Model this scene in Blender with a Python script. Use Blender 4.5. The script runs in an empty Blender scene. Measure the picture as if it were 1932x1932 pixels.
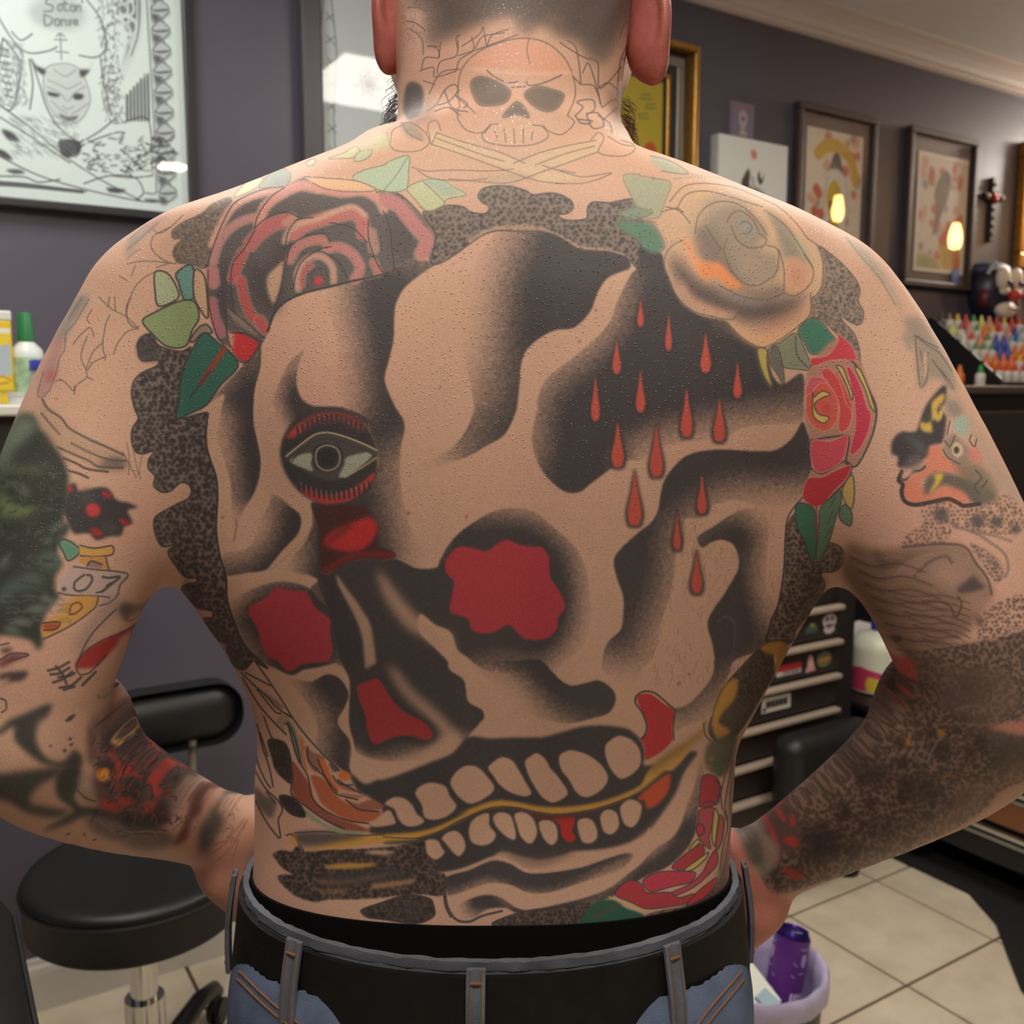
import bpy, bmesh, math, random
import numpy as np
from mathutils import Vector, Matrix, Euler

# ------------------------------------------------------------------ camera, world, light, exposure
S = bpy.context.scene
COL = S.collection
YAW = math.radians(-32.0)          # the wall with the pictures runs along X, the camera looks 32 degrees to its right
PITCH = math.radians(7.0)
CAMZ = 1.33
FPX = 1800.0
cam_d = bpy.data.cameras.new('camera')
cam_d.sensor_width = 36.0
cam_d.lens = 36.0 * FPX / 1932.0
cam_d.clip_start = 0.02
cam_d.dof.use_dof = True
cam_d.dof.focus_distance = 0.64
cam_d.dof.aperture_fstop = 10.0
cam = bpy.data.objects.new('camera', cam_d)
cam.location = (0, 0, CAMZ)
cam.rotation_euler = (math.pi / 2 - PITCH, 0, YAW)
COL.objects.link(cam)
S.camera = cam
S.view_settings.view_transform = 'Standard'
S.view_settings.look = 'None'
S.view_settings.gamma = 1.0
S.view_settings.use_curve_mapping = False
S.view_settings.exposure = 0.15
S.cycles.use_denoising = True
S.cycles.max_bounces = 6
w = bpy.data.worlds.new('world'); S.world = w; w.use_nodes = True
w.node_tree.nodes['Background'].inputs[0].default_value = (0.80, 0.86, 1.0, 1)
w.node_tree.nodes['Background'].inputs[1].default_value = 0.0

def area_light(name, loc, size, power, col, rot=(0, 0, 0), sizey=None):
    d = bpy.data.lights.new(name, 'AREA'); d.energy = power; d.color = col
    d.shape = 'RECTANGLE'; d.size = size; d.size_y = sizey or size
    o = bpy.data.objects.new(name, d); o.location = loc; o.rotation_euler = rot
    COL.objects.link(o); return o

# the shop's ceiling lamps (their housings are built with the room): two panels, a downlight, two more behind the viewer
LAMPS = [('ceiling_panel_light', (0.04, 1.50, 2.495), 0.56, 10, (0.96, 0.98, 1.0), 0.56), ('ceiling_panel_light', (1.62, 0.84, 2.495), 0.56, 14, (1.0, 0.96, 0.90), 0.56),
         ('ceiling_panel_light', (-0.06, -0.12, 2.495), 0.56, 18, (1.0, 0.93, 0.82), 0.56), ('ceiling_downlight', (1.22, -0.91, 2.495), 0.13, 4, (1.0, 0.94, 0.86), 0.13)]
for n_, l_, s_, p_, c_, sy_ in LAMPS: area_light(n_, l_, s_, p_, c_, sizey=sy_)

# ------------------------------------------------------------------ helpers
def tag(o, label=None, cat=None, group=None, kind=None):
    if label: o['label'] = label
    if cat: o['category'] = cat
    if group: o['group'] = group
    if kind: o['kind'] = kind
    return o

def empty(name, loc=(0, 0, 0), rz=0.0):
    o = bpy.data.objects.new(name, None); o.location = loc; o.rotation_euler = (0, 0, rz)
    o.empty_display_size = 0.1
    COL.objects.link(o); return o

def link_mesh(name, me, mat, parent=None, smooth=False):
    if mat is not None and len(me.materials) == 0:
        me.materials.append(mat)
    if smooth:
        me.polygons.foreach_set('use_smooth', [True] * len(me.polygons))
    o = bpy.data.objects.new(name, me)
    COL.objects.link(o)
    if parent is not None: o.parent = parent
    return o

def srgb(r, g, b):
    def c(v):
        v /= 255.0
        return v / 12.92 if v <= 0.04045 else ((v + 0.055) / 1.055) ** 2.4
    return (c(r), c(g), c(b), 1.0)

MATS = {}
def mat(name, rgb, rough=0.5, metal=0.0, spec=0.5, noise=0.0, nscale=40.0, bump=0.0, bscale=200.0, emit=None, estr=1.0,
        trans=0.0, coat=0.0, coords='Object'):
    if name in MATS: return MATS[name]
    m = bpy.data.materials.new(name); m.use_nodes = True
    nt = m.node_tree; b = nt.nodes['Principled BSDF']
    b.inputs['Base Color'].default_value = srgb(*rgb)
    b.inputs['Roughness'].default_value = rough
    b.inputs['Metallic'].default_value = metal
    b.inputs['Specular IOR Level'].default_value = spec
    b.inputs['Transmission Weight'].default_value = trans
    b.inputs['Coat Weight'].default_value = coat
    if noise or bump:
        vec = nt.nodes.new('ShaderNodeNewGeometry').outputs['Position'] if coords == 'World' else nt.nodes.new('ShaderNodeTexCoord').outputs['Object']
    if noise:
        n = nt.nodes.new('ShaderNodeTexNoise'); n.inputs['Scale'].default_value = nscale
        n.inputs['Detail'].default_value = 4
        nt.links.new(vec, n.inputs['Vector'])
        h = nt.nodes.new('ShaderNodeMixRGB'); h.blend_type = 'MULTIPLY'; h.inputs[0].default_value = 1.0
        r = nt.nodes.new('ShaderNodeMapRange')
        r.inputs['From Min'].default_value = 0.3; r.inputs['From Max'].default_value = 0.7
        r.inputs['To Min'].default_value = 1 - noise; r.inputs['To Max'].default_value = 1 + noise
        nt.links.new(n.outputs['Fac'], r.inputs['Value'])
        h.inputs[1].default_value = srgb(*rgb)
        nt.links.new(r.outputs[0], h.inputs[2]); nt.links.new(h.outputs[0], b.inputs['Base Color'])
    if bump:
        n = nt.nodes.new('ShaderNodeTexNoise'); n.inputs['Scale'].default_value = bscale
        nt.links.new(vec, n.inputs['Vector'])
        bp = nt.nodes.new('ShaderNodeBump'); bp.inputs['Strength'].default_value = bump; bp.inputs['Distance'].default_value = 0.002
        nt.links.new(n.outputs['Fac'], bp.inputs['Height']); nt.links.new(bp.outputs[0], b.inputs['Normal'])
    if emit:
        b.inputs['Emission Color'].default_value = srgb(*emit); b.inputs['Emission Strength'].default_value = estr
    MATS[name] = m
    return m

class MB:
    """collects simple solids and builds them as one mesh object"""
    def __init__(s): s.bm = bmesh.new()
    def box(s, c, d, rz=0.0, bev=0.0, rot=None):
        r = bmesh.ops.create_cube(s.bm, size=1.0)
        vs = r['verts']
        M = Matrix.Translation(c) @ (rot if rot is not None else Matrix.Rotation(rz, 4, 'Z')) @ Matrix.Diagonal((d[0], d[1], d[2], 1))
        bmesh.ops.transform(s.bm, matrix=M, verts=vs)
        if bev:
            es = list({e for v in vs for e in v.link_edges})
            bmesh.ops.bevel(s.bm, geom=es, offset=bev, segments=2, affect='EDGES', profile=0.5)
        return s
    def cyl(s, p, q, r, r2=None, n=20):
        p = Vector(p); q = Vector(q); d = q - p
        M = Matrix.Translation((p + q) / 2) @ d.to_track_quat('Z', 'Y').to_matrix().to_4x4()
        bmesh.ops.create_cone(s.bm, cap_ends=True, segments=n, radius1=r, radius2=r if r2 is None else r2, depth=d.length, matrix=M)
        return s
    def lathe(s, prof, c=(0, 0, 0), n=28):
        """prof: list of (radius, z)"""
        rings = []
        for r, z in prof:
            if r < 1e-6: rings.append([s.bm.verts.new((c[0], c[1], c[2] + z))])
            else: rings.append([s.bm.verts.new((c[0] + r * math.cos(2 * math.pi * k / n), c[1] + r * math.sin(2 * math.pi * k / n), c[2] + z)) for k in range(n)])
        for A, B in zip(rings, rings[1:]):
            if len(A) == 1 and len(B) == 1: continue
            for k in range(n):
                if len(A) == 1: s.bm.faces.new((A[0], B[(k + 1) % n], B[k]))
                elif len(B) == 1: s.bm.faces.new((A[k], A[(k + 1) % n], B[0]))
                else: s.bm.faces.new((A[k], A[(k + 1) % n], B[(k + 1) % n], B[k]))
        return s
    def tube(s, pts, r, n=10, closed=False):
        pts = [Vector(p) for p in pts]; rings = []
        m = len(pts)
        for i, p in enumerate(pts):
            if closed: t = pts[(i + 1) % m] - pts[i - 1]
            else: t = pts[min(i + 1, m - 1)] - pts[max(i - 1, 0)]
            q = t.to_track_quat('Z', 'Y')
            rr = r[i] if isinstance(r, (list, tuple)) else r
            rings.append([s.bm.verts.new(p + q @ Vector((rr * math.cos(2 * math.pi * k / n), rr * math.sin(2 * math.pi * k / n), 0))) for k in range(n)])
        prs = list(zip(rings, rings[1:])) + ([(rings[-1], rings[0])] if closed else [])
        for A, B in prs:
            for k in range(n): s.bm.faces.new((A[k], A[(k + 1) % n], B[(k + 1) % n], B[k]))
        if not closed:
            s.bm.faces.new(rings[0][::-1]); s.bm.faces.new(rings[-1])
        return s
    def ball(s, c, d, seg=20):
        bmesh.ops.create_uvsphere(s.bm, u_segments=seg, v_segments=max(8, seg // 2), radius=0.5,
                                  matrix=Matrix.Translation(c) @ Matrix.Diagonal((d[0], d[1], d[2], 1)))
        return s
    def prism(s, pts, axis, lo, hi):
        """extrude a polygon of 2D points along an axis ('x','y','z')"""
        def V(p, t):
            return {'x': (t, p[0], p[1]), 'y': (p[0], t, p[1]), 'z': (p[0], p[1], t)}[axis]
        A = [s.bm.verts.new(V(p, lo)) for p in pts]; B = [s.bm.verts.new(V(p, hi)) for p in pts]
        n = len(pts)
        s.bm.faces.new(A[::-1]); s.bm.faces.new(B)
        for k in range(n): s.bm.faces.new((A[k], A[(k + 1) % n], B[(k + 1) % n], B[k]))
        return s
    def mesh(s, name, smooth=False, angle=40):
        bmesh.ops.recalc_face_normals(s.bm, faces=s.bm.faces)
        me = bpy.data.meshes.new(name); s.bm.to_mesh(me); s.bm.free()
        if smooth:
            me.polygons.foreach_set('use_smooth', [True] * len(me.polygons))
            me.set_sharp_from_angle(angle=math.radians(angle))
        return me
    def build(s, name, m, parent=None, smooth=False, angle=40):
        return link_mesh(name, s.mesh(name, smooth, angle), m, parent)

def copy_tree(o, parent=None):
    c = o.copy(); COL.objects.link(c)
    if parent is not None: c.parent = parent
    for ch in list(o.children): copy_tree(ch, c)
    return c
# ------------------------------------------------------------------ the man: one implicit surface, meshed once
# Local frame of the man: X across his back, Y away from the viewer, Z up (his root Empty turns it into the room).
COSP, SINP = math.cos(PITCH), math.sin(PITCH)
def at(u, v, Y):
    """a traced point (u, v) of the reference sheet at depth Y, in the man's frame"""
    dx = (u - 966) / FPX; dz = -(v - 966) / FPX
    t = Y / (COSP + dz * SINP)
    return np.array([dx * t, Y, CAMZ + t * (-SINP + dz * COSP)])
def rad(px, Y): return px * Y / FPX

GH = 0.0042
GX0, GX1, GY0, GY1, GZ0, GZ1 = -0.47, 0.47, 0.52, 1.02, 0.84, 1.86
gx = np.arange(GX0, GX1, GH, dtype=np.float32); gy = np.arange(GY0, GY1, GH, dtype=np.float32); gz = np.arange(GZ0, GZ1, GH, dtype=np.float32)
FV = np.full((len(gx), len(gy), len(gz)), 1.0, np.float32)

def sub(lo, hi, pad):
    i0, i1 = np.searchsorted(gx, [lo[0] - pad, hi[0] + pad]); j0, j1 = np.searchsorted(gy, [lo[1] - pad, hi[1] + pad]); k0, k1 = np.searchsorted(gz, [lo[2] - pad, hi[2] + pad])
    return slice(i0, i1), slice(j0, j1), slice(k0, k1)
def smin(a, b, k):
    h = np.clip(0.5 + 0.5 * (b - a) / k, 0, 1)
    return b * (1 - h) + a * h - k * h * (1 - h)
def add(fn, lo, hi, k=0.02, pad=0.06, cut=False):
    s = sub(lo, hi, pad + k)
    X = gx[s[0]][:, None, None]; Y = gy[s[1]][None, :, None]; Z = gz[s[2]][None, None, :]
    v = fn(X, Y, Z).astype(np.float32)
    if cut: FV[s] = -smin(-FV[s], v, k)
    else: FV[s] = smin(FV[s], v, k)
def capsule(p, q, r1, r2, k=0.02, fx=1.0, cut=False):
    p = np.array(p, float); q = np.array(q, float); d = q - p; L2 = float(d @ d) + 1e-12
    def fn(X, Y, Z):
        t = np.clip(((X - p[0]) * d[0] + (Y - p[1]) * d[1] + (Z - p[2]) * d[2]) / L2, 0, 1)
        return np.sqrt((X - p[0] - t * d[0]) ** 2 + (Y - p[1] - t * d[1]) ** 2 + (Z - p[2] - t * d[2]) ** 2) - (r1 + (r2 - r1) * t)
    R = max(r1, r2)
    add(fn, np.minimum(p, q) - R, np.maximum(p, q) + R, k, cut=cut)
def chain(pts, rs, k=0.02, n=14):
    """one limb: a tapering tube along a smooth line, as a single distance field"""
    pts = np.array(pts, float); t = np.linspace(0, 1, len(pts)); tt = np.linspace(0, 1, n)
    P = np.stack([cubic(tt, t, pts[:, d]) for d in range(3)], 1); R = cubic(tt, t, np.array(rs, float))
    def fn(X, Y, Z):
        out = None
        for p, q, r1, r2 in zip(P, P[1:], R, R[1:]):
            d = q - p; L2 = float(d @ d) + 1e-12
            h = np.clip(((X - p[0]) * d[0] + (Y - p[1]) * d[1] + (Z - p[2]) * d[2]) / L2, 0, 1)
            v = np.sqrt((X - p[0] - h * d[0]) ** 2 + (Y - p[1] - h * d[1]) ** 2 + (Z - p[2] - h * d[2]) ** 2) - (r1 + (r2 - r1) * h)
            out = v if out is None else np.minimum(out, v)
        return out
    m = R.max()
    add(fn, P.min(0) - m, P.max(0) + m, k)
def cubic(x, xp, fp):
    """cubic interpolation (Catmull-Rom slopes)"""
    m = np.gradient(fp, xp); i = np.clip(np.searchsorted(xp, x) - 1, 0, len(xp) - 2)
    h = xp[i + 1] - xp[i]; t = np.clip((x - xp[i]) / h, 0, 1)
    return (2 * t**3 - 3 * t**2 + 1) * fp[i] + (t**3 - 2 * t**2 + t) * h * m[i] + (-2 * t**3 + 3 * t**2) * fp[i + 1] + (t**3 - t**2) * h * m[i + 1]
def ellipsoid(c, r, k=0.02, R=None, cut=False):
    c = np.array(c, float); r = np.array(r, float)
    M = np.array(R.to_3x3().transposed()) if R is not None else np.eye(3)
    def fn(X, Y, Z):
        a, b, e = X - c[0], Y - c[1], Z - c[2]
        l = [(M[i][0] * a + M[i][1] * b + M[i][2] * e) / r[i] for i in range(3)]
        k0 = np.sqrt(l[0] ** 2 + l[1] ** 2 + l[2] ** 2)
        k1 = np.sqrt((l[0] / r[0]) ** 2 + (l[1] / r[1]) ** 2 + (l[2] / r[2]) ** 2)
        return k0 * (k0 - 1) / (k1 + 1e-9)
    m = r.max() if R is not None else r
    add(fn, c - m, c + m, k, cut=cut)

# torso rows: trace row v, left/right outline u, depth of the outline, depth of the spine, depth of the front
ROWS = [
 (1932, 452, 1400, 0.735, 0.640, 0.87), (1760, 468, 1385, 0.735, 0.650, 0.86), (1650, 474, 1379, 0.735, 0.657, 0.85), (1560, 476, 1384, 0.735, 0.660, 0.85),
 (1470, 477, 1389, 0.735, 0.658, 0.85), (1400, 484, 1395, 0.735, 0.653, 0.85), (1330, 476, 1428, 0.733, 0.647, 0.85), (1246, 440, 1472, 0.73, 0.638, 0.855),
 (1145, 375, 1528, 0.727, 0.627, 0.86), (1038, 305, 1592, 0.725, 0.617, 0.865), (930, 262, 1640, 0.72, 0.609, 0.865), (800, 232, 1674, 0.715, 0.604, 0.865),
 (650, 208, 1696, 0.705, 0.604, 0.855), (560, 210, 1682, 0.70, 0.607, 0.84), (500, 226, 1644, 0.695, 0.611, 0.82), (450, 258, 1592, 0.695, 0.615, 0.805), (410, 308, 1528, 0.695, 0.619, 0.795),
 (375, 415, 1440, 0.695, 0.624, 0.785), (320, 556, 1302, 0.695, 0.633, 0.775), (285, 645, 1205, 0.695, 0.640, 0.77), (258, 690, 1172, 0.70, 0.646, 0.765),
]
rz, rx0, rx1, ryb, ryf = [], [], [], [], []
for v, L, R_, ys, yb, yf in ROWS:
    a = at(L, v, ys); b = at(R_, v, ys)
    rz.append(a[2]); rx0.append(a[0]); rx1.append(b[0]); ryb.append(yb); ryf.append(yf)
o_ = np.argsort(rz); rz, rx0, rx1, ryb, ryf = [np.array(q)[o_] for q in (rz, rx0, rx1, ryb, ryf)]
def torso(X, Y, Z):
    z = Z.ravel()
    xl = cubic(z, rz, rx0); xr = cubic(z, rz, rx1); yb = cubic(z, rz, ryb); yf = cubic(z, rz, ryf)
    cx = (xl + xr) / 2; w = (xr - xl) / 2; cy = (yb + yf) / 2; d = (yf - yb) / 2
    cx, w, cy, d, zz = [q[None, None, :] for q in (cx, w, cy, d, z)]
    n = 2.45
    # back relief: spine furrow, columns beside it, shoulder blades, the flat between
    def g(q, c, s): return np.exp(-((q - c) / s) ** 2)
    sc = at(985, 900, 0.62)[0]
    x = X - sc
    zb = np.clip((1.46 - zz) / 0.1, 0, 1) * np.clip((zz - 0.98) / 0.05, 0, 1)
    rel = -0.004 * g(x, 0, 0.020) * zb
    rel = rel + 0.0035 * (g(x, -0.045, 0.028) + g(x, 0.045, 0.028)) * g(zz, 1.10, 0.10)
    rel = rel + 0.006 * (g(x, -0.115, 0.05) + g(x, 0.115, 0.05)) * g(zz, 1.335, 0.075)
    rel = rel - 0.005 * (g(x, -0.175, 0.025) + g(x, 0.175, 0.025)) * g(zz, 1.26, 0.06)
    back = (Y < cy)
    yy = np.where(back, Y + rel, Y)
    q = (np.abs((X - cx) / w) ** n + np.abs((yy - cy) / d) ** n) ** (1 / n)
    f = (q - 1) * np.minimum(w, d)
    return np.maximum(f, np.maximum(rz[0] - zz, zz - rz[-1]))
add(torso, (rx0.min(), 0.55, rz[0]), (rx1.max(), 0.9, rz[-1]), 0.01, pad=0.05)

# arms: hands on the hips, elbows out to both sides
def lerp(a, b, t): return a + (b - a) * t
# shoulder, mid upper arm, elbow, mid forearm, wrist of each arm
armL = [at(310, 625, 0.705), at(232, 775, 0.69), at(142, 1000, 0.665), at(80, 1200, 0.645), at(42, 1365, 0.640)]
foreL = [at(42, 1365, 0.640), at(110, 1432, 0.665), at(225, 1495, 0.71), at(340, 1540, 0.765), at(430, 1575, 0.80)]
armR = [at(1532, 630, 0.705), at(1632, 775, 0.69), at(1745, 985, 0.665), at(1825, 1160, 0.645), at(1876, 1310, 0.640)]
foreR = [at(1876, 1310, 0.640), at(1800, 1395, 0.665), at(1675, 1490, 0.71), at(1532, 1578, 0.765), at(1428, 1640, 0.80)]
wrL, wrR = foreL[-1], foreR[-1]
chain(armL, [0.055, 0.061, 0.060, 0.055, 0.050], 0.030); chain(foreL, [0.050, 0.051, 0.044, 0.036, 0.031], 0.012)
chain(armR, [0.057, 0.063, 0.062, 0.058, 0.053], 0.030); chain(foreR, [0.053, 0.054, 0.046, 0.037, 0.032], 0.012)

# the muscle that folds over at the inside of each elbow
ellipsoid(at(168, 1350, 0.690), (0.030, 0.030, 0.034), 0.02); ellipsoid(at(1738, 1318, 0.690), (0.030, 0.030, 0.036), 0.02)

# neck and head
hx = 963
capsule(at(hx - 4, 330, 0.725), at(hx, 60, 0.750), 0.078, 0.087, 0.028)
ellipsoid(at(978, -130, 0.765), (0.087, 0.103, 0.108), 0.03)             # skull
ellipsoid(at(964, 110, 0.800), (0.098, 0.075, 0.070), 0.02)              # jaw
hc = at(985, -60, 0.76)
def hp(x, y, z): return (hc[0] + x, hc[1] + y, hc[2] + z)
capsule(hp(0, 0.100, 0.035), hp(0, 0.124, -0.012), 0.010, 0.016, 0.014)     # nose
capsule(hp(-0.045, 0.083, 0.045), hp(0.045, 0.083, 0.045), 0.012, 0.012, 0.02)  # brow
ellipsoid(hp(-0.033, 0.092, 0.025), (0.017, 0.012, 0.011), 0.012, cut=True); ellipsoid(hp(0.033, 0.092, 0.025), (0.017, 0.012, 0.011), 0.012, cut=True)
ellipsoid(hp(-0.033, 0.080, 0.025), (0.013, 0.012, 0.012), 0.004); ellipsoid(hp(0.033, 0.080, 0.025), (0.013, 0.012, 0.012), 0.004)
capsule(hp(-0.022, 0.098, -0.046), hp(0.022, 0.098, -0.046), 0.008, 0.008, 0.008)  # lips
capsule(hp(-0.020, 0.097, -0.058), hp(0.020, 0.097, -0.058), 0.009, 0.009, 0.008)
ellipsoid(hp(0, 0.088, -0.088), (0.026, 0.020, 0.018), 0.02)               # chin

# hands: palm on the hip, thumb behind, four fingers wrapping to the front
def hand(wr, s):
    # s = +1 when the body is to the right of the hand
    kn = wr + np.array([s * 0.020, 0.070, -0.050])
    capsule(wr, lerp(wr, kn, 0.5) + np.array([0, 0, -0.006]), 0.031, 0.033, 0.014)
    for i in range(4):
        o = np.array([s * (0.010 - 0.004 * i), 0.010 - 0.012 * i, 0.030 - 0.021 * i])
        base = lerp(wr, kn, 0.35) + o * 0.8; k1 = kn + o
        capsule(base, k1, 0.016, 0.012, 0.012)
        ln = (0.040, 0.045, 0.042, 0.034)[i]
        k2 = k1 + np.array([s * 0.018, ln * 0.85, -ln * 0.25]); k3 = k2 + np.array([s * 0.020, ln * 0.45, -ln * 0.25]); k4 = k3 + np.array([s * 0.016, ln * 0.22, -ln * 0.2])
        for a, b, r1, r2 in ((k1, k2, .0105, .0098), (k2, k3, .0098, .009), (k3, k4, .009, .0078)): capsule(a, b, r1, r2, 0.003)
    # thumb side of the palm, seen from behind
    t0 = wr + np.array([s * 0.004, 0.000, -0.030]); t1 = wr + np.array([s * 0.018, 0.004, -0.066]); t2 = wr + np.array([s * 0.034, 0.022, -0.088]); t3 = wr + np.array([s * 0.046, 0.040, -0.100])
    capsule(wr, t0, 0.030, 0.029, 0.012); capsule(t0, t1, 0.029, 0.021, 0.012); capsule(t1, t2, 0.017, 0.012, 0.005); capsule(t2, t3, 0.012, 0.010, 0.003)
hand(wrL, 1); hand(wrR, -1)

def surface_nets(F, ox, oy, oz, h):
    nx, ny, nz = F.shape
    ins = F < 0
    corners = [(i, j, k) for i in (0, 1) for j in (0, 1) for k in (0, 1)]
    c = np.zeros((nx - 1, ny - 1, nz - 1), np.uint8)
    for i, j, k in corners: c += ins[i:nx - 1 + i, j:ny - 1 + j, k:nz - 1 + k]
    act = (c > 0) & (c < 8)
    idx = np.argwhere(act)
    vid = np.full(act.shape, -1, np.int32); vid[act] = np.arange(len(idx))
    acc = np.zeros((len(idx), 3)); cnt = np.zeros(len(idx))
    I, J, K = idx.T
    for a in corners:
        for ax in range(3):
            if a[ax]: continue
            b = list(a); b[ax] = 1
            fa = F[I + a[0], J + a[1], K + a[2]]; fb = F[I + b[0], J + b[1], K + b[2]]
            m = (fa < 0) != (fb < 0)
            t = np.where(m, fa / (fa - fb + 1e-20), 0)
            p = np.array(a, float)[None, :] + np.zeros((len(idx), 3)); p[:, ax] += t
            acc[m] += p[m]; cnt[m] += 1
    V = (idx + acc / cnt[:, None]) * h + np.array([ox, oy, oz])
    Q = []
    for ax in range(3):
        s0 = [slice(None)] * 3; s1 = [slice(None)] * 3; s0[ax] = slice(0, -1); s1[ax] = slice(1, None)
        ch = ins[tuple(s0)] != ins[tuple(s1)]
        e = np.argwhere(ch); o1, o2 = [q for q in range(3) if q != ax]
        ok = (e[:, o1] > 0) & (e[:, o2] > 0) & (e[:, o1] < F.shape[o1] - 1) & (e[:, o2] < F.shape[o2] - 1)
        e = e[ok]
        fl = ins[tuple(e.T)]
        def cell(d1, d2):
            q = e.copy(); q[:, o1] -= d1; q[:, o2] -= d2; return vid[tuple(q.T)]
        q = np.stack([cell(0, 0), cell(1, 0), cell(1, 1), cell(0, 1)], 1)
        flip = fl if ax != 1 else ~fl
        q[flip] = q[flip][:, ::-1]
        Q.append(q)
    return V, np.concatenate(Q)[:, ::-1]
def smooth_verts(V, Q, it=2, lam=0.5):
    a = np.concatenate([Q[:, [0, 1]], Q[:, [1, 2]], Q[:, [2, 3]], Q[:, [3, 0]]])
    a = np.concatenate([a, a[:, ::-1]])
    n = len(V); deg = np.bincount(a[:, 0], minlength=n).astype(float)
    for _ in range(it):
        s = np.stack([np.bincount(a[:, 0], weights=V[a[:, 1], d], minlength=n) for d in range(3)], 1) / np.maximum(deg, 1)[:, None]
        V = V + lam * (s - V)
    return V
def np_mesh(name, V, Q):
    me = bpy.data.meshes.new(name)
    me.vertices.add(len(V)); me.vertices.foreach_set('co', V.astype(np.float32).ravel())
    k = Q.shape[1]
    me.loops.add(Q.size); me.loops.foreach_set('vertex_index', Q.astype(np.int32).ravel())
    me.polygons.add(len(Q)); me.polygons.foreach_set('loop_start', np.arange(0, Q.size, k, dtype=np.int32))
    me.polygons.foreach_set('use_smooth', np.ones(len(Q), bool))
    me.update(calc_edges=True)
    return me
# ------------------------------------------------------------------ ink painter (numpy): flat printed / tattooed colour only
class Painter:
    def __init__(s, w, h, base, ox=0.0, oy=0.0, sc=1.0, seed=3):
        s.w, s.h, s.ox, s.oy, s.sc = w, h, ox, oy, sc
        s.img = np.empty((h, w, 3), np.float32); s.img[:] = np.array(base, np.float32) / 255.0
        s.rng = np.random.default_rng(seed)
        s.noise = s.rng.random((h, w), dtype=np.float32)
        s.T = {'P': (0, 0, 1.0)}
    def pts(s, t):
        """'A 10,20 30,40 B 5,6': points in named tracing sheets (x0, y0, scale)"""
        if not isinstance(t, str): return np.array(t, float)
        cur = s.T['P']; out = []
        for k in t.split():
            if ',' not in k: cur = s.T[k]; continue
            x, y = k.split(','); out.append(((cur[0] + float(x) * cur[2] + s.ox) * s.sc, (cur[1] + float(y) * cur[2] + s.oy) * s.sc))
        return np.array(out)
    @staticmethod
    def curve(p, closed, n=6, tens=0.5):
        if len(p) < 3: return p
        m = len(p); o = []
        rng = range(m) if closed else range(m - 1)
        for i in rng:
            p0 = p[i - 1] if (closed or i > 0) else p[0]; p1 = p[i]; p2 = p[(i + 1) % m]; p3 = p[(i + 2) % m] if (closed or i + 2 < m) else p2
            m1 = (p2 - p0) * tens; m2 = (p3 - p1) * tens
            # limit overshoot on uneven spacing
            L = np.linalg.norm(p2 - p1)
            for q in (m1, m2):
                l = np.linalg.norm(q)
                if l > L and l > 0: q *= L / l
            for k in range(n):
                t = k / n; t2 = t * t; t3 = t2 * t
                o.append((2 * t3 - 3 * t2 + 1) * p1 + (t3 - 2 * t2 + t) * m1 + (-2 * t3 + 3 * t2) * p2 + (t3 - t2) * m2)
        if not closed: o.append(p[-1])
        return np.array(o)
    def box(s, p, pad):
        x0 = max(0, int(p[:, 0].min() - pad)); x1 = min(s.w, int(p[:, 0].max() + pad) + 2)
        y0 = max(0, int(p[:, 1].min() - pad)); y1 = min(s.h, int(p[:, 1].max() + pad) + 2)
        return x0, y0, x1, y1
    @staticmethod
    def raster(p, b):
        x0, y0, x1, y1 = b; W, H = x1 - x0, y1 - y0
        acc = np.zeros((H, W + 1), np.int32)
        q = np.roll(p, -1, 0)
        for (ax, ay), (bx, by) in zip(p, q):
            if ay == by: continue
            lo, hi = (ay, by) if ay < by else (by, ay)
            r0 = max(0, int(math.ceil(lo - y0 - 0.5))); r1 = min(H, int(math.ceil(hi - y0 - 0.5)))
            if r1 <= r0: continue
            ys = np.arange(r0, r1); xs = ax + (ys + 0.5 + y0 - ay) * (bx - ax) / (by - ay)
            ci = np.clip(np.ceil(xs - x0 - 0.5).astype(int), 0, W)
            acc[ys, ci] += 1
        return (np.cumsum(acc[:, :W], 1) % 2).astype(np.float32)
    @staticmethod
    def blur(a, sg):
        if sg < 0.3: return a
        r = max(1, int(round(sg * 0.95)))
        for _ in range(3):
            for ax in (0, 1):
                n = a.shape[ax]
                pad = [(0, 0), (0, 0)]; pad[ax] = (r + 1, r)
                c = np.cumsum(np.pad(a, pad, mode='edge'), ax, dtype=np.float64)
                a = ((c[2 * r + 1:] - c[:-2 * r - 1]) if ax == 0 else (c[:, 2 * r + 1:] - c[:, :-2 * r - 1])) / (2 * r + 1)
        return a.astype(np.float32)
    def mix(s, b, al, col):
        x0, y0, x1, y1 = b
        c = np.array(col, np.float32) / 255.0
        v = s.img[y0:y1, x0:x1]; v += (c - v) * al[..., None]
    def fill(s, t, col, a=1.0, soft=1.1, core=None, sig=14.0, grain=0.0, smooth=True):
        """filled shape; with a core the colour fades from the core out to the shape's hard edge"""
        p = s.pts(t)
        if smooth: p = s.curve(p, True)
        b = s.box(p, 4 + 3 * soft * s.sc)
        if b[2] <= b[0] or b[3] <= b[1]: return
        m = s.blur(s.raster(p, b), soft * s.sc)
        if core is not None:
            c = s.curve(s.pts(core), True)
            h = s.raster(p, b); g = s.blur(s.raster(c, b) * h, sig * s.sc) / np.maximum(s.blur(h, sig * s.sc), 0.02)
            g = g.clip(0, 1); g = g * (0.85 + 0.15 * g)
            gr = grain or 0.55
            n = s.noise[b[1]:b[3], b[0]:b[2]]; n = s.blur(n, 0.7); n = (n - 0.5) * 2.2 + 0.5
            g = np.clip(g * 1.08 + (n - 0.5) * gr * (4 * g * (1 - g)).clip(0, 1), 0, 1)
            m = m * g
        s.mix(b, m * a, col)
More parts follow.
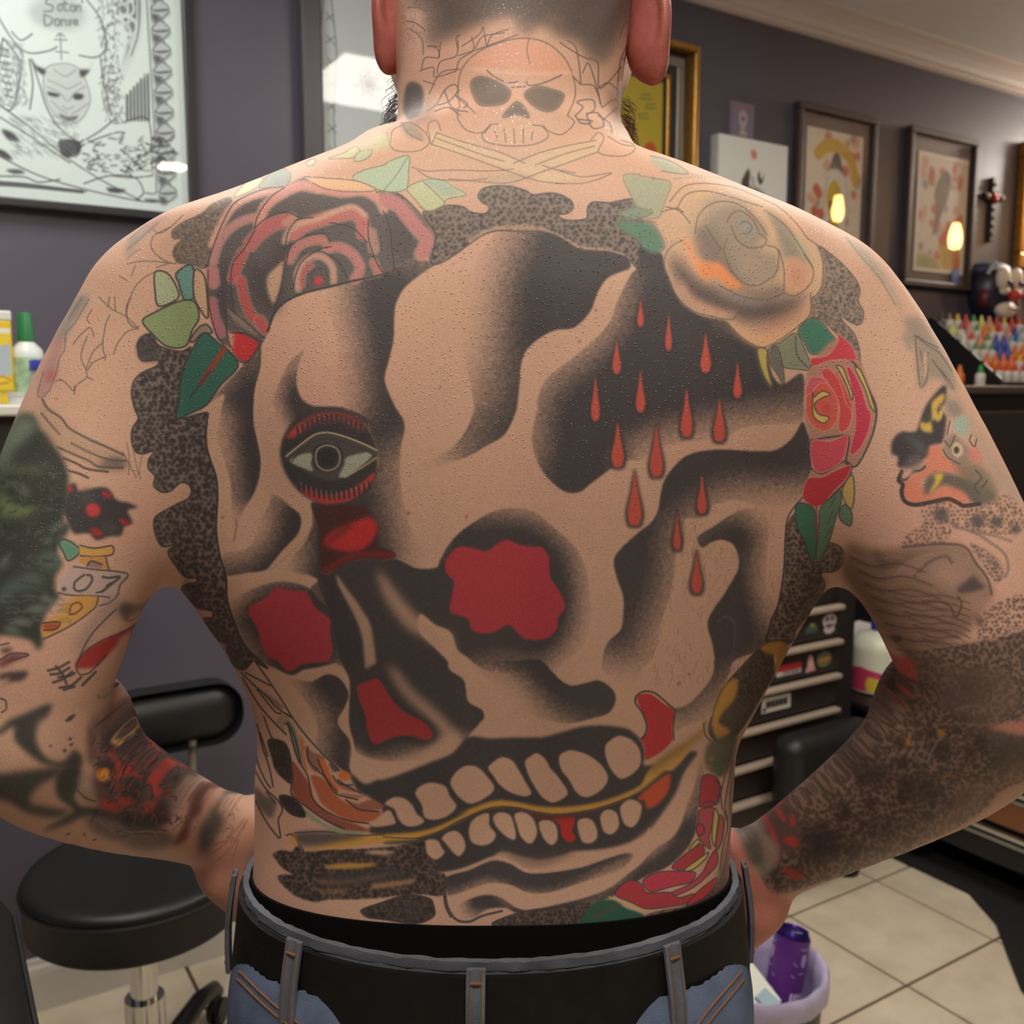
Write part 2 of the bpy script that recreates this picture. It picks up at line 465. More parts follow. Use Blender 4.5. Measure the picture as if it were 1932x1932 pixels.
    def line(s, t, w=2.0, col=(52, 46, 46), a=0.85, closed=False, soft=0.9, smooth=True):
        p = s.pts(t)
        if smooth: p = s.curve(p, closed, 8)
        elif closed: p = np.vstack([p, p[:1]])
        w = w * s.sc; R = w / 2 + 2 * soft
        b = s.box(p, R + 3)
        if b[2] <= b[0] or b[3] <= b[1]: return
        x0, y0, x1, y1 = b
        m = np.zeros((y1 - y0, x1 - x0), np.float32)
        d = np.linalg.norm(np.diff(p, axis=0), axis=1); L = np.concatenate([[0], np.cumsum(d)])
        k = max(2, int(L[-1] / max(0.6, w * 0.3)) + 1); u = np.linspace(0, L[-1], k)
        X = np.interp(u, L, p[:, 0]); Y = np.interp(u, L, p[:, 1]); r = int(R + 2)
        for x, y in zip(X, Y):
            i0 = int(x) - r; j0 = int(y) - r; i1 = i0 + 2 * r + 2; j1 = j0 + 2 * r + 2
            i0c, j0c, i1c, j1c = max(i0, x0), max(j0, y0), min(i1, x1), min(j1, y1)
            if i1c <= i0c or j1c <= j0c: continue
            dx = np.arange(i0c, i1c) + 0.5 - x; dy = np.arange(j0c, j1c) + 0.5 - y
            D = np.sqrt(dx[None, :] ** 2 + dy[:, None] ** 2)
            v = np.clip((w / 2 + soft / 2 - D) / soft, 0, 1)
            sl = m[j0c - y0:j1c - y0, i0c - x0:i1c - x0]; np.maximum(sl, v, out=sl)
        s.mix(b, m * a, col)
    def lines(s, ts, **k):
        for t in ts.split('|'):
            if t.strip(): s.line(t, **k)
    def spots(s, t, base, dot, sp, r, a_base=1.0, a_dot=0.9, jit=0.35, soft=1.2, edge=None, ew=2.0, stretch=1.0):
        """a shape filled with a field of hand-poked dots"""
        p = s.curve(s.pts(t), True)
        b = s.box(p, 6); x0, y0, x1, y1 = b
        if x1 <= x0 or y1 <= y0: return
        m = s.blur(s.raster(p, b), soft * s.sc)
        if base is not None: s.mix(b, m * a_base, base)
        sp *= s.sc; r *= s.sc
        D = np.zeros_like(m); R = int(r * 1.6 * stretch + 2)
        row = 0
        for yy in np.arange(y0, y1, sp * 0.87 * stretch):
            for xx in np.arange(x0 + (row % 2) * sp / 2, x1, sp):
                x = xx + s.rng.normal() * sp * jit * 0.5; y = yy + s.rng.normal() * sp * jit * 0.5; rr = r * (0.75 + 0.5 * s.rng.random())
                i0, j0, i1, j1 = max(int(x) - R, x0), max(int(y) - R, y0), min(int(x) + R, x1), min(int(y) + R, y1)
                if i1 <= i0 or j1 <= j0: continue
                dx = np.arange(i0, i1) + 0.5 - x; dy = (np.arange(j0, j1) + 0.5 - y) / stretch
                q = np.clip(rr - np.sqrt(dx[None, :] ** 2 + dy[:, None] ** 2) + 0.5, 0, 1)
                sl = D[j0 - y0:j1 - y0, i0 - x0:i1 - x0]; np.maximum(sl, q, out=sl)
            row += 1
        s.mix(b, s.blur(D, 0.6) * m * a_dot, dot)
        if edge is not None: s.line(p, w=ew, col=edge, closed=True, smooth=False)
    def image(s, name, alpha=None):
        h, w = s.h, s.w
        im = bpy.data.images.new(name, w, h, alpha=False)
        px = np.ones((h, w, 4), np.float32); px[..., :3] = s.img[::-1]
        im.pixels.foreach_set(px.ravel()); im.update()
        return im
# ------------------------------------------------------------------ the tattoos, traced shape by shape
SKIN = (204, 163, 140); INK = (66, 62, 65); INKL = (76, 71, 73); GREY = (120, 106, 98)
MARG = 150
tp = Painter(1932 + 2 * MARG, 1932 + 2 * MARG, SKIN, MARG, MARG)
q4 = 0.25; ka = 360 / 1932
tp.T.update(A=(240, 280, q4), B=(723, 280, q4), C=(1206, 280, q4), D=(240, 763, q4), E=(723, 763, q4), G=(1206, 763, q4), H=(400, 1246, q4), I=(723, 1246, q4), J=(1050, 1246, q4),
            K=(0, 560, ka), L=(0, 900, ka), M=(0, 1240, q4), U=(1572, 600, ka), V=(1572, 920, ka), N=(1449, 1200, q4), Q=(650, 0, 700 / 1932), S=(900, 1560, 600 / 1932), R=(400, 1560, 600 / 1932))
F, LN, SP = tp.fill, tp.line, tp.spots
RED = (176, 62, 72); REDD = (160, 56, 62); BLOOD = (196, 88, 76); GREEN = (64, 104, 86); TEAL = (70, 118, 102); GOLD = (206, 154, 76); ROSE = (192, 66, 82); YEL = (208, 178, 104); PALE = (168, 172, 142)
# skin mottling: the man's own colour, not light
for k in range(60):
    c = tp.rng.random(2) * [2200, 2200]; r = 60 + 90 * tp.rng.random(); an = np.linspace(0, 6.28, 12)[:-1]
    F(np.stack([c[0] + r * np.cos(an), c[1] + r * np.sin(an)], 1), [(203, 146, 130), (216, 172, 150), (200, 150, 136)][k % 3], a=0.22, soft=28)

# ---- dotted cloud bands round the skull
DARKG = (96, 86, 84)
SP('A 780,370 640,420 560,490 430,550 340,620 345,680 410,680 360,740 345,800 380,860 440,870 520,890 600,900 640,800 690,640 760,500', (140, 122, 112), (72, 66, 66), 6.2, 1.9, edge=(110, 96, 92), ew=1.6)
SP('A 70,1500 100,1430 180,1400 230,1480 330,1520 420,1530 480,1500 440,1600 400,1750 390,1932 D 370,110 600,60 600,130 595,280 620,400 670,550 680,700 670,950 700,1150 745,1300 750,1450 790,1600 880,1810 1000,1932 H 420,60 330,10 310,0 230,70 120,0 D 790,1932 750,1850 770,1810 690,1780 580,1620 640,1610 640,1560 530,1530 440,1440 420,1370 520,1340 520,1310 440,1300 370,1220 310,1110 380,1055 270,1070 220,1000 200,900 220,840 380,750 460,710 485,650 460,600 400,590 330,650 260,660 200,610 210,540 160,480 P 281,866 291,851 268,856 255,851 248,830 250,808 261,789 255,774 248,743 253,718 270,702 296,690 298,679 270,681 261,670 261,649 266,638', (128, 114, 108), (56, 50, 51), 9.2, 3.7, a_dot=0.9, edge=INK, ew=3)
F('A 70,1500 100,1430 180,1400 230,1500 240,1600 130,1610 80,1570', INKL, a=0.6, soft=3)
F('D 440,1300 520,1400 560,1550 440,1440', INKL, a=.5, soft=4); F('D 580,1640 700,1660 830,1800 900,1932 790,1932 690,1780', INKL, a=.55, soft=5)
SP('B 300,480 380,470 480,430 600,440 660,480 770,490 800,440 740,400 715,350 760,300 860,280 980,290 1080,320 1130,350 1250,335 1340,350 1420,400 1430,450 1390,490 1310,500 1380,540 1530,530 1540,450 1580,405 1700,410 1932,410 1932,900 1840,830 1700,780 1480,760 1380,700 1290,650 1180,625 1000,625 860,620 760,650 650,720 540,800 440,860 370,870 340,760 400,660 340,560', (136, 120, 112), (62, 56, 57), 9.4, 2.9, edge=(78, 70, 70), ew=2.4)
LN('B 950,420 1000,390 1070,410 1060,460 1000,480 960,540', 2, GREY); LN('B 1160,370 1200,350 1280,370', 2, GREY)
F('B 640,690 800,600 1000,575 1180,590 1310,640 1500,735 1700,755 1840,810 1700,778 1480,758 1380,698 1290,648 1180,622 1000,618 860,615 760,645 650,715', SKIN, a=.6, soft=1.5)
SP('C 1340,740 1450,800 1560,900 1640,1000 1665,1080 1650,1150 1690,1230 1680,1310 1640,1330 1560,1290 1510,1250 1540,1310 1620,1400 1660,1520 1660,1640 1600,1500 1480,1390 1370,1290 1290,1270 1300,1130 1370,1080 1390,950', (158, 138, 122), (76, 68, 66), 6.6, 2.1, edge=(96, 86, 82), ew=2)
SP('G 1110,930 1180,820 1230,900 1260,1050 1290,1180 1370,1180 1390,1100 1430,1040 1530,1090 1530,1200 1470,1260 1370,1270 1400,1360 1370,1440 1300,1560 1180,1700 1150,1790 960,1800 1000,1640 1050,1500 1090,1250', (140, 118, 104), (58, 50, 48), 8.6, 3.1, edge=(74, 62, 60), ew=2)
F('G 1240,1300 1370,1270 1400,1360 1300,1560 1180,1700 1250,1500', INKL, a=.35, soft=6)

# ---- skull shading: black that fades into bare skin
def ink(t, core, sig=14, a=0.95, soft=1.4, grain=0.5, col=INK): F(t, col, a=a, soft=soft, core=core, sig=sig * 1.7, grain=grain)
# left forehead panel, running down past the eye to the nose
ink('A 1530,1050 1750,1000 1932,960 B 0,930 90,900 220,830 380,870 280,950 160,1050 95,1170 80,1300 75,1450 40,1600 10,1750 E 80,0 160,150 130,330 130,600 180,850 250,1030 330,1150 330,1240 250,1230 100,1160 0,1180 D 1750,1170 1500,1270 1440,1200 1430,900 1390,740 1550,760 1750,680 1880,500 1890,340 1800,150 1700,80 1500,20 A 1620,1932 1560,1750 1590,1600 1560,1350 1490,1150',
    'A 1750,1010 1932,960 B 90,900 380,870 280,950 95,1170 75,1450 10,1750 E 80,0 150,150 40,400 20,700 60,950 130,1130 100,1160 0,1180 D 1750,1170 1450,1270 1390,740 1550,760 1750,680 1880,500 1890,340 1800,150 A 1800,1932 1760,1700 1750,1400 1680,1150', 15)
# forehead panel right of centre
ink('B 860,620 1000,625 1180,625 1290,650 1380,700 1480,760 1700,780 1840,830 1860,900 1700,970 1620,1080 1560,1230 1440,1350 1300,1370 1180,1430 1080,1520 1040,1620 1030,1740 1010,1932 E 1000,50 960,150 900,240 780,310 640,390 480,440 360,490 250,470 500,340 620,200 680,50 B 680,1900 620,1600 580,1350 600,1100 700,850 800,700',
    'B 1130,640 1290,650 1480,760 1840,830 1860,900 1700,970 1560,1230 1440,1350 1300,1370 1080,1520 1040,1620 1010,1932 E 960,150 900,240 780,310 650,380 560,390 640,280 780,60 B 830,1800 840,1550 900,1300 900,1050 980,800', 20)
# the big right eye socket
SOCK = 'B 1932,880 C 0,740 160,790 190,880 230,980 280,1100 350,1190 480,1260 640,1290 700,1350 800,1440 900,1500 960,1500 1000,1700 1080,1780 1230,1700 1240,1932 G 1240,0 1220,130 1000,150 800,170 640,250 300,290 100,350 0,420 E 1850,420 1740,470 1680,510 1560,600 1480,660 1380,660 1300,610 1220,530 1150,400 1120,230 1170,0 B 1150,1932 1230,1740 1450,1560 1680,1350 1780,1120 1870,950'
ink(SOCK, 'B 1932,900 C 0,740 160,790 280,1100 480,1260 900,1500 1080,1780 1240,1720 G 1240,0 1000,20 700,70 400,130 100,200 E 1850,300 1740,440 1560,600 1380,660 1250,550 1220,400 1240,0 B 1300,1800 1560,1600 1760,1400 1860,1150', 15)
# brow comma
ink('A 1330,1520 1290,1640 1275,1760 1310,1880 1400,1940 D 1600,20 1750,70 1850,150 1500,90 1250,150 1150,260 1120,120 1110,30 A 1080,1930 1140,1780 1220,1620', 'A 1330,1520 1280,1640 1265,1760 1310,1890 1400,1950 D 1600,20 1850,150 1500,110 1250,150 1200,60 A 1170,1900 1210,1720', 7)
# cheek bone strips at the left
ink('A 860,1650 1000,1480 1000,1640 960,1800 950,1932 D 950,150 1000,400 990,560 950,680 880,790 850,870 820,960 790,850 780,600 720,400 680,250 700,80 730,-80 A 600,1932', 'A 900,1640 1000,1500 950,1932 D 950,150 1000,400 990,560 950,680 870,800 840,700 830,450 790,250 800,50 A 700,1920', 10)
ink('D 1090,680 1160,710 1230,770 1300,830 1310,900 1290,970 1250,1020 1180,1090 1090,1200 1040,1250 900,1270 760,1290 730,1240 715,1180 740,1120 900,1090 960,1000 1010,860 1070,760', 'D 1130,720 1230,770 1300,830 1310,900 1250,1020 1090,1200 1040,1250 760,1290 720,1220 900,1180 1050,1060 1130,900', 10)
LN('D 820,870 825,920 815,960 812,1000 800,1030', 3, INKL, a=.45, soft=2)
LN('D 600,130 590,280 620,400 670,550 680,700 670,950 700,1150 745,1300 750,1450 790,1600 880,1810 1000,1932', 3.5, INK)
LN('A 1060,1380 1000,1500 1000,1640 960,1800 945,1932 D 950,150 1000,400 990,560', 2.6, INK, a=.7)
LN('D 1390,740 1395,900 1350,1000 1250,1100 1080,1250', 1.2, GREY, a=.5)
# black between cheek and nose, round the left hole, down the column
ink('D 1390,740 1430,800 1440,1000 1460,1260 1530,1290 1600,1270 1640,1450 1720,1600 1770,1750 1775,1932 H 1250,0 1330,100 1060,100 1000,60 900,0 D 1560,1932 1580,1700 1560,1560 1450,1470 1380,1390 1440,1330 1380,1290 1220,1250 1250,1150 1340,1040 1400,900', 'D 1400,780 1440,1000 1460,1260 1600,1290 1700,1600 1760,1800 1750,1932 1590,1932 1600,1650 1480,1470 1420,1350 1330,1230 1370,1080', 9)
ink('D 790,1600 770,1500 840,1450 950,1390 1100,1340 1250,1345 1380,1390 1450,1470 1560,1560 1590,1700 1570,1932 H 920,20 800,50 690,70 600,110 480,60 D 1000,1932 880,1810', 'D 830,1600 930,1460 1100,1370 1250,1370 1380,1410 1560,1560 1580,1700 1560,1932 H 900,10 600,100 D 1050,1932 940,1800', 8)
F('D 930,1520 1040,1460 1120,1385 1220,1400 1350,1420 1420,1530 1530,1620 1530,1720 1550,1850 1520,1932 H 880,5 740,20 680,30 590,80 540,60 490,0 D 1050,1900 1000,1780 980,1680 920,1590', RED)
# left column right part, under the nose star, round the red nose, down to the triangular hole
ink('D 1440,1200 1500,1275 1600,1220 1750,1170 1932,1175 E 0,1180 100,1165 250,1235 400,1230 430,1170 480,1080 560,980 680,890 820,810 960,780 1120,800 1300,940 1440,1070 1530,1240 1560,1450 1570,1620 1530,1780 1450,1880 1380,1932 I 1280,80 1200,60 1000,90 800,80 700,30 E 640,1910 560,1850 510,1720 390,1660 280,1580 260,1700 400,1850 480,1932 I 500,70 600,140 620,200 640,310 740,370 760,430 720,480 650,560 600,640 540,700 300,760 H 1500,760 1300,760 1100,700 1065,600 1035,480 1035,330 1040,160 1000,60 P 640,1240 D 1560,1700 1500,1500 1440,1330', 'D 1440,1200 1500,1275 1750,1170 E 100,1165 250,1235 420,1200 560,980 700,900 860,850 1100,870 1280,1000 1410,1150 1460,1400 1450,1600 1390,1780 1280,1880 I 1150,20 900,10 E 640,1910 560,1850 510,1720 390,1660 250,1620 300,1750 480,1932 I 500,70 600,140 620,200 640,310 740,370 760,430 720,480 650,560 500,560 350,640 H 1300,720 1100,690 1065,600 1035,480 1035,330 1040,160 P 640,1240 D 1560,1700 1480,1400', 10)
F('D 1580,1280 1640,1370 1740,1500 1830,1650 1860,1800 1875,1950 H 1200,40 1160,60 D 1790,1940 1770,1750 1715,1600 1620,1420 1585,1340', SKIN, soft=2.5, a=.85)
F('D 1880,1250 E 20,1310 130,1450 260,1590 380,1680 500,1730 530,1800 540,1900 440,1840 320,1770 180,1690 80,1570 0,1440', SKIN, soft=7, a=.85)
F('I 40,30 120,90 230,230 350,330 470,440 560,560 600,620 540,640 440,560 330,440 200,310 90,170', SKIN, soft=7, a=.85)
F('E 560,1080 470,1180 480,1280 530,1330 520,1430 500,1560 560,1590 640,1620 660,1690 720,1725 830,1720 920,1670 960,1665 1010,1720 1080,1770 1230,1765 1310,1690 1320,1610 1370,1530 1340,1430 1260,1300 1250,1160 1200,1080 1130,1070 1040,1060 930,1020 860,1050 780,1105 660,1080', (180, 62, 74))
F('E 780,1860 900,1840 1100,1880 1280,1910 1200,1932 900,1900', GREY, a=.5, soft=5)
# nose star
F('D 1440,770 1780,760 1830,840 1890,930 1890,1060 1932,1085 E 60,1100 95,1150 D 1932,1165 1700,1170 1600,1220 1500,1275 1460,1230 1450,1000', (84, 46, 46), soft=2, a=.9)
F('D 1480,1040 1540,960 1700,890 1830,850 1890,930 1820,1060 1700,1110 1560,1090', (196, 56, 58), soft=3.5); F('D 1480,1080 1560,960 1700,890 1690,930 1600,1000', (110, 48, 48), soft=4, a=.7)
F('D 1470,1245 1530,1210 1700,1115 1932,1110 E 60,1110 80,1150 D 1932,1155 1700,1165 1500,1272', (128, 48, 50), soft=2, a=.9)
# eye
F('D 1155,400 1165,280 1230,150 1330,80 1450,45 1560,40 1690,75 1800,160 1870,280 1890,400 1870,550 1790,660 1680,730 1540,755 1410,730 1290,650 1200,530', INK, soft=2)
F('D 1205,240 1290,150 1400,75 1550,50 1700,85 1800,185 1760,200 1600,130 1450,140 1330,195 1240,250', (138, 72, 68), soft=3); F('D 1205,240 1290,150 1330,140 1330,195 1240,250', (184, 74, 72), soft=2)
F('D 1300,640 1400,720 1520,748 1680,722 1790,650 1870,540 1855,515 1750,600 1600,670 1480,675 1380,640', (182, 68, 68), soft=1.5)
for k in range(15):
    x = 1290 + k * 36; LN(f'D {x},{225 - 100 * math.sin(k / 14 * 3.14):.0f} {x - 8 + k},{175 - 95 * math.sin(k / 14 * 3.14):.0f}', 4.6, INK, a=.9)
for k in range(15):
    x = 1290 + k * 38; y = 570 + 90 * math.sin((k + 1) / 16 * 3.14); LN(f'D {x},{y:.0f} {x + 6},{y + 55:.0f}', 4.4, INK, a=.9)
for k in range(14):
    x = 1310 + k * 38; y = 560 + 90 * math.sin((k + 1) / 15 * 3.14); LN(f'D {x},{y + 8:.0f} {x + 3},{y + 32:.0f}', 2.2, (160, 142, 132), a=.65)
F('D 1180,380 1300,300 1420,225 1520,215 1650,245 1800,305 1885,345 1875,410 1780,470 1640,550 1500,570 1330,500 1220,430', (84, 78, 76), soft=1.5)
F('D 1225,425 1330,370 1410,375 1385,440 1400,500 1330,480', (166, 168, 150), soft=1.4); F('D 1595,545 1640,450 1650,400 1800,360 1845,385 1770,460 1650,545', (166, 168, 150), soft=1.4)
LN('D 1200,390 1310,300 1420,225 1520,212 1650,245 1800,305 1880,345', 3.2, (206, 186, 150), a=.85); LN('D 1240,430 1310,350 1430,270 1520,255 1650,290 1800,345 1840,370', 2.2, INK); LN('D 1880,400 1780,470 1640,550', 3, (196, 168, 118), a=.8)
F('D 1395,400 1410,320 1510,290 1610,330 1625,410 1590,480 1510,510 1420,480', INK, soft=1); LN('D 1420,400 1440,335 1510,308 1580,335 1605,400 1580,470 1510,498 1445,470', 3, (186, 166, 150), a=.85, closed=True)
F('D 1450,400 1465,355 1510,335 1560,355 1575,400 1555,445 1510,465 1465,445', (58, 54, 54), soft=1)
# left lower cheek
ink('H 560,130 740,160 860,105 950,125 1010,200 1030,260 1000,350 950,440 960,500 1030,590 1050,680 1035,800 1045,860 950,800 860,720 780,630 800,540 780,430 720,320 640,220', 'H 700,180 860,110 950,130 1030,250 950,430 960,500 1040,620 1040,850 900,740 870,600 880,450 830,320', 10)
F('H 1075,185 1130,140 1270,110 1330,190 1400,290 1470,365 1620,445 1690,520 1690,600 1600,640 1420,610 1300,650 1200,650 1150,560 1120,400',INK, soft=5, a=.9)
F('H 1090,200 1130,170 1200,145 1260,140 1300,200 1370,310 1450,385 1600,465 1655,530 1660,580 1620,602 1500,572 1400,572 1300,605 1240,632 1195,600 1170,520 1150,400 1110,300', (166, 58, 62))
F('H 1060,640 1160,720 1320,760 1500,720 1650,650 1760,560 1850,560 1840,660 1700,760 1450,840 1250,900 1120,880 1060,800', SKIN, soft=6, a=.9)
# long shadow under the red nose
ink('E 560,1860 640,1905 800,1932 I 700,0 1000,0 1180,-5 1270,80 1340,150 1420,190 1530,170 1620,150 1700,190 1750,260 1740,340 1690,400 1600,430 1400,475 1250,450 1100,400 950,330 850,200 700,60', 'E 600,1880 900,1900 I 900,0 1180,-5 1270,80 1340,150 1420,190 1620,150 1700,190 1750,260 1740,340 1690,390 1500,430 1350,400 1200,300 1100,180 950,70', 11)
# right temple arch, its left lobe and the hook
ink('E 1932,960 G 90,890 140,800 160,680 190,570 260,470 350,390 480,350 650,340 820,350 1000,350 1090,310 1170,230 1230,130 1270,220 1300,300 1300,480 1270,560 1220,690 1100,770 900,760 720,720 560,760 520,830 430,860 340,870 340,1010 280,1120 260,1300 220,1480 160,1650 140,1800 80,1932 J 650,60 600,170 500,170 350,80 340,0 E 1650,1932 1690,1800 1790,1700 1810,1600 1810,1450 1760,1300 1740,1170 1800,1080',
    'E 1932,960 G 90,890 160,680 190,570 260,470 350,390 650,345 1000,355 1170,230 1250,140 1300,480 1220,580 900,600 650,600 480,700 350,780 240,900 180,1100 150,1350 80,1550 0,1750 E 1932,1880 1700,1900 1690,1800 1810,1600 1810,1450 1740,1170', 14)
ink('G 440,1000 560,920 680,840 800,790 920,810 980,900 970,1050 960,1200 960,1400 1020,1480 1000,1640 960,1800 920,1850 J 1340,0 1300,100 1220,260 1180,380 1100,450 960,500 890,540 895,370 950,350 1020,310 1120,200 1180,100 1190,0 G 570,1932 550,1800 520,1700 520,1620 570,1530 640,1430 700,1330 745,1240 745,1130 700,1050 620,1020 540,1040 470,1080',
    'G 450,1020 570,930 700,870 800,860 880,920 890,1050 860,1200 860,1400 900,1550 930,1800 J 1320,0 1200,200 1050,370 900,430 895,370 1020,310 1120,200 1190,0 G 560,1932 520,1650 640,1430 745,1240 745,1130 620,1020 470,1080', 10)
LN('G 590,1640 650,1600 710,1640 720,1750 700,1932', 4, (104, 92, 92), a=.7, soft=3)
# drips
for x, y0, y1, r in ((1208, 563, 616, 7), (1261, 590, 661, 7), (1331, 628, 703, 10.5), (1163, 638, 705, 9), (1391, 683, 751, 8.5), (1123, 710, 794, 9), (1208, 698, 778, 9.5), (1295, 733, 824, 12), (1357, 752, 833, 12), (1165, 796, 881, 12.5), (1238, 804, 899, 13), (1197, 890, 991, 14), (1324, 895, 969, 10), (1277, 966, 1037, 8), (1314, 1040, 1119, 11)):
    def drop(g, top):
        h = y1 - y0
        return f'P {x},{y0 - top} {x + r * .45 + g * .7},{y0 + h * .36} {x + r + g},{y0 + h * .78} {x + r * .6 + g},{y1 + g * .7 - 1} {x},{y1 + g} {x - r * .6 - g},{y1 + g * .7 - 1} {x - r - g},{y0 + h * .78} {x - r * .45 - g * .7},{y0 + h * .36}'
    F(drop(4.5, 6), INK, soft=2.0, a=.9); F(drop(-.5, 0), BLOOD, soft=1.3)

# ---- mouth
F('H 1040,850 1150,930 1250,900 I 0,900 150,850 350,770 520,700 640,580 800,588 1000,580 1200,578 1350,540 1500,500 1650,490 1800,505 J 560,530 640,610 665,720 655,790 740,790 870,830 1000,690 1060,700 960,850 900,1000 800,1150 700,1280 550,1370 350,1420 100,1440 I 1400,1450 1200,1500 1050,1480 900,1440 820,1480 700,1530 560,1580 440,1600 350,1570 280,1450 240,1390 0,1380 H 1300,1330 1190,1300 1190,1260 1290,1150 1200,1040 1100,980', INK, soft=2.2)
F('I 850,1420 1100,1450 1300,1420 1450,1440 1300,1520 1150,1560 1000,1520', (92, 74, 68), soft=6, a=.5)
for t in ('H 1200,1240 1290,1150 1340,1130 1380,1200 1380,1232 1250,1255', 'I 10,1080 80,1030 160,1040 220,1090 250,1150 310,1210 250,1247 170,1247 110,1190 80,1120', 'I 240,1000 290,940 370,920 470,950 500,1020 552,1100 490,1170 390,1202 310,1180 290,1090',
          'I 505,910 570,820 650,790 720,810 780,870 838,960 780,1030 660,1082 580,1040 530,980', 'I 790,810 850,750 900,728 970,750 1020,820 1070,910 1118,1000 1060,1024 950,990 870,930 830,870', 'I 1068,760 1110,720 1160,698 1220,740 1260,810 1330,890 1392,990 1370,1032 1280,1072 1200,1032 1140,950 1090,850',
          'I 1328,720 1400,678 1490,690 1590,740 1670,820 1695,900 1640,980 1540,1032 1460,1000 1400,900 1340,820', 'J 365,650 420,590 480,568 570,600 628,680 632,780 580,850 490,892 430,850 380,760',
          'I 293,1390 340,1350 410,1358 440,1410 462,1450 400,1502 340,1470', 'I 440,1340 490,1293 560,1290 610,1350 617,1420 570,1476 510,1430 470,1380', 'I 648,1250 700,1180 795,1153 800,1240 848,1310 820,1370 740,1396 660,1362', 'I 828,1180 880,1143 960,1170 1000,1300 990,1352 930,1330 850,1250', 'I 990,1160 1060,1143 1130,1190 1160,1300 1110,1382 1040,1332 1010,1250',
          'I 1172,1225 1240,1200 1300,1240 1316,1340 1270,1392 1210,1342', 'I 1463,1220 1530,1188 1590,1222 1617,1320 1570,1377 1498,1362', 'I 1638,1170 1690,1123 1760,1150 1777,1250 1720,1312 1658,1282', 'J 478,1110 540,1050 600,1056 642,1100 622,1200 570,1258 508,1230'):
    F(t, SKIN, soft=1.3)
F('I 1290,1190 1440,1180 1425,1290 1452,1340 1410,1372 1350,1332 1330,1240', (186, 54, 50), soft=1.3); F('I 1120,1150 1300,1170 1600,1150 1500,1175 1300,1200 1150,1190', (110, 54, 46), soft=2, a=.8)
F('J 610,1040 740,920 852,850 850,960 790,1060 690,1120 660,1060', (196, 84, 56), soft=1.6)
F('H 690,1430 860,1380 1000,1330 1300,1310 1550,1290 1700,1250 1932,1140 I 560,1160 700,1100 850,1055 1000,1065 1150,1095 1300,1105 1500,1090 1700,1045 1932,945 J 680,850 760,760 900,660 1060,560 1120,500 1100,560 1020,630 950,740 800,845 620,990 450,1070 250,1130 0,1150 I 1500,1140 1300,1160 1150,1140 1000,1108 850,1108 720,1140 560,1220 420,1290 250,1345 H 1550,1350 1300,1370 1000,1410', GOLD, soft=1.6)
F('J 680,850 760,760 900,660 1060,560 1120,500 1100,560 1020,620 860,740 740,830', (110, 88, 62), soft=6, a=.75)
LN('H 620,1300 850,1290 1100,1320 1300,1310', 2.5, INK, a=.8); LN('I 0,1330 250,1340 420,1290 560,1215 720,1145 850,1105 1000,1108 1150,1142 1300,1162 1500,1142 1700,1090 1932,1000', 2, INK, a=.8)
F('J 605,280 650,250 720,258 800,320 880,370 892,420 872,500 872,600 800,680 720,730 672,745 660,640 640,590 682,540 680,470 640,380', (188, 54, 60)); LN('J 640,590 665,560 680,500 650,400 595,320 600,270 660,232 740,245 820,310 890,370', 3.4, INK); LN('J 895,370 880,500 885,600', 2.6, INK)
F('H 620,1310 760,1290 1000,1300 1150,1320 950,1370 760,1400 660,1390', INK, a=.75, soft=4)

# ---- chin
ink('I 470,1640 650,1580 820,1510 950,1530 1080,1600 1300,1590 1500,1560 1700,1490 1850,1450 1885,1480 1790,1580 1600,1640 1450,1690 1250,1750 1100,1750 950,1690 800,1680 640,1730 490,1770', 'I 470,1640 650,1580 820,1510 950,1530 1080,1600 1300,1590 1700,1490 1850,1450 1860,1490 1560,1620 1300,1720 1100,1730 930,1670 780,1650 640,1700 490,1750', 5)
ink('P 863,1708 893,1693 923,1688 948,1695 973,1712 998,1717 1048,1707 1098,1695 1148,1676 1185,1648 1210,1629 1235,1601 1270,1578 1288,1545 1300,1500 1312,1480 1318,1510 1315,1545 1307,1580 1290,1608 1257,1636 1220,1652 1185,1672 1160,1688 1147,1694 1117,1706 1074,1713 1024,1717 975,1722 953,1712 919,1715 896,1730 876,1735 866,1724', 'P 880,1702 923,1688 973,1712 1048,1707 1148,1680 1210,1632 1270,1582 1300,1530 1307,1580 1257,1636 1160,1688 1074,1713 975,1722 919,1713 890,1722', 5)
LN('I 470,1640 460,1750 470,1850 510,1932', 4.5, INK); LN('R 1415,400 1430,480 1480,560 1560,575 1640,540 1760,510', 4.5, INK); F('R 1440,440 1500,420 1540,450 1480,470 1470,530 1450,500', SKIN, soft=3, a=.8)
F('S 0,580 60,545 150,530 210,545 190,575 100,570 60,610 0,625', SKIN, soft=2)
LN('I 330,1590 440,1605 620,1570 820,1490 950,1510 1100,1590 1300,1585 1500,1530 1700,1470 1932,1400 J 700,1270', 5, SKIN, a=.75, soft=4)
F('J 1060,740 1010,800 960,900 900,1030 780,1200 600,1360 560,1440 600,1480 760,1380 900,1260 960,1140 1020,1000 1060,880 1090,760', SKIN, a=.8, soft=6)
ink('J 1080,760 1110,850 1075,1000 1060,1200 1030,1340 960,1250 980,1100 1040,950', 'J 1090,800 1080,1000 1060,1200 1030,1320 1010,1200 1060,960', 6)
